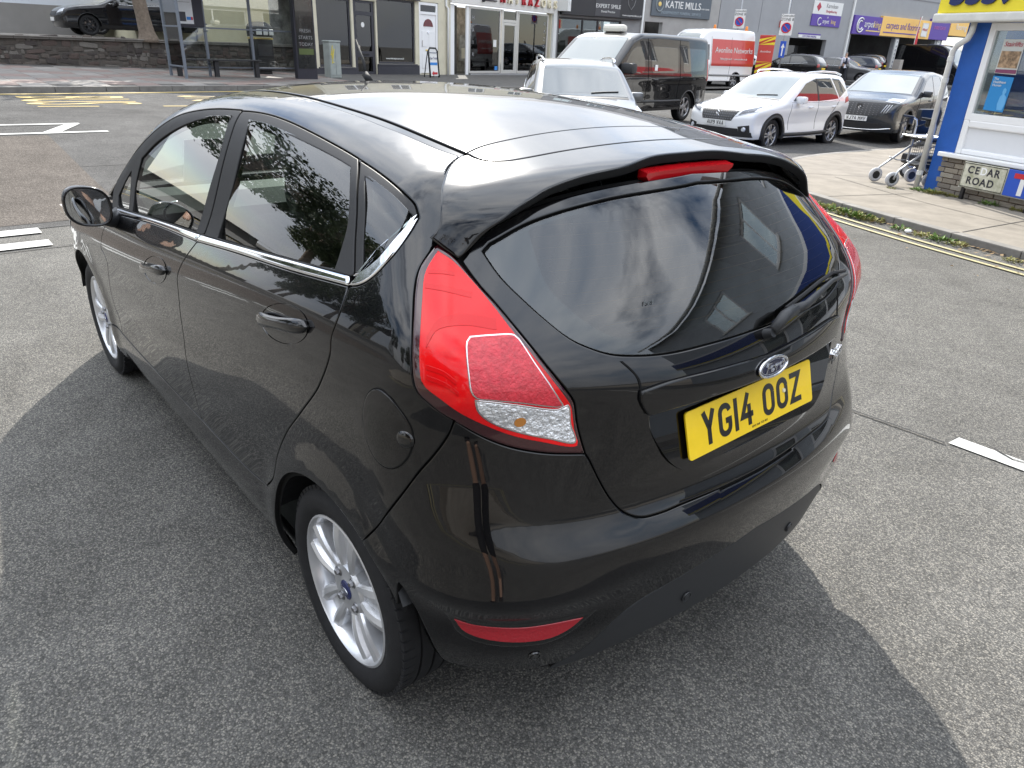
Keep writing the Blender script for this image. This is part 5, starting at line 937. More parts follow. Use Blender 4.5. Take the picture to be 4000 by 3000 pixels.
e=empty('side_door'); e.parent=hb; mb=MB(); mb.bbox(7.05,7.35,.05,.30,.25,3.15,.006); mb.bbox(8.2,8.38,.05,.12,.25,3.15,.006); mb.build('door_frame',upvc,e); mb=MB(); mb.box(7.35,8.2,.6,.64,.25,3.15); mb.build('door_leaf',dark,e); mb=MB(); mb.bbox(7.0,8.4,-.15,.05,.12,.27,.02); mb.build('door_step',charc,e)
mb=MB(); mb.bbox(8.4,15.2,-.06,-.003,.10,.41,.01); mb.build('plinth',greyd,hb); mb=MB(); mb.bbox(7.0,15.3,-.10,-.003,3.2,4.1,.01); mb.build('fascia',mat('fascia_cream',(.66,.64,.60),.6),hb)
for k,ch in enumerate('HAIRAZORS'): mtext(hb,ch,.50,redp if k in (0,3,4,5) else mat('cream_letter',(.75,.68,.5),.5),10.65+.58*k,3.58,-.16,ext=.05,bold=.012)
mb=MB(); mb.tube([(9.2,-.14,3.45),(10.2,-.14,3.45)],.03,8); mb.lathe([(0,0),(.10,.02),(.10,.12),(0,.14)],12,'X',(9.1,-.14,3.45)); mb.build('razor_emblem',charc,hb,smooth=True)
mb=MB(); mb.box(9.2,10.7,.5,.53,2.75,3.1); mb.build('window_banner',redp,hb); mb=MB(); mb.box(12.4,13.9,.5,.53,2.85,3.1); mb.build('window_banner',redp,hb)
for k,ch in enumerate('HAIR'): mtext(hb,ch,.22,greyr,8.75,2.7-.5*k,.09)
for k,ch in enumerate('RAZORS'): mtext(hb,ch,.22,greyr,14.75,2.7-.35*k,.09)
mb=MB(); mb.box(7.0,15.3,2.2,2.25,.1,3.2); mb.box(7.0,15.3,.3,2.2,.08,.14); mb.box(9.2,10.8,1.2,1.3,.9,2.0); mb.box(12.6,14.5,1.2,1.3,.9,2.0); mb.build('interior',MATS['shop_interior'],hb); mb=MB(); mb.box(9.3,10.7,1.19,1.195,1.0,1.45); mb.box(12.7,14.4,1.19,1.195,1.0,1.45); mb.build('counter_front',tan,hb)
mb=MB(); mb.box(10.3,10.55,.08,.084,1.55,1.85); mb.build('notice',whitep,hb); mb=MB(); mb.box(10.45,10.68,.08,.084,.55,.72); mb.build('notice',bluep,hb)
mb=MB(); mb.lathe([(0,-.05),(.33,-.05),(.33,.05),(0,.05)],24,'X',(15.7,-.45,3.75)); mb.box(15.55,15.85,-.75,-.15,3.35,4.15); mb.build('hanging_sign',whitep,hb); mb=MB(); mb.bbox(15.28,15.58,-.14,-.003,.1,4.4,.02); mb.build('pilaster',whitep,hb)
for s in (8.5,12.0): window(hb,s,s+1.4,4.6,6.2,upvc,.07,bars=(s+.7,),sill=whitep)
mb=MB(); mb.add([(6.9,-.3,7.2),(15.6,-.3,7.2),(15.6,4,9.5),(6.9,4,9.5)],[(0,1,2,3)]); mb.build('roof',slate,hb)
# --- dental practice and funeral service
PB=(29.10,-26.89); dB=(-.1638,-.9865); PC=(27.20,-38.33); dC=(-.0577,-.9983)
b=building('dental_practice',PB,dB,'black-fronted dental practice with dark fascia sign and wide window')
wall_holes('wall',-.2,5.75,-.1,7.5,[(.2,4.35,.6,3.1),(.8,2.2,4.9,6.5),(3.4,4.8,4.9,6.5)],greyd,b); mb=MB(); mb.bbox(.0,4.4,-.04,-.003,.0,.58,.01); mb.build('plinth',blackp,b); mb=MB(); mb.bbox(.25,5.58,-.22,-.003,3.2,4.35,.02); mb.build('fascia',mat('fascia_dark',(.03,.03,.033),.5),b)
window(b,.2,4.35,.6,3.1,blackp,.09,bars=(1.8,2.8)); mb=MB(); mb.box(2.35,4.0,-.232,-.222,3.25,4.3); mb.build('sign_panel',mat('sign_grey',(.06,.06,.065),.5),b); mtext(b,'EXPERT SMILE',.27,whitep,3.2,3.72,-.235); mtext(b,'Dental Practice',.15,whitep,3.2,3.47,-.235); mtext(b,'www.expertsmile.co.uk',.14,whitep,4.85,3.36,-.235)
mb=MB(); mb.tube([(4.75+.27*a,-.23,3.95+.3*q) for a,q in ((-1,.6),(-.4,.9),(0,.5),(.4,.9),(1,.6),(.7,-.3),(0,-1),(-.7,-.3))],.014,5,closed=True); mb.build('tooth_emblem',greyd,b)
mb=MB(); mb.box(.1,4.5,1.8,1.85,.1,3.1); mb.build('interior',dark,b); mb=MB(); mb.tube([(5.72,-.1,.1),(5.72,-.1,4.5)],.06,8); mb.build('drainpipe',whitep,b,smooth=True)
for s in (.8,3.4): window(b,s,s+1.4,4.9,6.5,upvc,.07,bars=(s+.7,))
mb=MB(); mb.add([(-.2,-.3,7.5),(5.8,-.3,7.5),(5.8,4,9.5),(-.2,4,9.5)],[(0,1,2,3)]); mb.build('roof',slate,b)
b=building('funeral_service_shop',PB,dB,'plain grey rendered shop with slate-blue funeral service sign above a passage')
wall_holes('wall',5.8,11.55,-.1,7.5,[(6.0,7.3,.1,3.15)],mat('pale_grey_render',(.36,.35,.335),.85,var=.1,vs=1.5),b); mb=MB(); mb.box(5.9,7.4,1.6,1.65,0,3.2); mb.box(5.9,6.0,.3,1.6,0,3.2); mb.box(7.3,7.4,.3,1.6,0,3.2); mb.build('passage',dark,b)
mb=MB(); mb.bbox(6.3,10.75,-.10,-.003,3.45,4.62,.02); mb.build('sign_board',mat('slate_blue',(.10,.12,.14),.5),b); mtext(b,'KATIE MILLS',.50,whitep,8.6,4.05,-.105,bold=.004); mtext(b,'INDEPENDENT FUNERAL SERVICE',.20,mat('pale_blue_letter',(.30,.36,.40),.5),8.5,3.65,-.105); mtext(b,'01803 328400',.11,whitep,10.3,3.95,-.105)
mb=MB(); mb.tube([(6.85+.26*math.cos(t),-.11,4.05+.36*math.sin(t)) for t in np.linspace(0,2*PI,28,endpoint=False)],.035,6,closed=True); mb.build('wreath_emblem',mat('wreath_grey',(.22,.25,.26),.5),b); mb=MB(); mb.lathe([(0,-.02),(.10,-.01),(.12,.0)],10,'Y',(6.85,-.11,4.05)); mb.build('wreath_centre',gold,b)
mb=MB(); mb.add([(5.8,-.3,7.5),(11.6,-.3,7.5),(11.6,4,9.5),(5.8,4,9.5)],[(0,1,2,3)]); mb.build('roof',slate,b)
# --- carpet warehouse
b=building('carpet_warehouse',PC,dC,'large grey clad carpet warehouse with purple and amber fascia over dark parking bays')
wall_holes('wall',0,48,-.1,8.5,[(7.4,11.7,.0,2.82),(14.6,20.8,.0,3.3),(21.4,27.1,.0,3.45),(28.3,40,.0,3.7)],greyr,b)
mb=MB()
for s in (3.9,6.9): mb.box(s,s+.03,-.012,-.002,3.0,8.5)
mb.box(0,14.2,-.03,-.002,2.95,3.05) if 0 else None
for z in (5.9,): mb.box(.0,48,-.03,-.003,z,z+.06)
mb.build('panel_seam',mat('seam_grey',(.2,.2,.21),.6),b)
mb=MB(); mb.bbox(14.05,14.22,-.12,-.003,0,8.5,.02); mb.build('corner_trim',whitep,b)
mb=MB(); mb.bbox(14.3,18.0,-.22,-.003,3.32,4.5,.02); mb.build('fascia_panel',purple,b); mb=MB(); mb.bbox(18.0,25.4,-.22,-.003,3.34,4.62,.02); mb.build('fascia_panel',orange_p,b); mb=MB(); mb.bbox(25.4,28.5,-.22,-.003,3.36,4.8,.02); mb.build('fascia_panel',purple,b); mb=MB(); mb.bbox(28.6,42,-.22,-.003,3.75,5.1,.02); mb.build('fascia_panel',orange_p,b)
mb=MB(); mb.tube([(15.15+.45*math.cos(t),-.24,3.90+.45*math.sin(t)) for t in np.linspace(R(50),R(330),22)],.05,6); mb.tube([(15.15+.28*math.cos(t),-.24,3.90+.28*math.sin(t)) for t in np.linspace(R(50),R(330),22)],.04,6); mb.build('crown_emblem',whitep,b,smooth=True)
mtext(b,'arpet',.62,whitep,16.35,4.0,-.23); mtext(b,'king',.62,gold,17.4,4.0,-.23); mtext(b,'carpets and flooring',.66,purple,21.2,4.05,-.23,sx=.95); mb=MB(); mb.box(18.4,23.3,-.235,-.225,3.55,3.62); mb.build('underline',purple,b); mb=MB(); mb.box(16.0,17.9,-.235,-.225,3.55,3.62); mb.build('underline',gold,b)
mb=MB(); mb.bbox(24.0,24.9,-.26,-.225,3.5,4.45,.05); mb.build('award_badge',whitep,b); mtext(b,'Which?',.26,redp,24.45,3.98,-.27); mtext(b,'01803 524151',.34,mat('magenta_letter',(.5,.15,.4),.5),26.9,4.2,-.23); mtext(b,'flooring',.6,whitep,30.5,4.4,-.23)
kd=empty('flooring_sign'); kd.parent=b; mb=MB(); mb.bbox(9.35,12.8,-.06,-.003,4.32,5.1,.01); mb.build('sign_top',whitep,kd); mb=MB(); mb.bbox(9.35,12.8,-.06,-.003,3.62,4.32,.01); mb.build('sign_bottom',purple,kd)
mb=MB(); mb.prism([(9.95+.26*a,4.75+.26*q) for a,q in ((1,0),(0,1),(-1,0),(0,-1))],-.075,-.062,'Y'); mb.build('diamond_emblem',mat('crimson_print',(.42,.03,.06),.5),kd); mtext(kd,'Karndean',.36,greyd,11.5,4.85,-.066); mtext(kd,'Designflooring',.22,mat('crimson_print'),11.5,4.53,-.066); mtext(kd,'at',.18,whitep,11.2,4.18,-.066); mtext(kd,'arpet',.36,whitep,11.05,3.92,-.066); mtext(kd,'king',.36,gold,11.95,3.92,-.066)
mb=MB(); mb.tube([(10.30+.22*math.cos(t),-.07,3.90+.22*math.sin(t)) for t in np.linspace(R(50),R(330),20)],.03,6); mb.build('crown_emblem',whitep,kd)
mb=MB(); mb.bbox(8.25,10.8,-.05,-.003,2.86,3.05,.01); mb.build('parking_sign',whitep,b); mtext(b,'CUSTOMER PARKING',.17,purple,9.5,2.955,-.055); mb=MB(); mb.box(8.25,10.8,-.05,-.003,3.06,3.14); mb.build('parking_sign_band',purple,b)
for s,zt in ((20.9,3.2),(27.45,3.4)):
    mb=MB(); mb.bbox(s,s+.42,-.05,-.003,1.2,zt,.01); mb.build('parking_strip',whitep,b)
    for k,ch in enumerate('PARKING'): mtext(b,ch,.20,navy,s+.21,zt-.22-.27*k,-.055)
mb=MB(); mb.box(29,36,.5,.52,2.35,2.75); mb.build('grass_banner',mat('banner_white',(.6,.65,.6),.6),b); mtext(b,'ARTIFICIAL GRASS HERE',.30,green_p,31.6,2.58,.48); mb=MB(); mb.box(29,36,.55,.57,1.2,2.3); mb.build('grass_display',green_p,b)
mb=MB(); mb.box(.3,47.8,9.5,9.6,0,8); mb.box(.3,47.8,.3,9.5,4.2,4.3); mb.box(.3,47.8,.3,9.5,-.02,.04); mb.box(14.3,14.4,.3,9.5,0,4.2); mb.build('bay_interior',mat('bay_dark',(.10,.10,.105),.9,var=.3,vs=1),b)
mb=MB(); mb.box(8.6,11.6,1.2,1.25,.4,2.4); mb.build('entrance_glazing',mat('dark_glazing',(.02,.02,.02),.05,coat=.5),b)
mb=MB(); mb.box(0,48,-.3,12,8.5,8.8); mb.build('parapet',greyr,b)
# wall boxes
mb=MB(); mb.bbox(6.0,6.28,-.12,-.003,3.35,3.75,.02); mb.build('alarm_box',mat('alarm_red',(.55,.06,.04),.5),b)
# --- feather flag
f=empty('feather_flag',(PC[0]+22.4*dC[0]-.7,PC[1]+22.4*dC[1],H(24,-60)),0,'tall red feather flag on a pole before the carpet warehouse bays','flag')
mb=MB(); mb.tube([(0,0,0),(0,.05,3.2),(0,-.1,4.4),(0,-.30,4.7)],.025,6); mb.build('pole',whitep,f); mb=MB(); V=[];n=14
for i in range(n):
    t=i/(n-1); z=1.3+3.35*t; w_=.42*math.sin(min(1,t*1.15+.12)*PI*.9)**.6*(1-.3*t)+.02; V+=[(.03*math.sin(t*9),.03-.3*max(0,t-.7),z),(.05*math.sin(t*7+1),.03-.3*max(0,t-.7)-w_,z-.08)]
mb.add(V,[(2*i,2*i+1,2*i+3,2*i+2) for i in range(n-1)]); mb.build('flag_cloth',mat('flag_red',(.55,.03,.04),.7),f,smooth=True)
# --- zone sign posts
def zone_sign(name,x,y,zb,label,h=4.6,blue=False):
    e=empty(name,(x,y,H(x,y)),R(210),label,'sign'); mb=MB(); mb.tube([(0,.03,0),(0,.03,h)],.038,8); mb.build('post',mat('galvanised',(.30,.31,.32),.5,metal=.6),e,smooth=True)
    mb=MB(); mb.bbox(-.30,.30,-.015,0,zb,zb+.95,.01); mb.build('sign_plate',whitep,e); mb=MB(); mb.lathe([(0,-.022),(.21,-.022)],28,'Y',(0,0,zb+.34)); mb.build('blue_disc',mat('sign_blue',(.02,.08,.45),.4),e)
    mb=MB(); mb.tube([(.21*math.cos(t),-.024,zb+.34+.21*math.sin(t)) for t in np.linspace(0,2*PI,28,endpoint=False)],.028,6,closed=True); mb.tube([(-.15,-.026,zb+.49),(.15,-.026,zb+.19)],.024,6); mb.build('red_ring',mat('sign_red',(.55,.02,.03),.4),e)
    text('lettering','Controlled',.13,blackp,e,(0,-.02,zb+.87),(PI/2,0,0)); text('lettering','ZONE B',.17,blackp,e,(0,-.02,zb+.71),(PI/2,0,0))
    if blue:
        mb=MB(); mb.bbox(-.14,.14,-.015,0,zb-1.0,zb-.25,.01); mb.build('arrow_plate',mat('sign_blue'),e); mb=MB(); mb.prism([(-.03,zb-.92),(.03,zb-.92),(.03,zb-.55),(.09,zb-.55),(0,zb-.35),(-.09,zb-.55),(-.03,zb-.55)],-.022,-.016,'Y'); mb.build('arrow',whitep,e)
zone_sign('zone_sign',24.9,-37.05,2.85,'controlled zone plate on a tall post right behind the white van roof'); zone_sign('zone_sign',20.2,-34.2,2.55,'controlled zone plate with small blue arrow plate on the post below it',4.4,True)
# --- A-board, cabinet
e=empty('pavement_board',(24.5,-16.2,H(24.5,-16.2)+.10),R(-74),'small black-framed eye tests A-board standing on the pavement','sign')
mb=MB(); mb.tube([(-.27,0,.0),(-.27,.10,.95),(-.18,.11,1.06),(.18,.11,1.06),(.27,.10,.95),(.27,0,0)],.035,8); mb.tube([(-.27,.32,.0),(-.27,.14,.95),(.27,.14,.95),(.27,.32,0)],.02,6); mb.build('frame',blackp,e,smooth=True); M=Matrix.Rotation(R(-6),4,'X'); mb=MB(); mb.box(-.25,.25,-.002,.012,.06,1.02,M=M); mb.build('board',whitep,e)
for s,sz,z,m_ in (('Riviera Eyecare',.075,.90,navy),('Eye Tests',.12,.70,navy)): o=text('lettering',s,sz,m_,e,(0,-.02+.10*z,z),(PI/2-R(6),0,0))
mb=MB(); mb.box(-.22,.22,-.006,-.004,.45,.55,M=M); mb.build('blue_band',bluep,e); mb=MB(); mb.prism([(-.16,.15),(-.04,.24),(-.04,.19),(.18,.19),(.18,.11),(-.04,.11),(-.04,.06)],.0,.006,'Y'); mb.build('red_arrow',redp,e)
e=empty('telecom_cabinet',(22.75,-10.97,H(22.8,-11)+.10),R(-74),'grey-green telecom cabinet with yellow graffiti beside the optician window','cabinet')
gc=mat('cabinet_grey',(.30,.33,.31),.6,var=.15,vs=4); mb=MB(); mb.bbox(-.25,.25,0,.30,0,1.10,.02); mb.bbox(-.27,.27,-.02,.32,1.10,1.15,.02); mb.build('body',gc,e); mb=MB(); mb.bbox(-.23,-.01,-.012,0,.08,1.05,.006); mb.build('cabinet_door',gc,e); mb=MB(); mb.bbox(.01,.23,-.012,0,.08,1.05,.006); mb.build('cabinet_door',gc,e); mb=MB(); mb.tube([(-.2,-.016,.7),(-.12,-.016,1.0),(-.17,-.016,.6),(-.05,-.016,.9),(-.16,-.016,.45),(-.08,-.016,.5)],.018,5); mb.build('graffiti',mat('graffiti_yellow',(.6,.5,.08),.5),e)
# --- bus shelter
sh=empty('bus_shelter',(21.95,-5.39,H(22,-5.4)),math.atan2(-4.9,.3),'grey steel and glass bus shelter with black bench on the far pavement','bus shelter')
gst=mat('shelter_grey',(.16,.18,.21),.45,metal=.3); shg=glass_mat('shelter_glass',(.86,.89,.88))
zb=0.1
for s in (0,1.13,2.53,3.92):
    mb=MB(); mb.bbox(s-.035,s+.035,.0,.07,zb-.05,2.5,.008); mb.build('post',gst,sh)
for s in (0.,):
    mb=MB(); mb.bbox(s-.035,s+.035,1.15,1.22,zb-.05,2.5,.008) if 0 else mb.bbox(s-.035,s+.035,-1.1,-1.03,zb-.05,2.5,.008); mb.build('post',gst,sh)
for z in (.33,1.38): mb=MB(); mb.bbox(.035,3.9,.012,.058,z-.02,z+.02,.006); mb.build('rail',gst,sh)
mb=MB(); mb.bbox(-.025,.025,-1.03,.0,.36,.40,.006); mb.bbox(-.025,.025,-1.03,.0,1.36,1.40,.006); mb.build('rail',gst,sh)
for a,b in ((.05,1.08),(1.18,2.48),(2.58,3.88)): mb=MB(); mb.box(a,b,.03,.036,.36,2.3); mb.build('glass_panel',shg,sh)
mb=MB(); mb.box(-.003,.003,-1.0,-.02,.36,2.3); mb.build('glass_panel',shg,sh)
for s in (1.13,2.53):
    for z in (1.30,1.47,.42,2.2): mb=MB(); mb.tube([(s-.06,-.012,z),(s+.06,-.012,z)],.018,8); mb.build('clamp',gst,sh)
mb=MB(); mb.bbox(-.1,4.1,-1.35,.2,2.5,2.6,.02); mb.build('roof',gst,sh)
bn=mat('bench_black',(.018,.018,.02),.5); mb=MB(); mb.bbox(.06,2.62,-.30,-.02,.52,.56,.01); mb.build('bench_seat',bn,sh)
for s in (.18,1.25,2.5): mb=MB(); mb.bbox(s-.06,s+.06,-.22,-.10,.0,.52,.008); mb.build('bench_leg',bn,sh)
pb=empty('poster_case'); pb.parent=sh; mb=MB(); mb.bbox(.10,.84,-.10,-.01,1.38,2.5,.01); mb.bbox(.84,1.1,-.06,.0,1.4,2.5,.01); mb.build('case',mat('case_black',(.02,.02,.03),.5),pb); mb=MB(); mb.box(.15,.79,-.112,-.104,1.46,2.48); mb.build('poster',mat('poster_white',(.62,.63,.64),.6,var=.05,vs=9),pb); mb=MB(); mb.box(.40,.58,-.118,-.113,1.52,1.76); mb.build('poster_picture',charc,pb)
for s,w_,m_ in ((.22,.1,bluep),(.35,.1,redp) if 0 else (.60,.12,bluep),(.72,.05,redp)): mb=MB(); mb.box(s,s+w_,-.118,-.113,1.56,1.64); mb.build('poster_logo',m_,pb)
for z in (2.0,2.1,2.2,2.32): mb=MB(); mb.box(.2,.74,-.118,-.113,z,z+.012); mb.build('poster_line',greyd,pb)
ad=empty('advert_panel'); ad.parent=sh; mb=MB(); mb.bbox(3.72,4.42,-.42,-.22,-.0,2.5,.02); mb.build('case',mat('case_black'),ad); mb=MB(); mb.box(3.78,4.36,-.435,-.425,.35,2.4); mb.build('screen',mat('advert_dark',(.02,.022,.022),.15,var=.5,vs=2.2,coat=.4),ad); mb=MB(); mb.box(3.82,4.32,-.44,-.436,.75,.92); mb.build('green_band',mat('band_green',(.08,.11,.03),.5),ad)
for k,s in enumerate(('FRESH','STARTS','TODAY')): text('lettering',s,.14,greyd,ad,(4.07,-.442,1.42-.19*k),(PI/2,0,0))
# --- litter bin behind shelter
e=empty('litter_bin',(23.9,-8.9,H(23.9,-8.9)+.1),R(-86),'black litter bin with domed hooded top behind the bus shelter','bin')
mb=MB(); mb.bbox(-.30,.30,-.27,.27,.10,1.05,.03); mb.bbox(-.22,.22,-.2,.2,0,.1,.02); mb.build('body',bn,e); mb=MB(); mb.box(-.31,.31,-.28,.28,1.05,1.09); mb.build('gold_band',gold,e); mb=MB()
V=[]
for i in range(6):
    t=i/5; 
mb.lathe([(.40,0),(.41,.25),(.36,.36),(.22,.43),(0,.45)],20,'Z',(0,0,1.12)); mb.build('hood',bn,e,ang=40)
for k in range(3): mb=MB(); mb.bbox(-.27+.20*k,-.12+.20*k,-.42,-.30,1.17,1.34,.02); mb.build('opening',whitep,e)
mb=MB(); mb.box(-.24,.24,-.285,-.272,.55,.9); mb.build('plate',mat('bin_plate',(.05,.05,.055),.3),e)
# --- stone retaining wall
WA=empty('stone_wall',(25.35,-1.6,0),math.atan2(-9,.3),'low rough stone retaining wall below the raised car park','wall')
stm=[mat('stone_%d'%k,c_,.9,var=.3,vs=9,bump=.6,bs=25) for k,c_ in enumerate(((.075,.062,.052),(.10,.083,.07),(.058,.048,.043),(.09,.066,.056),(.15,.135,.118)))]
mb=MB(); mb.box(-12,9.4,.10,.6,.2,1.27); mb.build('mortar',mat('mortar_dark',(.08,.07,.06),.95,var=.3,vs=6),WA)
protos=[]
for k in range(10):
    bm=bmesh.new(); bmesh.ops.create_cube(bm,size=1); bmesh.ops.bevel(bm,geom=bm.edges[:],offset=.16,segments=1,affect='EDGES')
    for v in bm.verts: v.co+=Vector((random.uniform(-.06,.06),random.uniform(-.06,.06),random.uniform(-.06,.06)))
    me=bpy.data.meshes.new('stone'); bm.to_mesh(me); bm.free(); me.materials.append(stm[k%5]); protos.append(me)
cnt=0; z=.38
while z<1.24:
    h=random.uniform(.07,.13); x=-2.4+random.uniform(0,.2)
    while x<9.3 and cnt<300:
        l=random.choice((.12,.18,.25,.34,.5))*random.uniform(.8,1.2); hh=h*random.uniform(.7,1.7)
        o=bpy.data.objects.new('stone',random.choice(protos)); lk(o,WA); o.location=(x+l/2,.115+random.uniform(-.012,.014),z+hh/2+random.uniform(-.03,.03)); o.scale=(l*random.uniform(.85,1.0),.07,hh); o.rotation_euler=(random.uniform(-.1,.1),random.uniform(-.16,.16),0); cnt+=1
        x+=l*random.uniform(1.0,1.25)
    z+=h*1.12
mb=MB(); x=-12
while x<9.4: mb.bbox(x,x+.895,.02,.62,1.27,1.36,.015); x+=.9
mb.build('coping',mat('coping_stone',(.16,.145,.128),.85,var=.2,vs=4),WA)
tag(mesh('car_park_terrace',[(24.8,12,1.33),(24.8+.9,-11.5,1.33),(60,-11.5,1.45),(60,12,1.45)],[(3,2,1,0)],mat('terrace_concrete',(.20,.185,.165),.85,var=.15,vs=2)),kind='structure')
# cream house behind the shelter, car park wall
ch=building('cream_house',(28.2,-6.6),(.12,-.993),'cream rendered house with plain wall behind the bus shelter','house')
wall_holes('wall',0,6.2,.2,8,[(3.6,4.9,3.2,4.8),(1.0,2.2,5.6,7.0)],mat('cream_house_render',(.62,.58,.42),.85,var=.08,vs=1.2),ch,0,4); window(ch,3.6,4.9,3.2,4.8,upvc,.07,bars=(4.25,)); window(ch,1.0,2.2,5.6,7.0,upvc,.07,bars=(1.6,)); mb=MB(); mb.bbox(1.75,2.05,-.12,-.002,.3,8,.02); mb.build('buttress',mat('buttress_tan',(.46,.40,.28),.85),ch); mb=MB(); mb.add([(-.2,-.3,8),(6.4,-.3,8),(6.4,4,10),(-.2,4,10)],[(0,1,2,3)]); mb.build('roof',slate,ch)
bk=building('car_park_wall',(33,8),(.0,-1.),'pale grey boundary wall with white upper cladding behind the car park','wall'); mb=MB(); mb.box(0,15,0,.3,1.3,2.35); mb.build('wall',mat('boundary_grey',(.24,.23,.22),.85,var=.1,vs=1),bk); mb=MB(); mb.box(0,9.0,-.03,.0-.003,2.35,6); mb.box(0,15,.0,.3,2.35,6); mb.build('cladding',mat('pale_cladding',(.62,.66,.72),.5),bk)
for k in range(6): mb=MB(); mb.bbox(1.2+1.3*k,1.26+1.3*k,-.05,-.002,1.35,2.33,.01); mb.build('pier',whitep,bk)
# ------------------------------------------------------------------ right-hand corner shop
rs=building('mobility_shop',(2.43,-9.48),(-.9374,.3484),'corner shop with blue painted corner, white window frame and yellow fascia')
bluew=mat('blue_wall',(.010,.085,.36),.55,var=.12,vs=5,bump=.15,bs=60); yelf=mat('yellow_fascia',(.80,.66,.03),.45); stucco=mat('pale_stucco',(.42,.45,.48),.85,var=.12,vs=2,bump=.2,bs=40)
GZ=0.0
wall_holes('wall',-.30,11.8,-.2,5.9,[(0,3.1,-.2,2.1),(3.6,6.6,.5,2.1),(7.2,8.2,.0,2.1),(1.0,2.3,3.9,5.2),(4.2,5.5,3.9,5.2),(7.4,8.7,3.9,5.2)],stucco,rs,0,.3)
mb=MB(); mb.box(-.305,-.002,-.014,-.003,-.1,2.09); mb.box(-.315,-.303,-.012,4.0,-.1,5.9); mb.build('painted_corner',bluew,rs)
mb=MB(); mb.box(.30,3.5,1.6,1.7,-.1,2.1); mb.box(-.2,11.7,.3,6,-.05,.05); mb.box(.1,11.7,5.9,6,0,3); mb.build('interior',mat('shop_dim',(.10,.105,.10),.9,var=.5,vs=2.5),rs)
wn=window(rs,.0,3.1,.95,2.08,upvc,.085,bars=(1.55,),y=-.01)
wp_=empty('window_panel'); wp_.parent=rs; mb=MB(); mb.bbox(.0,.085,-.01,.07,.535,.95,.012); mb.bbox(1.5,1.6,-.01,.07,.535,.95,.012); mb.bbox(.085,3.1,-.012,.07,.865,.955,.018); mb.bbox(.085,3.1,-.01,.07,.535,.60,.018); mb.build('panel_frame',upvc,wp_); mb=MB(); mb.box(.08,3.1,.018,.05,.59,.88); mb.build('infill_panel',mat('grey_white_panel',(.66,.67,.69),.4,var=.03,vs=3),wp_)
mb=MB(); mb.bbox(-.16,3.2,-.12,.05,.478,.533,.012); mb.build('sill',upvc,rs)
# brick plinth, every brick its own piece
bk_m=[mat('brick_%d'%k,c_,.9,var=.25,vs=25,bump=.5,bs=70) for k,c_ in enumerate(((.27,.235,.19),(.22,.19,.155),(.30,.27,.225),(.19,.165,.14)))]
pln=empty('brick_plinth'); pln.parent=rs; mb=MB(); mb.box(-.06,3.1,-.02,.1,-.1,.478); mb.build('mortar',mat('mortar_orange',(.30,.165,.09),.95,var=.25,vs=12),pln)
bm_=[]
for k in range(4):
    mb=MB(); mb.bbox(-.5,.5,-.5,.5,-.5,.5,.06); o=mb.build('brick',bk_m[k],pln); bm_.append(o.data)
    if k: bpy.data.objects.remove(o)
    else: b0=o
used=False
for r_ in range(7):
    z=.012+.068*r_; x=-.10+random.uniform(-.035,.03)+(0 if r_%2 else -.02); j=0
    while x<3.05:
        l=.215 if (j or r_%2) else .105
        o=b0 if not used else bpy.data.objects.new('brick',None)
        if used: o=bpy.data.objects.new('brick',random.choice(bm_)); lk(o,pln)
        used=True; o.location=(x+l/2,-.028+random.uniform(-.004,.004),z+.029); o.scale=(l-.011,.06,.057); x+=l; j+=1
mb=MB(); mb.bbox(-.68,1.6,-.20,-.006,2.19,3.0,.01); mb.build('fascia',yelf,rs); mb=MB(); mb.bbox(1.6,11.9,-.20,-.006,2.19,3.0,.01); mb.build('fascia',mat('navy_board',(.01,.04,.20),.45),rs); mb=MB(); mb.bbox(1.62,11.9,-.21,-.201,2.22,2.30,.004); mb.build('fascia_stripe',yelf,rs)
mb=MB(); mb.bbox(-.70,11.9,-.24,.02,2.085,2.188,.02); mb.build('fascia_trim',mat('trim_grey_white',(.62,.61,.57),.5,var=.1,vs=6),rs)
mtext(rs,'5559',.50,navy,-.06,2.44,-.205,ext=.02,bold=.012,sp=.92); 
mb=MB(); mb.bbox(-.68,11.9,-.16,-.006,3.0,3.12,.01); mb.build('fascia_cap',whitep,rs)
mb=MB(); mb.bbox(3.6,6.6,-.02,.0-.002,.05,.45,.01); mb.build('panel',upvc,rs); window(rs,3.6,6.6,.5,2.08,upvc,.085,bars=(5.1,),y=.02)
for s in (1.0,4.2,7.4): window(rs,s,s+1.3,3.9,5.2,upvc,.07,bars=(s+.65,),sill=whitep)
d=empty('door'); d.parent=rs; mb=MB(); mb.bbox(7.2,7.3,.05,.12,.05,2.08,.006); mb.bbox(8.1,8.2,.05,.12,.05,2.08,.006); mb.bbox(7.3,8.1,.05,.12,1.98,2.08,.006); mb.bbox(7.3,8.1,.05,.12,.05,.3,.006); mb.build('door_frame',upvc,d); mb=MB(); mb.box(7.3,8.1,.08,.086,.3,1.98); mb.build('pane',shopglass,d)
mb=MB(); mb.add([(-.5,-.35,5.9),(12,-.35,5.9),(12,4,8.4),(-.5,4,8.4)],[(0,1,2,3)]); mb.build('roof',slate,rs); mb=MB(); mb.bbox(2.5,3.3,3.0,3.8,7.5,9.3,.03); mb.build('chimney',mat('chimney_brick',(.25,.15,.11),.9,var=.3,vs=10),rs); mb=MB(); mb.tube([(-.5,-.42,5.86),(12,-.42,5.86)],.06,8); mb.build('gutter',whitep,rs,smooth=True)
mb=MB(); mb.tube([(-.17,-.10,2.09),(-.17,-.10,1.98),(-.20,-.10,1.90),(-.33,-.10,1.82),(-.37,-.10,1.75),(-.37,-.10,.02)],.036,12); mb.build('downpipe',mat('pipe_white',(.62,.61,.58),.45,var=.12,vs=7),rs,smooth=True)
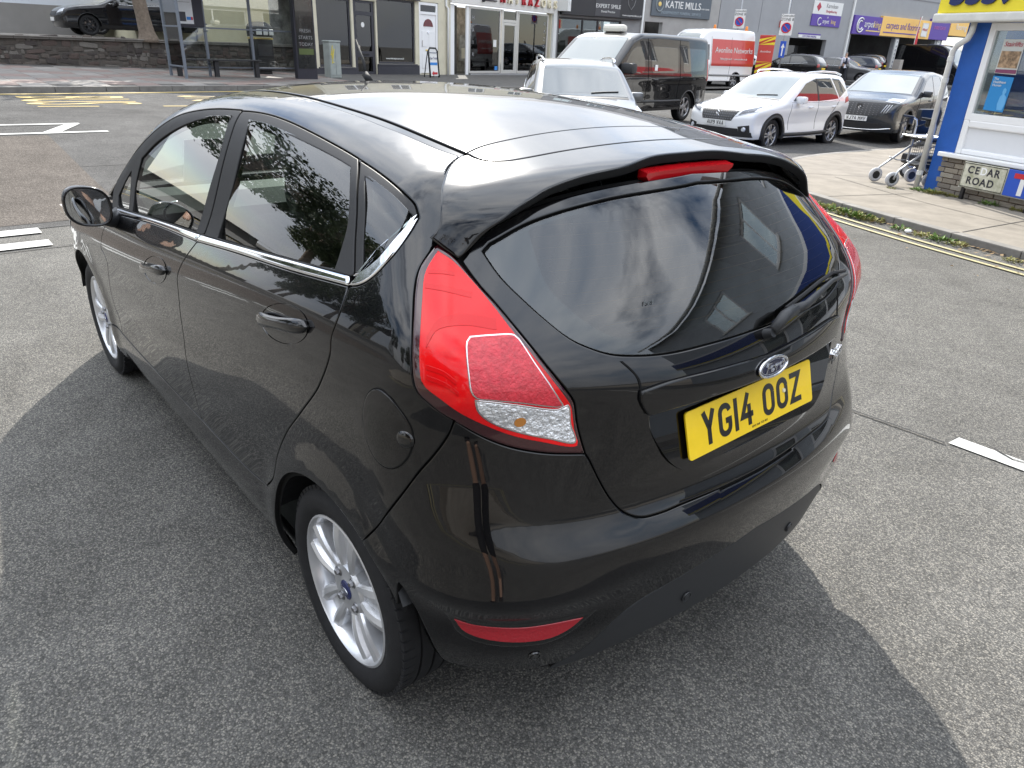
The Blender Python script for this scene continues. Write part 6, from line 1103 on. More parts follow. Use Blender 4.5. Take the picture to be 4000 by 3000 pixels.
for z in (1.66,1.40,.22): mb=MB(); mb.lathe([(.036,-.03),(.042,-.028),(.042,.028),(.036,.03)],14,'Z',(-.37,-.10,z)); mb.build('pipe_collar',mat('pipe_white'),rs,ang=50)
# posters
def poster(par,name,P,m,y=.022):
    mb=MB(); mb.add([(p[0],y,p[1]) for p in P],[(0,1,2,3)]); return mb.build(name,m,par)
ps=empty('stairlift_poster'); ps.parent=rs; poster(ps,'sheet',[(.21,1.52),(.50,1.51),(.50,1.90),(.21,1.90)],mat('poster_pale',(.55,.56,.53),.6)); poster(ps,'photo',[(.225,1.585),(.485,1.58),(.485,1.77),(.225,1.77)],mat('poster_photo',(.30,.20,.12),.6,var=.9,vs=16),.019); poster(ps,'band',[(.215,1.525),(.495,1.52),(.495,1.565),(.215,1.565)],mat('poster_plum',(.20,.05,.11),.6),.019); mtext(ps,'Stairlifts',.075,mat('crimson_print'),.355,1.845,.018,ext=.001,shear=.2)
ps=empty('blue_poster'); ps.parent=rs; poster(ps,'sheet',[(.20,1.09),(.48,1.08),(.49,1.48),(.21,1.49)],mat('poster_blue',(.02,.22,.52),.6)); 
for k,s in enumerate(('The','Healthiest','Human')): mtext(ps,s,.042,whitep,.235,1.455-.036*k,.018,ext=.001,align='LEFT')
V=[(.42,1.36),(.445,1.34),(.45,1.31),(.435,1.285),(.47,1.255),(.478,1.18),(.46,1.10),(.39,1.10),(.375,1.17),(.385,1.255),(.41,1.285),(.40,1.31),(.405,1.345)]
mb=MB(); mb.prism(V,.017,.019,'Y'); mb.build('figure_print',mat('poster_lightblue',(.12,.38,.68),.6),ps)
mb=MB(); mb.box(.12,2.9,.25,.30,.97,1.0); mb.build('window_shelf',whitep,rs); mb=MB(); mb.tube([(.15,.3,1.0),(.17,.3,1.08),(.30,.3,1.10),(.75,.32,1.06),(.80,.3,1.0)],.012,8); mb.bbox(.75,.80,.3,.34,1.0,1.9,.01); mb.build('display_aid',whitep,rs,smooth=False); mb=MB(); mb.bbox(.35,.95,.5,.95,.6,1.05,.08); mb.bbox(.4,.6,.8,.95,1.0,1.6,.05); mb.build('display_chair',dark,rs)
# --- street name plate
sg=empty('street_name_plate',(2.43,-9.48,0),math.atan2(.3484,-.9374),'weathered white CEDAR ROAD street name plate with blue no-through-road panel on short posts','sign')
pw=mat('plate_weathered',(.52,.50,.42),.6,var=.35,vs=9,dark=(.30,.30,.20)); mb=MB(); mb.bbox(.34,.955,-.185,-.165,.165,.475,.006); mb.build('plate',pw,sg); mb=MB(); mb.tube([(.352,-.187,.177),(.943,-.187,.177),(.943,-.187,.463),(.352,-.187,.463)],.005,6,closed=True); mb.build('border',blackp,sg)
mb=MB(); mb.bbox(.958,1.38,-.185,-.165,.165,.475,.006); mb.build('blue_panel',mat('sign_blue'),sg); mb=MB(); mb.box(1.14,1.20,-.19,-.186,.19,.38); mb.build('white_stem',whitep,sg); mb=MB(); mb.box(1.05,1.29,-.19,-.186,.382,.44); mb.build('red_bar',redp,sg)
ink2=mat('sign_ink',(.02,.02,.03),.5)
for k,ch_ in enumerate('CEDAR'): mtext(sg,ch_,.125,ink2 if ch_!='D' else mat('worn_ink',(.80,.80,.78),.6),.455+.092*k,.385,-.187,ext=.001,bold=.003)
for k,ch_ in enumerate('ROAD'): mtext(sg,ch_,.125,ink2,.465+.102*k,.255,-.187,ext=.001,bold=.003)
mb=MB(); mb.bbox(.32,1.40,-.165,-.14,.15,.168,.004); mb.build('rail',mat('rail_white',(.5,.5,.46),.6),sg)
for s in (.40,1.30): mb=MB(); mb.bbox(s-.022,s+.022,-.17,-.13,-.05,.165,.004); mb.build('post',blackp,sg)
# ------------------------------------------------------------------ shop row behind the corner shop (mirrored in the windows opposite)
cs=building('convenience_store',(1.6,-40),(0,1),'convenience store with red fascia in the row behind the corner shop')
hs=[(1+5*k,5+5*k,.7,2.9) for k in range(5)]+[(1.5+5*k,3.0+5*k,4.6,6.2) for k in range(5)]
wall_holes('wall',0,25.5,-.4,7.4,hs,mat('store_render',(.42,.40,.36),.85,var=.1,vs=1),cs)
for h in hs: window(cs,*h,upvc,.08,bars=((h[0]+h[1])/2,))
mb=MB(); mb.bbox(.2,16.8,-.12,-.003,3.0,3.95,.02); mb.build('fascia',mat('store_red',(.55,.02,.02),.4),cs); mtext(cs,'SPAR',.8,whitep,6.0,3.47,-.13); mb=MB(); mb.bbox(17,25.4,-.12,-.003,3.0,3.95,.02); mb.build('fascia',whitep,cs)
mb=MB(); mb.box(.2,25.3,1.5,1.55,-.2,7.2); mb.build('interior',dark,cs); mb=MB(); mb.add([(-.2,-.3,7.4),(25.7,-.3,7.4),(25.7,4,9.6),(-.2,4,9.6)],[(0,1,2,3)]); mb.build('roof',slate,cs)
# ------------------------------------------------------------------ wheeled walker
def rot_z(a): return Matrix.Rotation(a,4,'Z')
wk=empty('wheeled_walker',(3.22,-9.36,H(3.2,-9.4)+.078),math.atan2(-.84,-.54),'grey steel wheeled walking frame with wire basket parked by the blue corner','walker')
stl=mat('walker_grey',(.42,.43,.44),.35,metal=.6); gt=mat('grey_rubber',(.42,.42,.43),.7)
# local x: along its length (0 = rear wheels, .62 = front wheels); y: across
for y in (-.20,.20):
    for x in (0.,.56):
        w_=empty('wheel',(x,y,.10)); w_.parent=wk; mb=MB(); mb.lathe([(.055,-.02),(.075,-.026),(.095,-.018),(.10,0),(.095,.018),(.075,.026),(.055,.02)],28,'Y'); mb.build('tyre',gt,w_,smooth=True); mb=MB(); mb.lathe([(0,-.012),(.056,-.016),(.056,.016),(0,.012)],20,'Y'); mb.build('hub',blackp,w_,ang=40)
    mb=MB(); mb.tube([(0,y*1.14,.10),(.02,y*1.14,.17),(.06,y*1.05,.22),(.46,y,.53)],.015,8); mb.build('rear_leg',stl,wk,smooth=True)
    mb=MB(); mb.tube([(.56,y*1.14,.10),(.60,y*1.12,.20),(.66,y,.25),(.50,y,.21),(.46,y,.24),(.44,y,.30),(.44,y,.80),(.42,y,.86),(.36,y,.89),(.22,y,.90)],.014,8); mb.build('front_frame',stl,wk,smooth=True)
    mb=MB(); mb.tube([(.36,y,.89),(.20,y,.905)],.020,8); mb.tube([(.36,y,.865),(.17,y,.80)],.008,6); mb.bbox(.29,.36,y-.025,y+.025,.80,.88,.01); mb.build('brake_handle',blackp,wk,ang=50)
    mb=MB(); mb.tube([(.36,y,.86),(.55,y*1.1,.88),(.72,y*.9,.76),(.70,y*.9,.66),(.5,y,.55)],.004,5); mb.build('brake_cable',blackp,wk)
    mb=MB(); mb.tube([(.15,y,.35),(.28,y,.31),(.44,y,.31)],.009,6); mb.tube([(.46,y,.53),(.70,y,.64)],.010,6); mb.build('link_bar',stl,wk,smooth=True)
mb=MB(); mb.bbox(.28,.62,-.19,.19,.645,.66,.006); mb.build('tray',whitep,wk); mb=MB(); mb.tube([(.27,-.2,.66),(.63,-.2,.66),(.63,.2,.66),(.27,.2,.66)],.010,6,closed=True); mb.build('tray_rim',stl,wk); mb=MB(); mb.bbox(.40,.55,-.21,.21,.60,.635,.01); mb.build('bracket',blackp,wk); mb=MB(); mb.bbox(.40,.53,-.20,.20,.25,.31,.01); mb.build('bracket',blackp,wk)
mb=MB()
for k in range(9):
    x=.46+.26*k/8; mb.tube([(x,-.17,.54),(x,-.17,.34),(x,.17,.34),(x,.17,.54)],.0028,4)
for k in range(6):
    z=.34+.04*k; mb.tube([(.46,-.17,z),(.72,-.17,z),(.72,.17,z),(.46,.17,z)],.0028,4,closed=True)
mb.build('wire_basket',mat('wire_black',(.02,.02,.02),.5),wk)
# mobility scooter partly behind the corner
sc_=empty('mobility_scooter',(3.05,-10.75,H(3.05,-10.75)+.08),R(160),'black mobility scooter with wire front basket half hidden behind the downpipe','scooter')
for x,y in ((.35,-.17),(.35,.17),(-.35,-.22),(-.35,.22)):
    w_=empty('wheel',(x,y,.11)); w_.parent=sc_; mb=MB(); mb.lathe([(.06,-.03),(.10,-.035),(.115,0),(.10,.035),(.06,.03)],22,'Y'); mb.build('tyre',rubber if 'rubber' in globals() else blackp,w_,smooth=True); mb=MB(); mb.lathe([(0,-.02),(.062,-.02),(.062,.02),(0,.02)],16,'Y'); mb.build('hub',greyr,w_,ang=40)
mb=MB(); mb.bbox(-.45,.30,-.22,.22,.10,.20,.04); mb.bbox(-.5,-.1,-.25,.25,.2,.36,.05); mb.bbox(.20,.50,-.20,.20,.20,.26,.03); mb.build('chassis',blackp,sc_,ang=40); mb=MB(); mb.tube([(.30,0,.2),(.22,0,.62),(.16,0,.86)],.028,8); mb.bbox(.10,.24,-.26,.26,.84,.90,.02); mb.build('tiller',blackp,sc_,ang=40); mb=MB(); mb.bbox(-.40,0,-.22,.22,.56,.64,.04); mb.bbox(-.46,-.36,-.21,.21,.62,1.0,.04); mb.build('seat',blackp,sc_,ang=40); mb=MB()
for k in range(9): y=-.19+.0475*k; mb.tube([(.28,y,.82),(.28,y,.58),(.52,y,.58),(.52,y,.82)],.004,4)
for k in range(5): z=.58+.06*k; mb.tube([(.28,-.19,z),(.52,-.19,z),(.52,.19,z),(.28,.19,z)],.004,4,closed=True)
mb.build('basket',mat('wire_black'),sc_)
# ------------------------------------------------------------------ vehicles behind
class Veh:
    def __init__(s,top,W,belt,tum,xr,xf,zb=.24,crown=.05,bow_r=.10,bow_f=.18,k=.10,H=1.5,taper=(.06,.05),kt=.10):
        s.top=np.array(top,float); s.W=W; s.belt=belt; s.tum=tum; s.xr=np.array(xr,float); s.xf=np.array(xf,float); s.zb=zb; s.crown=crown; s.bow_r=bow_r; s.bow_f=bow_f; s.k=k; s.H=H; s.taper=taper; s.kt=kt
        s.gx=np.linspace(s.top[:,0].min()-.3,s.top[:,0].max()+.3,400); s.gz=np.interp(s.gx,s.top[:,0],s.top[:,1])
        ker=np.hanning(23); ker/=ker.sum(); s.gz=np.convolve(np.pad(s.gz,11,'edge'),ker,'valid')
        s.x0=s.xr[:,1].min(); s.x1=s.xf[:,1].max(); s.zg=np.linspace(0,3,300)
        def sm(a): v=np.interp(s.zg,a[:,0],a[:,1]); kk=np.hanning(15); kk/=kk.sum(); return np.convolve(np.pad(v,7,'edge'),kk,'valid')
        s.gr=sm(s.xr); s.gf=sm(s.xf)
    def F(s,P):
        x,y,z=P[...,0],np.abs(P[...,1]),P[...,2]
        u=np.clip((x-s.x0)/(s.x1-s.x0),0,1); pw=s.W-s.taper[0]*np.clip(1-u/.25,0,1)**2-s.taper[1]*np.clip((u-.7)/.3,0,1)**2
        b=np.interp(x,[s.x0,s.x1],s.belt); t=np.clip((z-b)/(s.H-b+1e-6),0,1.3)
        ys=pw-s.tum*np.maximum(t,0)**1.15-.05*np.clip((.42-z)/.25,0,1)**2-.018*np.clip((b-.08-z)/.3,0,1)*np.clip((z-.35)/.2,0,1)+.014*np.exp(-((z-b+.12)/.10)**2)
        f=smax(y-ys,z-(np.interp(x,s.gx,s.gz)-s.crown*(y/s.W)**2.4),s.kt)
        f=smax(f,np.interp(z,s.zg,s.gr)+s.bow_r*(y/s.W)**2.4-x,s.k); f=smax(f,x-np.interp(z,s.zg,s.gf)+s.bow_f*(y/s.W)**2.4,s.k)
        return f
def veh_body(v,par,m,arches,d=.05,name='body',ra=.36):
    xs=np.arange(v.x0-.02,v.x1+.02+d,d); ys=np.arange(-v.W-.05,v.W+.05+d,d); zs=np.arange(v.zb,v.H+.1+d,d); xs=np.linspace(xs[0],xs[-1],len(xs)); ys=np.linspace(-ys[-1],ys[-1],len(ys))
    idx={}; P=[]; Fc=[]
    def vid(p):
        k=(round(float(p[0]),4),round(float(p[1]),4),round(float(p[2]),4))
        if k not in idx: idx[k]=len(P); P.append(p)
        return idx[k]
    def grid(A,B_,fn):
        for i in range(len(A)-1):
            for j in range(len(B_)-1): Fc.append([vid(fn(A[i],B_[j])),vid(fn(A[i+1],B_[j])),vid(fn(A[i+1],B_[j+1])),vid(fn(A[i],B_[j+1]))])
    grid(xs,zs,lambda a,b:(a,ys[-1],b)); grid(xs,zs,lambda a,b:(a,ys[0],b)); grid(xs,ys,lambda a,b:(a,b,zs[-1])); grid(ys,zs,lambda a,b:(xs[0],a,b)); grid(ys,zs,lambda a,b:(xs[-1],a,b))
    P=np.array(P); cz=(v.zb+v.H)*.5
    core=np.stack([np.clip(P[:,0],v.x0+.75,v.x1-.75),P[:,1]*0,np.clip(P[:,2],v.zb,min(.80,cz))],1); core[:,2]=np.where(P[:,2]<=v.zb+1e-6,v.zb,core[:,2]*.999)
    D=P-core; D/=np.linalg.norm(D,axis=1,keepdims=True); Q=solve(core,D,v.F,0,3.,90); bad=np.isnan(Q[:,0]); Q[bad]=P[bad]*.97
    for wx,wz in arches:
        r=np.hypot(Q[:,0]-wx,Q[:,2]-wz); mk=(np.abs(r-ra)<d*.62)&(np.abs(Q[:,1])>v.W*.6); 
        Q[mk,0]=wx+(Q[mk,0]-wx)*ra/r[mk]; Q[mk,2]=wz+(Q[mk,2]-wz)*ra/r[mk]
    keep=[]
    for f in Fc:
        c_=Q[f].mean(0)
        if any(math.hypot(c_[0]-wx,c_[2]-wz)<ra*.985 and abs(c_[1])>v.W*.6 for wx,wz in arches): continue
        keep.append(f)
    N=normal(Q,v.F,4e-3); T=np.array(keep); g=np.cross(Q[T[:,1]]-Q[T[:,0]],Q[T[:,2]]-Q[T[:,0]]); fl=(g*N[T].sum(1)).sum(1)<0
    return mesh(name,Q,[tuple(f[::-1]) if x else tuple(f) for f,x in zip(keep,fl)],m,par,N=N)
wglass=mat('windscreen_glass',(.17,.19,.185),.04,spec=.5,coat=1.,croughness=.0); dglass=mat('dark_car_glass',(.012,.015,.016),.02,spec=.6,coat=1.,croughness=.0); lampw=mat('headlamp',(.55,.57,.6),.1,coat=.8); lampr=mat('rear_lamp',(.35,.01,.015),.15,coat=.6); blkpl=mat('cladding',(.022,.022,.023),.55); platew=mat('plate_white',(.72,.72,.70),.4); platey=mat('plate_yellow')  if 'plate_yellow' in MATS else mat('plate_yellow',(.78,.48,.008),.35,coat=.4)  # windscreen base kept pale: cabin light and glare put into its colour
greyal=mat('alloy_grey',(.35,.35,.36),.35,metal=.8); darkal=mat('alloy_dark',(.03,.03,.032),.4,metal=.6)
def patch(v,par,name,kind,pts,m,off=.004,mirror=False,res=.06,step=.035,corners=None,bev=.002,depth=.006):
    A=np.array(pts,float); lo=outline([np.vstack([A[i:i+1],A[(i+1)%len(A)][None]]) for i in range(len(A))],step) if corners is None else outline([np.vstack([A,A[:1]])],step)
    return panel(name,kind,lo,m,par,v.F,gap=0,off=off,bev=bev,depth=depth,mirror=mirror,flange=False,res=res)
def line3(v,par,name,kind,pts,r,m,mirror=True,off=.001):
    P=lift(kind,crom(np.array(pts,float),.06),v.F); P=P[~np.isnan(P[:,0])]; P=P+normal(P,v.F)*off
    for sg in ((1,-1) if mirror else (1,)): mb=MB(); mb.tube([tuple(p*[1,sg,1]) for p in P],r,5); mb.build(name,m,par,smooth=True)
def bg_wheel(par,x,y,R_,sg,wm,style='y',n=5,w_=.2):
    return wheel_mesh(par,(x,y*sg,R_),sg,Rt=R_,Wt=w_,Rr=R_*.68,spokes=n,style=style,mats=(wm,),cap=True,detail=False)
def veh_common(v,par,wb,Rw,yw,wm,style,n,arch_r,trim=None,tr=.018):
    for x in (0,wb):
        for sg in (1,-1):
            bg_wheel(par,x,yw,Rw,sg,wm,style,n)
            mb=MB(); mb.lathe([(arch_r+.01,sg*(v.W-.06)),(arch_r+.01,sg*(v.W-.40)),(0,sg*(v.W-.40))],20,'Y',(x,0,Rw),a0=R(-8),a1=R(188)); mb.build('wheel_housing',blkpl,par)
        t=np.linspace(R(-14),R(194),30); line3(v,par,'arch_trim','Y',np.stack([x+arch_r*np.cos(t),Rw+arch_r*np.sin(t)],1),tr,trim or blkpl,off=.0)
    mb=MB(); mb.box(v.x0+.35,v.x1-.35,-v.W+.15,v.W-.15,v.zb-.02,v.zb+.06); mb.build('floor_pan',blkpl,par)
def num_plate(v,par,kind,z,txt,m,y=0.,big=1.):
    p=lift(kind,np.array([[y,z]]),v.F)[0]; e=empty('number_plate'); e.parent=par; sg=1 if kind=='P' else -1
    e.location=tuple(p+np.array([.012*sg,0,0])); e.rotation_euler=(PI/2,0,PI/2 if sg>0 else -PI/2)
    mb=MB(); mb.prism(rrect(.52,.111,.008),-.010,.002,'Z'); mb.build('plate_board',m,e)
    if txt: plate_text(e,txt,1.,.004)
    return e
def mirror_pair(par,x,y,z,m,s=1.):
    for sg in (1,-1):
        mb=MB(); V=[];n=12
        mb.bbox(x-.05*s,x+.10*s,sg*y-.11*s,sg*y+.11*s,z-.075*s,z+.075*s,.045*s); mb.build('door_mirror',m,par,ang=50); mb=MB(); mb.tube([(x+.04,sg*(y-.08),z-.05),(x+.08,sg*(y-.20),z-.09)],.022,6); mb.build('mirror_stalk',blkpl,par,smooth=True)
def suv(name,loc,head,label,paintm,kind,plate,glassm=None,group=None,cat='car'):
    e=empty(name,loc,R(head),label,cat,group); g=dglass
    if kind=='2008':
        v=Veh([(-.95,1.2),(-.62,1.44),(-.2,1.53),(.5,1.555),(1.1,1.54),(1.45,1.46),(1.95,1.20),(2.28,1.03),(2.5,.99),(2.9,.93),(3.2,.86),(3.40,.74),(3.45,.6)],.855,(.98,.90),.19,[(0,-.60),(.4,-.68),(.6,-.70),(.9,-.70),(1.05,-.66),(1.35,-.48),(1.6,-.30)],[(0,3.30),(.3,3.40),(.5,3.43),(.7,3.42),(.85,3.36),(1.0,3.1),(1.6,2.8)],H=1.56,zb=.26)
        veh_body(v,e,paintm,((0,.325),(2.54,.325)),ra=.375); veh_common(v,e,2.54,.325,.80,greyal,'turbine',5,.375,blkpl,.034)
        patch(v,e,'windscreen','Z',[(1.36,-.60),(1.36,.60),(2.22,.70),(2.30,0),(2.22,-.70)],wglass if paintm is white_car else mat('windscreen_dim',(.07,.08,.08),.04,coat=1.,croughness=0),mirror=False)
        patch(v,e,'side_window','Y',[(1.95,1.00),(1.40,1.34),(.98,1.44),(.94,.99)],g,mirror=True); patch(v,e,'side_window','Y',[(.88,.99),(.92,1.44),(.35,1.455),(.02,1.03)],g,mirror=True); patch(v,e,'side_window','Y',[(-.03,1.05),(.27,1.45),(-.05,1.43),(-.36,1.20)],g,mirror=True)
        patch(v,e,'pillar_trim','Y',[(.935,.99),(.975,1.44),(.925,1.44),(.885,.99)],blkpl,mirror=True); patch(v,e,'cowl','Z',[(2.24,-.70),(2.32,0),(2.24,.70),(2.30,.70),(2.39,0),(2.30,-.70)],blkpl)
        for x in (0,2.54):
            t=np.linspace(R(-10),R(190),34); panel('arch_cladding','Y',outline([np.stack([x+.372*np.cos(t),.325+.372*np.sin(t)],1),np.stack([x+.445*np.cos(t),.325+.445*np.sin(t)],1)[::-1]],.035),blkpl,e,v.F,gap=0,off=.012,bev=.004,depth=.02,mirror=True,flange=False,res=.06)
        patch(v,e,'bumper_cladding','P',[(-.80,.30),(.80,.30),(.78,.40),(.50,.36),(-.50,.36),(-.78,.40)],blkpl,off=.006)
        patch(v,e,'rear_window','X',[(-.55,1.08),(.55,1.08),(.47,1.42),(-.47,1.42)],g)
        line3(v,e,'belt_trim','Y',[(2.0,.985),(.9,.975),(-.05,1.03),(-.4,1.17)],.008,chrome); line3(v,e,'door_seam','Y',[(.91,.98),(.90,.6),(.88,.40)],.004,M_SEAL); line3(v,e,'door_seam','Y',[(1.98,.95),(2.02,.7),(1.98,.42)],.004,M_SEAL); line3(v,e,'door_seam','Y',[(-.02,1.0),(.25,.72),(.34,.55)],.004,M_SEAL)
        line3(v,e,'sill_cladding','Y',[(.36,.33),(1.2,.32),(2.18,.33)],.045,blkpl)
        patch(v,e,'grille','P',[(-.36,.60),(.36,.60),(.46,.80),(-.46,.80)],blkpl,off=.006); 
        mb=MB()
        for r_ in range(4):
            for q in range(15):
                y=-.40+.80*q/14; z=.63+.047*r_
                if abs(y)<.36+.03*r_: p=lift('P',np.array([[y,z]]),v.F)[0]; mb.bbox(p[0]+.004,p[0]+.013,y-.010,y+.010,z-.012,z+.012,.003)
        tag(mb.build('grille_studs',chrome,e),kind='stuff'); p=lift('P',np.array([[0,.72]]),v.F)[0]; mb=MB(); mb.tube([(p[0]+.02,q*.06,.72+h*.07) for q,h in ((-.6,-1),(-.2,-.2),(-.7,.4),(0,.9),(.6,.5),(.3,-.3),(.7,-1))],.010,5); mb.build('lion_badge',chrome,e)
        patch(v,e,'headlamp','P',[(.42,.68),(.80,.80),(.78,.94),(.50,.82)],lampw,off=.005,mirror=True); patch(v,e,'headlamp_inner','P',[(.48,.715),(.75,.80),(.74,.89),(.52,.80)],mat('lamp_dark',(.05,.055,.07),.1,coat=.8),off=.010,mirror=True)
        patch(v,e,'lower_grille','P',[(-.56,.33),(.56,.33),(.52,.46),(-.52,.46)],blkpl,off=.005); patch(v,e,'fog_surround','P',[(.55,.36),(.76,.40),(.74,.54),(.52,.50)],blkpl,off=.008,mirror=True)
        for sg in (1,-1): p=lift('P',np.array([[sg*.64,.45]]),v.F)[0]; mb=MB(); mb.lathe([(0,.03),(.035,.03),(.045,.012),(.05,0)],14,'X',tuple(p)); mb.build('fog_lamp',lampw,e,ang=40)
        patch(v,e,'rear_lamp','Y',[(-.55,.98),(-.30,.93),(-.34,1.05),(-.56,1.10)],lampr,off=.006,mirror=True)
        mirror_pair(e,1.74,.93,1.02,paintm); num_plate(v,e,'P',.545,plate,platew)
        for sg in (1,-1):
            mb=MB(); mb.tube([(1.25,sg*.60,1.515),(1.15,sg*.62,1.555),(.6,sg*.635,1.585),(.0,sg*.62,1.57),(-.30,sg*.60,1.52)],.020,8); mb.build('roof_rail',chrome if paintm is not None else chrome,e,smooth=True)
        for x in (1.30,.30): line3(v,e,'door_handle','Y',[(x,.86),(x-.16,.875)],.016,paintm,off=.014)
        line3(v,e,'wiper','Z',[(2.2,.1),(2.12,.55)],.010,blkpl,mirror=False,off=.012)
    else:
        v=Veh([(-1.0,1.25),(-.70,1.45),(-.3,1.58),(.5,1.64),(1.1,1.625),(1.55,1.53),(2.1,1.27),(2.45,1.11),(2.7,1.07),(3.2,1.02),(3.5,.97),(3.64,.80),(3.70,.6)],.93,(1.08,1.00),.21,[(0,-.78),(.4,-.86),(.6,-.88),(.95,-.88),(1.1,-.84),(1.4,-.64),(1.7,-.40)],[(0,3.55),(.3,3.66),(.5,3.70),(.75,3.70),(.95,3.62),(1.1,3.3),(1.7,3.0)],H=1.645,zb=.26)
        veh_body(v,e,paintm,((0,.36),(2.73,.36)),ra=.405); veh_common(v,e,2.73,.36,.87,greyal,'turbine',5,.405,blkpl,.03)
        patch(v,e,'windscreen','Z',[(1.44,-.63),(1.44,.63),(2.38,.76),(2.47,0),(2.38,-.76)],wglass)
        patch(v,e,'side_window','Y',[(2.05,1.09),(1.50,1.41),(.98,1.52),(.94,1.07)],g,mirror=True); patch(v,e,'side_window','Y',[(.88,1.07),(.92,1.525),(.30,1.50),(-.10,1.12)],g,mirror=True); patch(v,e,'side_window','Y',[(-.16,1.13),(.22,1.49),(-.15,1.42),(-.50,1.24)],g,mirror=True)
        patch(v,e,'rear_window','X',[(-.58,1.18),(.58,1.18),(.48,1.50),(-.48,1.50)],g)
        line3(v,e,'door_seam','Y',[(.91,1.06),(.90,.6),(.88,.42)],.004,M_SEAL); line3(v,e,'door_seam','Y',[(2.1,1.03),(2.12,.7),(2.05,.45)],.004,M_SEAL)
        patch(v,e,'grille','P',[(-.50,.62),(.50,.62),(.80,.92),(-.80,.92)],blkpl,off=.005); mb=MB()
        for r_ in range(6):
            for q in range(17):
                y=-.72+1.44*q/16; z=.65+.045*r_
                if abs(y)<.50+.05*r_: p=lift('P',np.array([[y,z]]),v.F)[0]; mb.bbox(p[0]+.003,p[0]+.009,y-.014,y+.014,z-.008,z+.008,.002)
        tag(mb.build('grille_studs',mat('stud_grey',(.20,.20,.21),.3,metal=.8),e),kind='stuff'); p=lift('P',np.array([[0,.80]]),v.F)[0]; mb=MB(); mb.prism([(-.06,.88),(.06,.88),(.06,.78),(0,.70),(-.06,.78)],p[0]+.006,p[0]+.014,'X'); mb.build('shield_badge',blackp,e); mb=MB(); mb.tube([(p[0]+.018,q*.04,.79+h*.05) for q,h in ((-.6,-1),(.2,-.6),(-.4,.2),(.5,.9),(.8,.3))],.009,5); mb.build('lion_badge',chrome,e)
        patch(v,e,'headlamp','P',[(.52,.95),(.86,.92),(.84,1.01),(.56,1.02)],lampw,off=.004,mirror=True)
        for k in range(3): line3(v,e,'running_lamp','P',[(.72-.055*k,.88),(.64-.055*k,.70)],.010,lampw,off=.008)
        patch(v,e,'lower_grille','P',[(-.62,.32),(.62,.32),(.58,.46),(-.58,.46)],blkpl,off=.004); line3(v,e,'bumper_trim','P',[(-.80,.36),(-.4,.31),(.4,.31),(.80,.36)],.014,chrome,mirror=False)
        mirror_pair(e,1.86,1.02,1.12,paintm); num_plate(v,e,'P',.55,plate,platew)
        for x in (1.28,.28): line3(v,e,'door_handle','Y',[(x,.94),(x-.16,.955)],.015,paintm,off=.014)
    return e
white_car=mat('white_paint_car',(.78,.78,.78),.2,coat=1.,croughness=.03); grey_car=mat('grey_paint_car',(.040,.043,.048),.25,spec=.1,metal=.3,coat=1.,croughness=.02); black_car=mat('black_car',(.006,.006,.007),.2,spec=.1,coat=1.,croughness=.02); silver_car=mat('silver_car',(.11,.112,.116),.3,metal=.3,coat=1.,croughness=.03); navy_car=mat('navy_car',(.010,.014,.028),.2,spec=.1,coat=1.,croughness=.02)
suv('parked_crossover',(8.136,-15.63,H(8.14,-14.4)-.10),89.7,'white crossover with chrome roof rails, black arch cladding and AU19 WAA plate',white_car,'2008','AU19 WAA')
suv('parked_suv',(7.983,-20.69,H(7.98,-19.4)),97.8,'dark grey SUV with studded wide grille and WJ74 MMV plate behind the white crossover',grey_car,'3008','WJ74 MMV')
suv('white_suv',(7.75,-28.3,H(7.8,-27)),94,'white car mostly hidden behind the downpipe and the blue corner',white_car,'3008','')
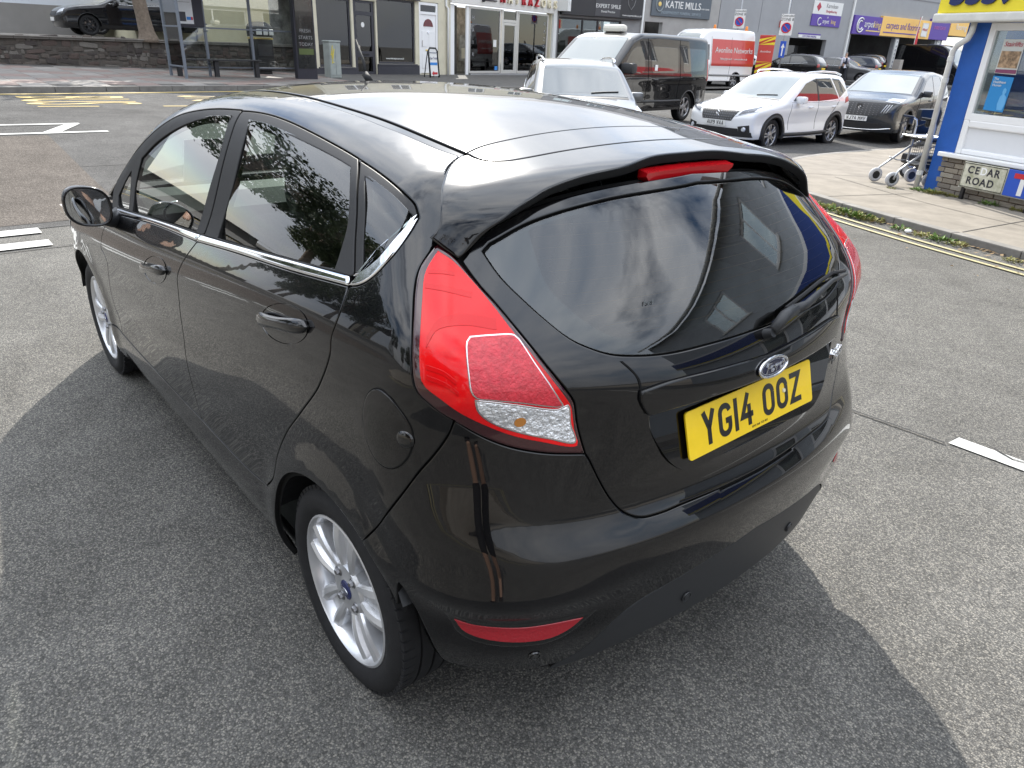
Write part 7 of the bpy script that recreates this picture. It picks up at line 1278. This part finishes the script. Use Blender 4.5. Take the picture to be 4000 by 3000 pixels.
# ---- vans
def van(name,loc,head,label,paintm,kind,cat='van',lower=None):
    e=empty(name,loc,R(head),label,cat); g=dglass
    if kind=='small':
        v=Veh([(-1.15,1.80),(-1.0,1.93),(-.6,1.96),(1.5,1.97),(2.2,1.95),(2.55,1.85),(3.25,1.30),(3.5,1.16),(3.9,1.02),(4.0,.85),(4.05,.6)],.95,(1.12,1.10),.13,[(0,-.98),(.5,-1.02),(1.2,-1.02),(1.7,-.99),(2,-.93)],[(0,3.85),(.35,3.97),(.6,4.0),(.9,3.95),(1.1,3.7),(2,3.3)],H=1.97,zb=.30,k=.08,bow_r=.03,crown=.03); wb,Rw=3.10,.335
        veh_body(v,e,paintm,((0,Rw),(wb,Rw)),ra=.385); veh_common(v,e,wb,Rw,.86,greyal,'plain',5,.385,paintm,.012)
        patch(v,e,'windscreen','Z',[(2.52,-.68),(2.52,.68),(3.36,.78),(3.44,0),(3.36,-.78)],wglass); patch(v,e,'side_window','Y',[(3.05,1.18),(2.68,1.56),(2.46,1.66),(2.22,1.66),(2.15,1.58),(2.12,1.22),(2.24,1.10)],g,mirror=True)
        patch(v,e,'side_window','Y',[(1.84,1.18),(1.78,1.12),(.72,1.13),(.66,1.18),(.66,1.62),(.72,1.67),(1.80,1.68),(1.85,1.62)],g,mirror=True); patch(v,e,'side_window','Y',[(.42,1.18),(.36,1.14),(-.62,1.18),(-.70,1.26),(-.76,1.60),(-.70,1.66),(.36,1.67),(.42,1.62)],g,mirror=True)
        for x,n_ in ((1.98,'door_seam'),(.55,'door_seam')): line3(v,e,n_,'Y',[(x,1.85),(x,1.2),(x+.02,.45)],.006,M_SEAL)
        line3(v,e,'slide_rail','Y',[(.4,1.02),(-.72,1.02)],.014,M_SEAL); line3(v,e,'door_handle','Y',[(1.78,.98),(1.58,.98)],.02,blkpl,off=.014); line3(v,e,'side_moulding','Y',[(2.7,.52),(1,.50),(.42,.50)],.03,blkpl)
        patch(v,e,'grille','P',[(-.5,.72),(.5,.72),(.55,.86),(-.55,.86)],blkpl); patch(v,e,'headlamp','P',[(.56,.76),(.86,.80),(.84,1.0),(.62,.94)],lampw,mirror=True); patch(v,e,'rear_lamp','Y',[(-.93,.95),(-.86,.95),(-.86,1.45),(-.92,1.45)],lampr,mirror=True,step=.05); patch(v,e,'rear_window','X',[(-.75,1.2),(.75,1.2),(.68,1.7),(-.68,1.7)],g)
        mirror_pair(e,2.95,1.07,1.22,blkpl,1.5)
        if paintm is black_car:
            mb=MB(); mb.bbox(1.98,2.24,-.27,.27,1.95,2.11,.07); mb.build('taxi_sign',mat('taxi_white',(.75,.72,.62),.4),e,ang=50); p=lift('Y',np.array([[1.66,1.22]]),v.F)[0]; mb=MB(); mb.box(1.60,1.72,p[1]+.006,p[1]+.010,1.15,1.30); mb.build('window_sticker',whitep,e)
            mb=MB(); mb.lathe([(0,.014),(.03,.012),(.045,.0)],14,'Y',(-.15,lift('Y',np.array([[-.15,.98]]),v.F)[0][1]-.0,.98)); mb.build('fuel_cap',paintm,e)
    else:
        v=Veh([(-1.55,2.50),(-1.40,2.62),(-1.0,2.66),(1.6,2.67),(2.2,2.62),(2.6,2.42),(3.35,1.45),(3.6,1.28),(4.05,1.12),(4.2,.95),(4.25,.6)],.99,(1.25,1.2),.16,[(0,-1.38),(.5,-1.42),(2.0,-1.42),(2.4,-1.38),(2.7,-1.28)],[(0,4.0),(.4,4.15),(.7,4.18),(1.0,4.1),(1.2,3.8),(2.7,3.3)],H=2.67,zb=.34,k=.09,bow_r=.03,crown=.04); wb,Rw=3.66,.35; wb=3.3
        veh_body(v,e,paintm,((0,Rw),(wb,Rw)),ra=.40,d=.07); veh_common(v,e,wb,Rw,.88,greyal if paintm is not black_car else darkal,'plain',6,.40,blkpl,.02)
        patch(v,e,'windscreen','Z',[(2.55,-.66),(2.55,.66),(3.45,.80),(3.55,0),(3.45,-.80)],wglass); patch(v,e,'side_window','Y',[(3.2,1.30),(2.8,1.75),(2.5,1.95),(2.2,1.95),(2.15,1.28)],g,mirror=True)
        patch(v,e,'grille','P',[(-.5,.75),(.5,.75),(.58,1.05),(-.58,1.05)],blkpl); patch(v,e,'headlamp','P',[(.60,.85),(.90,.92),(.88,1.15),(.66,1.08)],lampw,mirror=True); mirror_pair(e,3.0,1.12,1.45,blkpl,1.6); line3(v,e,'side_moulding','Y',[(2.9,.62),(1,.60),(-1.3,.60)],.05,greyd); line3(v,e,'door_seam','Y',[(2.05,2.3),(2.05,1.2),(2.06,.45)],.006,M_SEAL); line3(v,e,'door_seam','Y',[(.55,2.3),(.55,1.2),(.56,.45)],.006,M_SEAL)
        if paintm is not black_car:
            patch(v,e,'red_panel','Y',[(2.0,1.02),(2.0,2.20),(-1.32,2.20),(-1.32,1.02)],mat('van_red',(.52,.045,.035),.3,coat=.6),mirror=True,off=.003)
            for sg in (1,-1):
                for s,sz,x,z in (('Avonline Networks',.36,.33,1.72),('Making light work  •  www.avonline.co.uk',.125,.33,1.34)): t_=text('lettering',s,sz,whitep,e,(x,sg*(1.0 if z>1.5 else 1.005),z),(PI/2,0,PI if sg>0 else 0),ext=.004); p=lift('Y',np.array([[x,z]]),v.F)[0]; t_.location.y=sg*(p[1]+.012); t_.rotation_euler=(PI/2-sg*0+R(0),0,PI if sg>0 else 0)
            for x,y in ((-1.0,.45),(.9,.0)): mb=MB(); mb.lathe([(.09,0),(.09,.05),(.065,.055),(.065,.16),(.04,.20),(0,.21)],14,'Z',(x,y,2.66)); mb.build('beacon',mat('beacon_amber',(.65,.20,.02),.2,coat=.5),e,ang=40)
            # open rear door with chevrons
            dr=empty('rear_door',(-1.45,1.0,0)); dr.parent=e; dr.rotation_euler=(0,0,R(20)); mb=MB(); mb.bbox(-.05,.0,.0,.78,.55,2.5,.01); mb.build('door_leaf',mat('van_red'),dr)
            ye=mat('chevron_yellow',(.75,.62,.03),.4); re=mat('chevron_red',(.45,.03,.03),.4)
            for (z0,z1) in ((.6,1.28),(2.06,2.46)):
                k=0; zz_=z0-.4
                while zz_<z1:
                    for q,m_ in ((0,ye),(1,re)):
                        a=zz_+.13*q; P_=[(.0,a),(.0,a+.13),(.78,a+.53),(.78,a+.40)]; P_=[(y,min(max(z,z0),z1)) for y,z in P_]
                        if max(p[1] for p in P_)-min(p[1] for p in P_)>.02: mb=MB(); mb.add([(.004,y,z) for y,z in P_]+[(-.054,y,z) for y,z in P_],[(0,1,2,3),(7,6,5,4)]); mb.build('chevron',m_,dr)
                    zz_+=.26
            t_=text('lettering','Avonline',.15,whitep,dr,(.008,.39,1.75),(PI/2,0,PI/2)); 
    return e
van('taxi_van',(11.57,-14.32,H(11.6,-12.8)),97.7,'black minibus taxi van with white roof sign waiting on the main road',black_car,'small')
van('network_van',(22.4,-32.4,H(22.5,-31)),86,'white high-roof van with red side panel and chevron rear door',white_car,'tall')
van('black_panel_van',(24.6,-60.5,.25),172,'tall black panel van parked in the dark warehouse bay',black_car,'tall')
# ---- hatchbacks and saloons seen small
def hatch(name,loc,head,label,paintm,roofr=False,plate=None,group=None,wheelm=None,sal=False,lead=''):
    e=empty(name,loc,R(head),label,'car',group); g=dglass
    if sal: top=[(-1.05,.98),(-.75,1.07),(-.5,1.12),(-.05,1.36),(.5,1.45),(1.0,1.45),(1.4,1.36),(2.0,1.06),(2.25,.97),(2.9,.90),(3.3,.80),(3.5,.66),(3.55,.5)]; xr=[(0,-.85),(.5,-.98),(.9,-1.0),(1.1,-.8),(1.5,-.5)]; xf=[(0,3.38),(.35,3.5),(.6,3.52),(.8,3.40),(1.,3.1),(1.5,2.8)]; Hh=1.46
    else: top=[(-.9,1.15),(-.62,1.36),(-.2,1.47),(.5,1.50),(1.0,1.485),(1.4,1.40),(2.0,1.09),(2.3,.98),(2.9,.90),(3.25,.80),(3.42,.66),(3.45,.5)]; xr=[(0,-.68),(.5,-.76),(.95,-.78),(1.1,-.70),(1.35,-.50),(1.5,-.35)]; xf=[(0,3.28),(.35,3.4),(.6,3.42),(.8,3.34),(1.,3.0),(1.5,2.8)]; Hh=1.505
    v=Veh(top,.89,(.97,.89),.20,xr,xf,H=Hh,zb=.22); veh_body(v,e,paintm,((0,.31),(2.62,.31)),ra=.355,d=.06); veh_common(v,e,2.62,.31,.80,wheelm or greyal,'turbine' if wheelm else 'y',5,.355,paintm,.010)
    patch(v,e,'windscreen','Z',[(1.30,-.58),(1.30,.58),(2.15,.70),(2.24,0),(2.15,-.70)],wglass); patch(v,e,'side_window','Y',[(1.85,.98),(1.35,1.28),(.95,1.37),(.92,.97)],g,mirror=True); patch(v,e,'side_window','Y',[(.86,.97),(.89,1.375),(.30,1.36),(-.15,1.06)],g,mirror=True)
    if not sal: patch(v,e,'rear_window','X',[(-.55,1.05),(.55,1.05),(.46,1.36),(-.46,1.36)],g)
    else: patch(v,e,'rear_window','Z',[(-.50,-.52),(-.08,-.50),(-.08,.50),(-.50,.52)],g)
    line3(v,e,'door_seam','Y',[(.89,.96),(.88,.6),(.86,.36)],.004,M_SEAL); line3(v,e,'belt_trim','Y',[(1.95,.965),(.9,.955),(-.15,1.03)],.008,chrome)
    patch(v,e,'headlamp','P',[(.50,.62),(.80,.68),(.76,.79),(.54,.74)],lampw,mirror=True); patch(v,e,'grille','P',[(-.42,.56),(.42,.56),(.46,.68),(-.46,.68)],blkpl); patch(v,e,'rear_lamp','X',[(.50,.84),(.80,.82),(.78,.98),(.56,1.0)],lampr,mirror=True)
    mirror_pair(e,1.72,.94,.98,paintm); 
    for x in (1.25,.30): line3(v,e,'door_handle','Y',[(x,.83),(x-.15,.84)],.014,paintm,off=.014)
    num_plate(v,e,'X',.75,'',platey); num_plate(v,e,'P',.45,'',platew)
    if roofr:
        for sg in (1,-1): mb=MB(); mb.tube([(1.1,sg*.57,1.44),(1.0,sg*.58,1.49),(.0,sg*.58,1.50),(-.35,sg*.56,1.42)],.016,6); mb.build('roof_rail',blkpl,e,smooth=True)
    return e
FG='cars parked outside the carpet warehouse'
hatch('parked_hatchback_black',(22.1,-40.6,.36),8,'black five-door hatchback parked side-on before the warehouse entrance',black_car,group=FG)
hatch('parked_saloon',(23.6,-45.0,.34),186,'silver saloon nosing out from behind the walking man',silver_car,sal=True,group=FG)
hatch('parked_estate',(22.6,-48.6,.42),10,'dark estate car with roof rails under the bay beside the silver saloon',navy_car,roofr=True,group=FG)
hatch('parked_estate',(24.6,-53.6,.60),10,'black car furthest inside the warehouse bay next to the white post',black_car,group=FG)
hatch('parked_white_hatchback',(28.2,-42.2,.35),190,'white hatchback partly hidden behind the chevron van door',white_car,group=FG)
hatch('parked_black_saloon',(28.35,-7.32,1.40),90,'black saloon with dark alloy wheels on the raised car park behind the stone wall',black_car,sal=True,wheelm=darkal)
hatch('parked_silver_car',(31.6,-8.4,1.42),88,'silver car parked behind the black saloon on the raised car park',silver_car)
# silver SUV emerging beside the hatchback roof
e=suv('silver_suv',(9.1,-8.72,H(9.1,-8.7)-.15),142.9,'silver SUV with roof rails seen over the black hatchback roof',silver_car,'2008','')
tag(sheet('forecourt',[(19.5,-36),(34,-36),(34,-75),(19.5,-75)],asphm,.20,3.,side=1),kind='structure')
mb=MB(); mb.bbox(-.25,.25,-.25,.25,0,1.5,.03); o=mb.build('bay_post',mat('post_stone',(.36,.33,.30),.8,var=.1,vs=3)); o.location=(24.2,-56.5,.3); tag(o,'pale square post standing between the dark warehouse bays','post')
# ------------------------------------------------------------------ trees, person, weeds, litter
bark=mat('bark',(.16,.125,.095),.9,var=.35,vs=14,bump=.8,bs=30); leafm=[mat('leaf_dark',(.035,.055,.018),.6,var=.35,vs=3),mat('leaf_mid',(.06,.085,.025),.6,var=.35,vs=3),mat('leaf_autumn',(.13,.085,.03),.6,var=.35,vs=3)]
def leaf_crown(n,rx,rz,seed,clumps=26,size=.16):
    rg=np.random.default_rng(seed); V=[];Fc=[];cs=[]
    for _ in range(clumps):
        d=rg.normal(size=3); d/=np.linalg.norm(d); r=rg.uniform(.35,1.)**.5; cs.append((d*[rx,rx,rz]*r,rg.uniform(.25,.55)*rx*.8))
    for i in range(n):
        c_,r=cs[rg.integers(clumps)]; d=rg.normal(size=3); d/=np.linalg.norm(d); p=c_+d*r*rg.uniform(.3,1.)**.6; a=rg.normal(size=3); a/=np.linalg.norm(a); b=np.cross(a,rg.normal(size=3)); b/=np.linalg.norm(b)+1e-9; s=size*rg.uniform(.5,1.3)
        k=len(V); V+=[p-a*s,p+b*s*.5,p+a*s,p-b*s*.5]; Fc.append((k,k+1,k+2,k+3))
    return V,Fc,cs
def tree_parts(seed,h,rx,rz,n,m,size=.16,bare=False,tr=.22):
    rg=np.random.default_rng(seed); V,Fc,cs=leaf_crown(n,rx,rz,seed,size=size); mb=MB(); zc=h-rz*.9
    mb.tube([(0,0,-.1),(.02,.03,.25*h*.6),(.1,-.05,zc*.75),(.05,.05,zc),(0,0,zc+rz*.5)],[tr*1.35,tr,tr*.8,tr*.55,tr*.15],10)
    for c_,r in cs:
        b=np.array([.05,.05,zc-rz*.35+rg.uniform(-.1,.4)*rz]); e=np.array([c_[0],c_[1],c_[2]+zc]); md=(b+e)/2+rg.normal(size=3)*.18*rx; mb.tube([tuple(b),tuple(md),tuple(e)],[tr*.35,tr*.18,tr*.05],5,cap=False)
        for _ in range(5 if bare else 1):
            q=e+rg.normal(size=3)*r*1.1; mb.tube([tuple(md),tuple((md+q)/2+rg.normal(size=3)*.1),tuple(q)],[tr*.12,tr*.07,tr*.02],4,cap=False)
    tm=mb.build('trunk',bark,None,smooth=True); V=np.array(V)+[0,0,zc]; cm=mesh('crown',V,Fc,m); return tm,cm
def plant(proto,name,loc,rz,s,label,group=None,first=False):
    e=empty(name,loc,rz,label,'tree',group); e.scale=(s,s,s)
    for o in proto:
        c_=o if first else o.copy()
        if not first: col.objects.link(c_)
        c_.parent=e
    return e
pA=tree_parts(3,9.5,3.2,3.4,9000,leafm[0],.14); pB=tree_parts(5,8.0,2.6,2.6,1500,leafm[2],.13,True,.16); pC=tree_parts(9,8.5,2.8,2.9,7000,leafm[1],.13)
G_='roadside trees up the main road'
spots=[(pA,(26.2,9.0,1.33),0,.95),(pC,(27.0,13.2,1.2),1,1.0),(pA,(25.8,18,1.1),2,1.05),(pC,(29,24,1.2),3,1.2),(pA,(22.5,29,.8),4,1.1),(pC,(16,38,.6),5,1.3),(pA,(8,34,.5),2.6,1.2),(pC,(3.4,20,.3),.7,1.0),(pA,(2.8,30,.3),1.9,1.1),(pC,(33,17,1.3),2.2,1.2)]
seen=set()
for pr,l,a,s in spots: plant(pr,'roadside_tree',l,a,s,'tall leafy tree growing beside the main road beyond the junction',G_,id(pr) not in seen); seen.add(id(pr))
plant(pB,'young_tree',(-1.5,8.2,.07),0,1.0,'sparse young tree with thin branches on the side road pavement',None,True); plant(pB,'young_tree',(-6.5,8.4,.07),2.1,.9,'smaller sparse tree further back along the side road pavement')
# tree on the raised car park edge by the shelter
e=empty('car_park_tree',(25.75,-5.95,1.33),0,'rough-barked tree rising from the car park edge beside the shelter','tree')
mb=MB(); mb.tube([(0,0,-.05),(0,0,.06),(.0,.02,.25),(.02,.06,.7),(.0,.12,1.4),(.05,.2,2.6),(.1,.3,4.2)],[.36,.30,.235,.205,.20,.18,.12],14); mb.build('trunk',bark,e,smooth=True)
V,Fc,_=leaf_crown(1600,2.6,2.2,21,size=.14); mesh('crown',np.array(V)+[.3,.3,5.4],Fc,leafm[1],e)
# houses up the main road, left (seen mirrored in the car)
hm=[mat('house_cream',(.55,.50,.40),.85,var=.08,vs=1),mat('house_white',(.66,.65,.62),.85,var=.08,vs=1),mat('house_brick',(.28,.15,.10),.9,var=.25,vs=8)]
for k,(x,y,rz,lb) in enumerate(((38,34,-120,'cream two-storey house with slate roof up the main road'),(34,42,-110,'white two-storey house with slate roof up the main road'),(-3,13.5,180,'brick terraced house facing the side road opposite the shop'),(-11,13.5,180,'cream terraced house next to the brick one on the side road'))):
    b=empty('house',(x,y,.2 if y<14 else 1.0),R(rz),lb,'house'); hs=[(1.0,2.6,.8,2.2),(4.4,6.0,.8,2.2),(1.0,2.4,3.4,4.7),(4.5,5.9,3.4,4.7),(3.0,3.95,.0,2.1)]
    wall_holes('wall',0,7.4,-.4,5.4,hs,hm[(0,1,2,0)[k]],b,0,.3)
    for h in hs[:4]: window(b,*h,upvc,.07,bars=((h[0]+h[1])/2,),sill=whitep)
    mb=MB(); mb.bbox(3.05,3.9,.06,.11,.0,2.08,.01); mb.build('door',mat('door_green',(.03,.10,.06),.4),b); mb=MB(); mb.box(.1,7.3,.6,.65,0,5.3); mb.build('interior',dark,b)
    mb=MB(); mb.add([(-.2,-.4,5.35),(7.6,-.4,5.35),(7.6,3.6,7.6),(-.2,3.6,7.6),(-.2,7.6,5.35),(7.6,7.6,5.35)],[(0,1,2,3),(3,2,5,4)]); mb.build('roof',slate,b); mb=MB(); mb.bbox(6.6,7.2,3.2,4.0,6.8,8.6,.02); mb.build('chimney',MATS['chimney_brick'],b); mb=MB(); mb.box(0,7.4,.3,7.2,-.4,5.3); mb.build('shell',hm[(0,1,2,0)[k]],b) if 0 else None
# ------------------------------------------------------------------ walking man
def person(loc,rz,label,short=False,cols=((.55,.55,.62),(.012,.016,.035),(.015,.016,.022),(.22,.20,.18))):
    e=empty('person',loc,rz,label,'person')
    def skin(name,J,E,m,root=0,sub=2):
        me=bpy.data.meshes.new(name); me.from_pydata([j[:3] for j in J],E,[]); o=bpy.data.objects.new(name,me); lk(o,e); me.materials.append(m)
        bm=bmesh.new(); bm.from_mesh(me); ly=bm.verts.layers.skin.verify(); bm.verts.ensure_lookup_table()
        for v,j in zip(bm.verts,J): v[ly].radius=(j[3],j[4] if len(j)>4 else j[3]); v[ly].use_root=(v.index==root)
        bm.to_mesh(me); bm.free(); s=o.modifiers.new('s','SKIN'); s.use_smooth_shade=True; o.modifiers.new('d','SUBSURF').levels=sub; o.modifiers['d'].render_levels=sub; return o
    # whole figure as one skinned surface, then clothing over it
    J=[(0,0,.95,.125,.11),(0,0,1.15,.13,.105),(0,0,1.36,.15,.10),(0,0,1.46,.07),(.015,0,1.53,.052),(.02,0,1.62,.085,.075),(.03,0,1.72,.075,.068),
       (0,.19,1.41,.055),(-.05,.24,1.14,.042),(.06,.26,.92,.034),(.09,.26,.83,.032),(0,-.19,1.41,.055),(.05,-.24,1.14,.042),(-.04,-.26,.90,.034),(-.05,-.26,.82,.032),
       (0,.09,.90,.095),(.13,.09,.50,.065),(.10,.09,.09,.045),(.24,.10,.03,.036),(0,-.09,.90,.095),(-.10,-.09,.50,.065),(-.24,-.09,.12,.045),(-.13,-.10,.04,.036)]
    E=[(0,1),(1,2),(2,3),(3,4),(4,5),(5,6),(2,7),(7,8),(8,9),(9,10),(2,11),(11,12),(12,13),(13,14),(0,15),(15,16),(16,17),(17,18),(0,19),(19,20),(20,21),(21,22)]
    skin('body',J,E,mat('skin_tone',(.42,.26,.19),.6))
    skin('shirt',[(0,0,1.02,.14,.12),(0,0,1.2,.145,.12),(0,0,1.37,.155,.11),(0,.20,1.41,.068),(-.05,.245,1.14,.056),(.05,.262,.95,.046),(0,-.20,1.41,.068),(.05,-.245,1.14,.056),(-.035,-.262,.93,.046),(0,0,.90,.15,.125)],[(9,0),(0,1),(1,2),(2,3),(3,4),(4,5),(2,6),(6,7),(7,8)],mat('shirt_%d'%short,cols[0],.8))
    skin('gilet',[(0,0,.98,.152,.132),(0,0,1.2,.155,.13),(0,0,1.38,.165,.12),(0,0,1.47,.085,.08)],[(0,1),(1,2),(2,3)],mat('gilet_%d'%short,cols[1],.8))
    skin('trousers',[(0,0,.96,.135,.12),(0,.09,.90,.105),(.13,.09,.50,.080),(.10,.09,.11 if not short else .46,.066 if not short else .078),(0,-.09,.90,.105),(-.10,-.09,.50,.080),(-.24,-.09,.14,.066) if not short else (-.11,-.09,.46,.078)],[(0,1),(1,2),(2,3),(0,4),(4,5),(5,6)],mat('trousers_%d'%short,cols[2],.85))
    skin('hair',[(.005,0,1.68,.085,.080),(-.005,0,1.74,.07,.066)],[(0,1)],mat('hair_grey',(.22,.20,.18),.8))
    for y,x in ((.10,.17),(-.10,-.19)): mb=MB(); mb.bbox(x-.11,x+.15,y-.05,y+.05,-.01+.02*(x<0),.085,.03); mb.build('shoe',blackp,e,ang=50)
    return e
person((21.9,-44.2,.30),R(-35),'man in navy gilet and pale shirt walking past the parked cars')
person((-1.72,1.78,0),R(-41),'person in black top and black shorts standing at the rear corner of the black hatchback',True,((.012,.012,.014),(.010,.010,.012),(.010,.010,.012),(.03,.02,.015)))
# ------------------------------------------------------------------ weeds and fallen leaves along the kerb
weedm=[mat('weed_green',(.10,.17,.03),.7,var=.3,vs=30),mat('weed_yellow',(.20,.19,.05),.7,var=.3,vs=30)]
def tuft(seed,n=60,r=.10,h=.07):
    rg=np.random.default_rng(seed); V=[];Fc=[]
    for _ in range(n):
        a=rg.uniform(0,2*PI); q=r*rg.uniform(0,1)**.7; p=np.array([q*math.cos(a),q*math.sin(a),0]); d=np.array([math.cos(a+rg.uniform(-1,1)),math.sin(a+rg.uniform(-1,1)),rg.uniform(.4,1.6)]); d/=np.linalg.norm(d); s=np.cross(d,[0,0,1]); s/=np.linalg.norm(s)+1e-9; L_=h*rg.uniform(.5,1.4); w_=.011*rg.uniform(.6,1.4); k=len(V)
        V+=[p,p+d*L_*.5+s*w_,p+d*L_-np.array([0,0,L_*.25]),p+d*L_*.5-s*w_]; Fc.append((k,k+1,k+2,k+3))
    return V,Fc
tm=[]
for k in range(4):
    V,Fc=tuft(k); me=bpy.data.meshes.new('weed_tuft'); me.from_pydata([tuple(v) for v in V],[],Fc); me.materials.append(weedm[k%2]); tm.append(me)
wspots=[(3.35,-7.18,1.0),(3.1,-7.12,1.2),(2.9,-7.05,.9),(2.72,-6.98,1.3),(2.55,-6.92,1.4),(2.42,-6.86,1.5),(2.28,-6.82,1.5),(2.12,-6.76,1.2),(1.75,-6.62,.9),(1.45,-6.52,1.0),(1.28,-6.46,1.2),(1.1,-6.40,.9),(.1,-6.06,.8),(.55,-6.20,.7),(2.55,-9.30,1.1),(2.45,-9.25,1.2),(2.70,-9.33,.9),(2.22,-9.28,.9),(1.72,-9.1,1.1),(1.35,-8.98,1.0),(.95,-8.82,.9),(2.95,-9.05,.5)]
for k,(x,y,s) in enumerate(wspots):
    o=bpy.data.objects.new('weed_tuft',tm[k%4]); lk(o); o.location=(x,y,H(x,y)+(.004 if y>-7.3 else .076)); o.rotation_euler=(0,0,k*1.3); o.scale=(s,s,s*.9); kb=y>-7.3
    tag(o,'small green weed tuft growing along the foot of the kerb' if kb else 'small green weed tuft growing at the foot of the shop wall','weed','weeds along the kerb' if kb else 'weeds along the shop wall')
dry=mat('dry_leaf',(.20,.13,.06),.8,var=.5,vs=3); V=[];Fc=[]; rg=np.random.default_rng(4)
def scatter(n,fn,s=.028):
    for _ in range(n):
        x,y=fn(); z=H(x,y)+(.012 if y>-7.3 or x>8 else .082); a=rg.uniform(0,2*PI); L_=s*rg.uniform(.5,1.3); c_,q=math.cos(a),math.sin(a); k=len(V); V.extend([(x-c_*L_,y-q*L_,z),(x+q*L_*.45,y-c_*L_*.45,z+.010*rg.uniform(0,1)),(x+c_*L_,y+q*L_,z+.012*rg.uniform(0,1)),(x-q*L_*.45,y+c_*L_*.45,z+.006)]); Fc.append((k,k+1,k+2,k+3))
def kerbside():
    t=rg.uniform(0,1); x=3.3-3.6*t; y=float(np.interp(x,RK[:,0][4:8],RK[:,1][4:8])); o_=rg.exponential(.07)+.07; return x+.33*o_,y+.94*o_
scatter(240,kerbside); scatter(30,lambda:(rg.uniform(-1,3),rg.uniform(-6.2,-5)),.02); scatter(160,lambda:(25.1-abs(rg.normal())*.25,rg.uniform(-8,2)),.05)
tag(mesh('fallen_leaves',V,Fc,dry),kind='stuff')
o=mb=MB(); mb.lathe([(0,0),(.02,.002),(.035,.015),(.036,.028),(.024,.040),(0,.045)],16,'Z'); o=mb.build('litter_ball',whitep,None,smooth=True); o.location=(1.62,-6.50,H(1.62,-6.5)+.004); tag(o,'small white crumpled ball of litter lying in the gutter','litter')
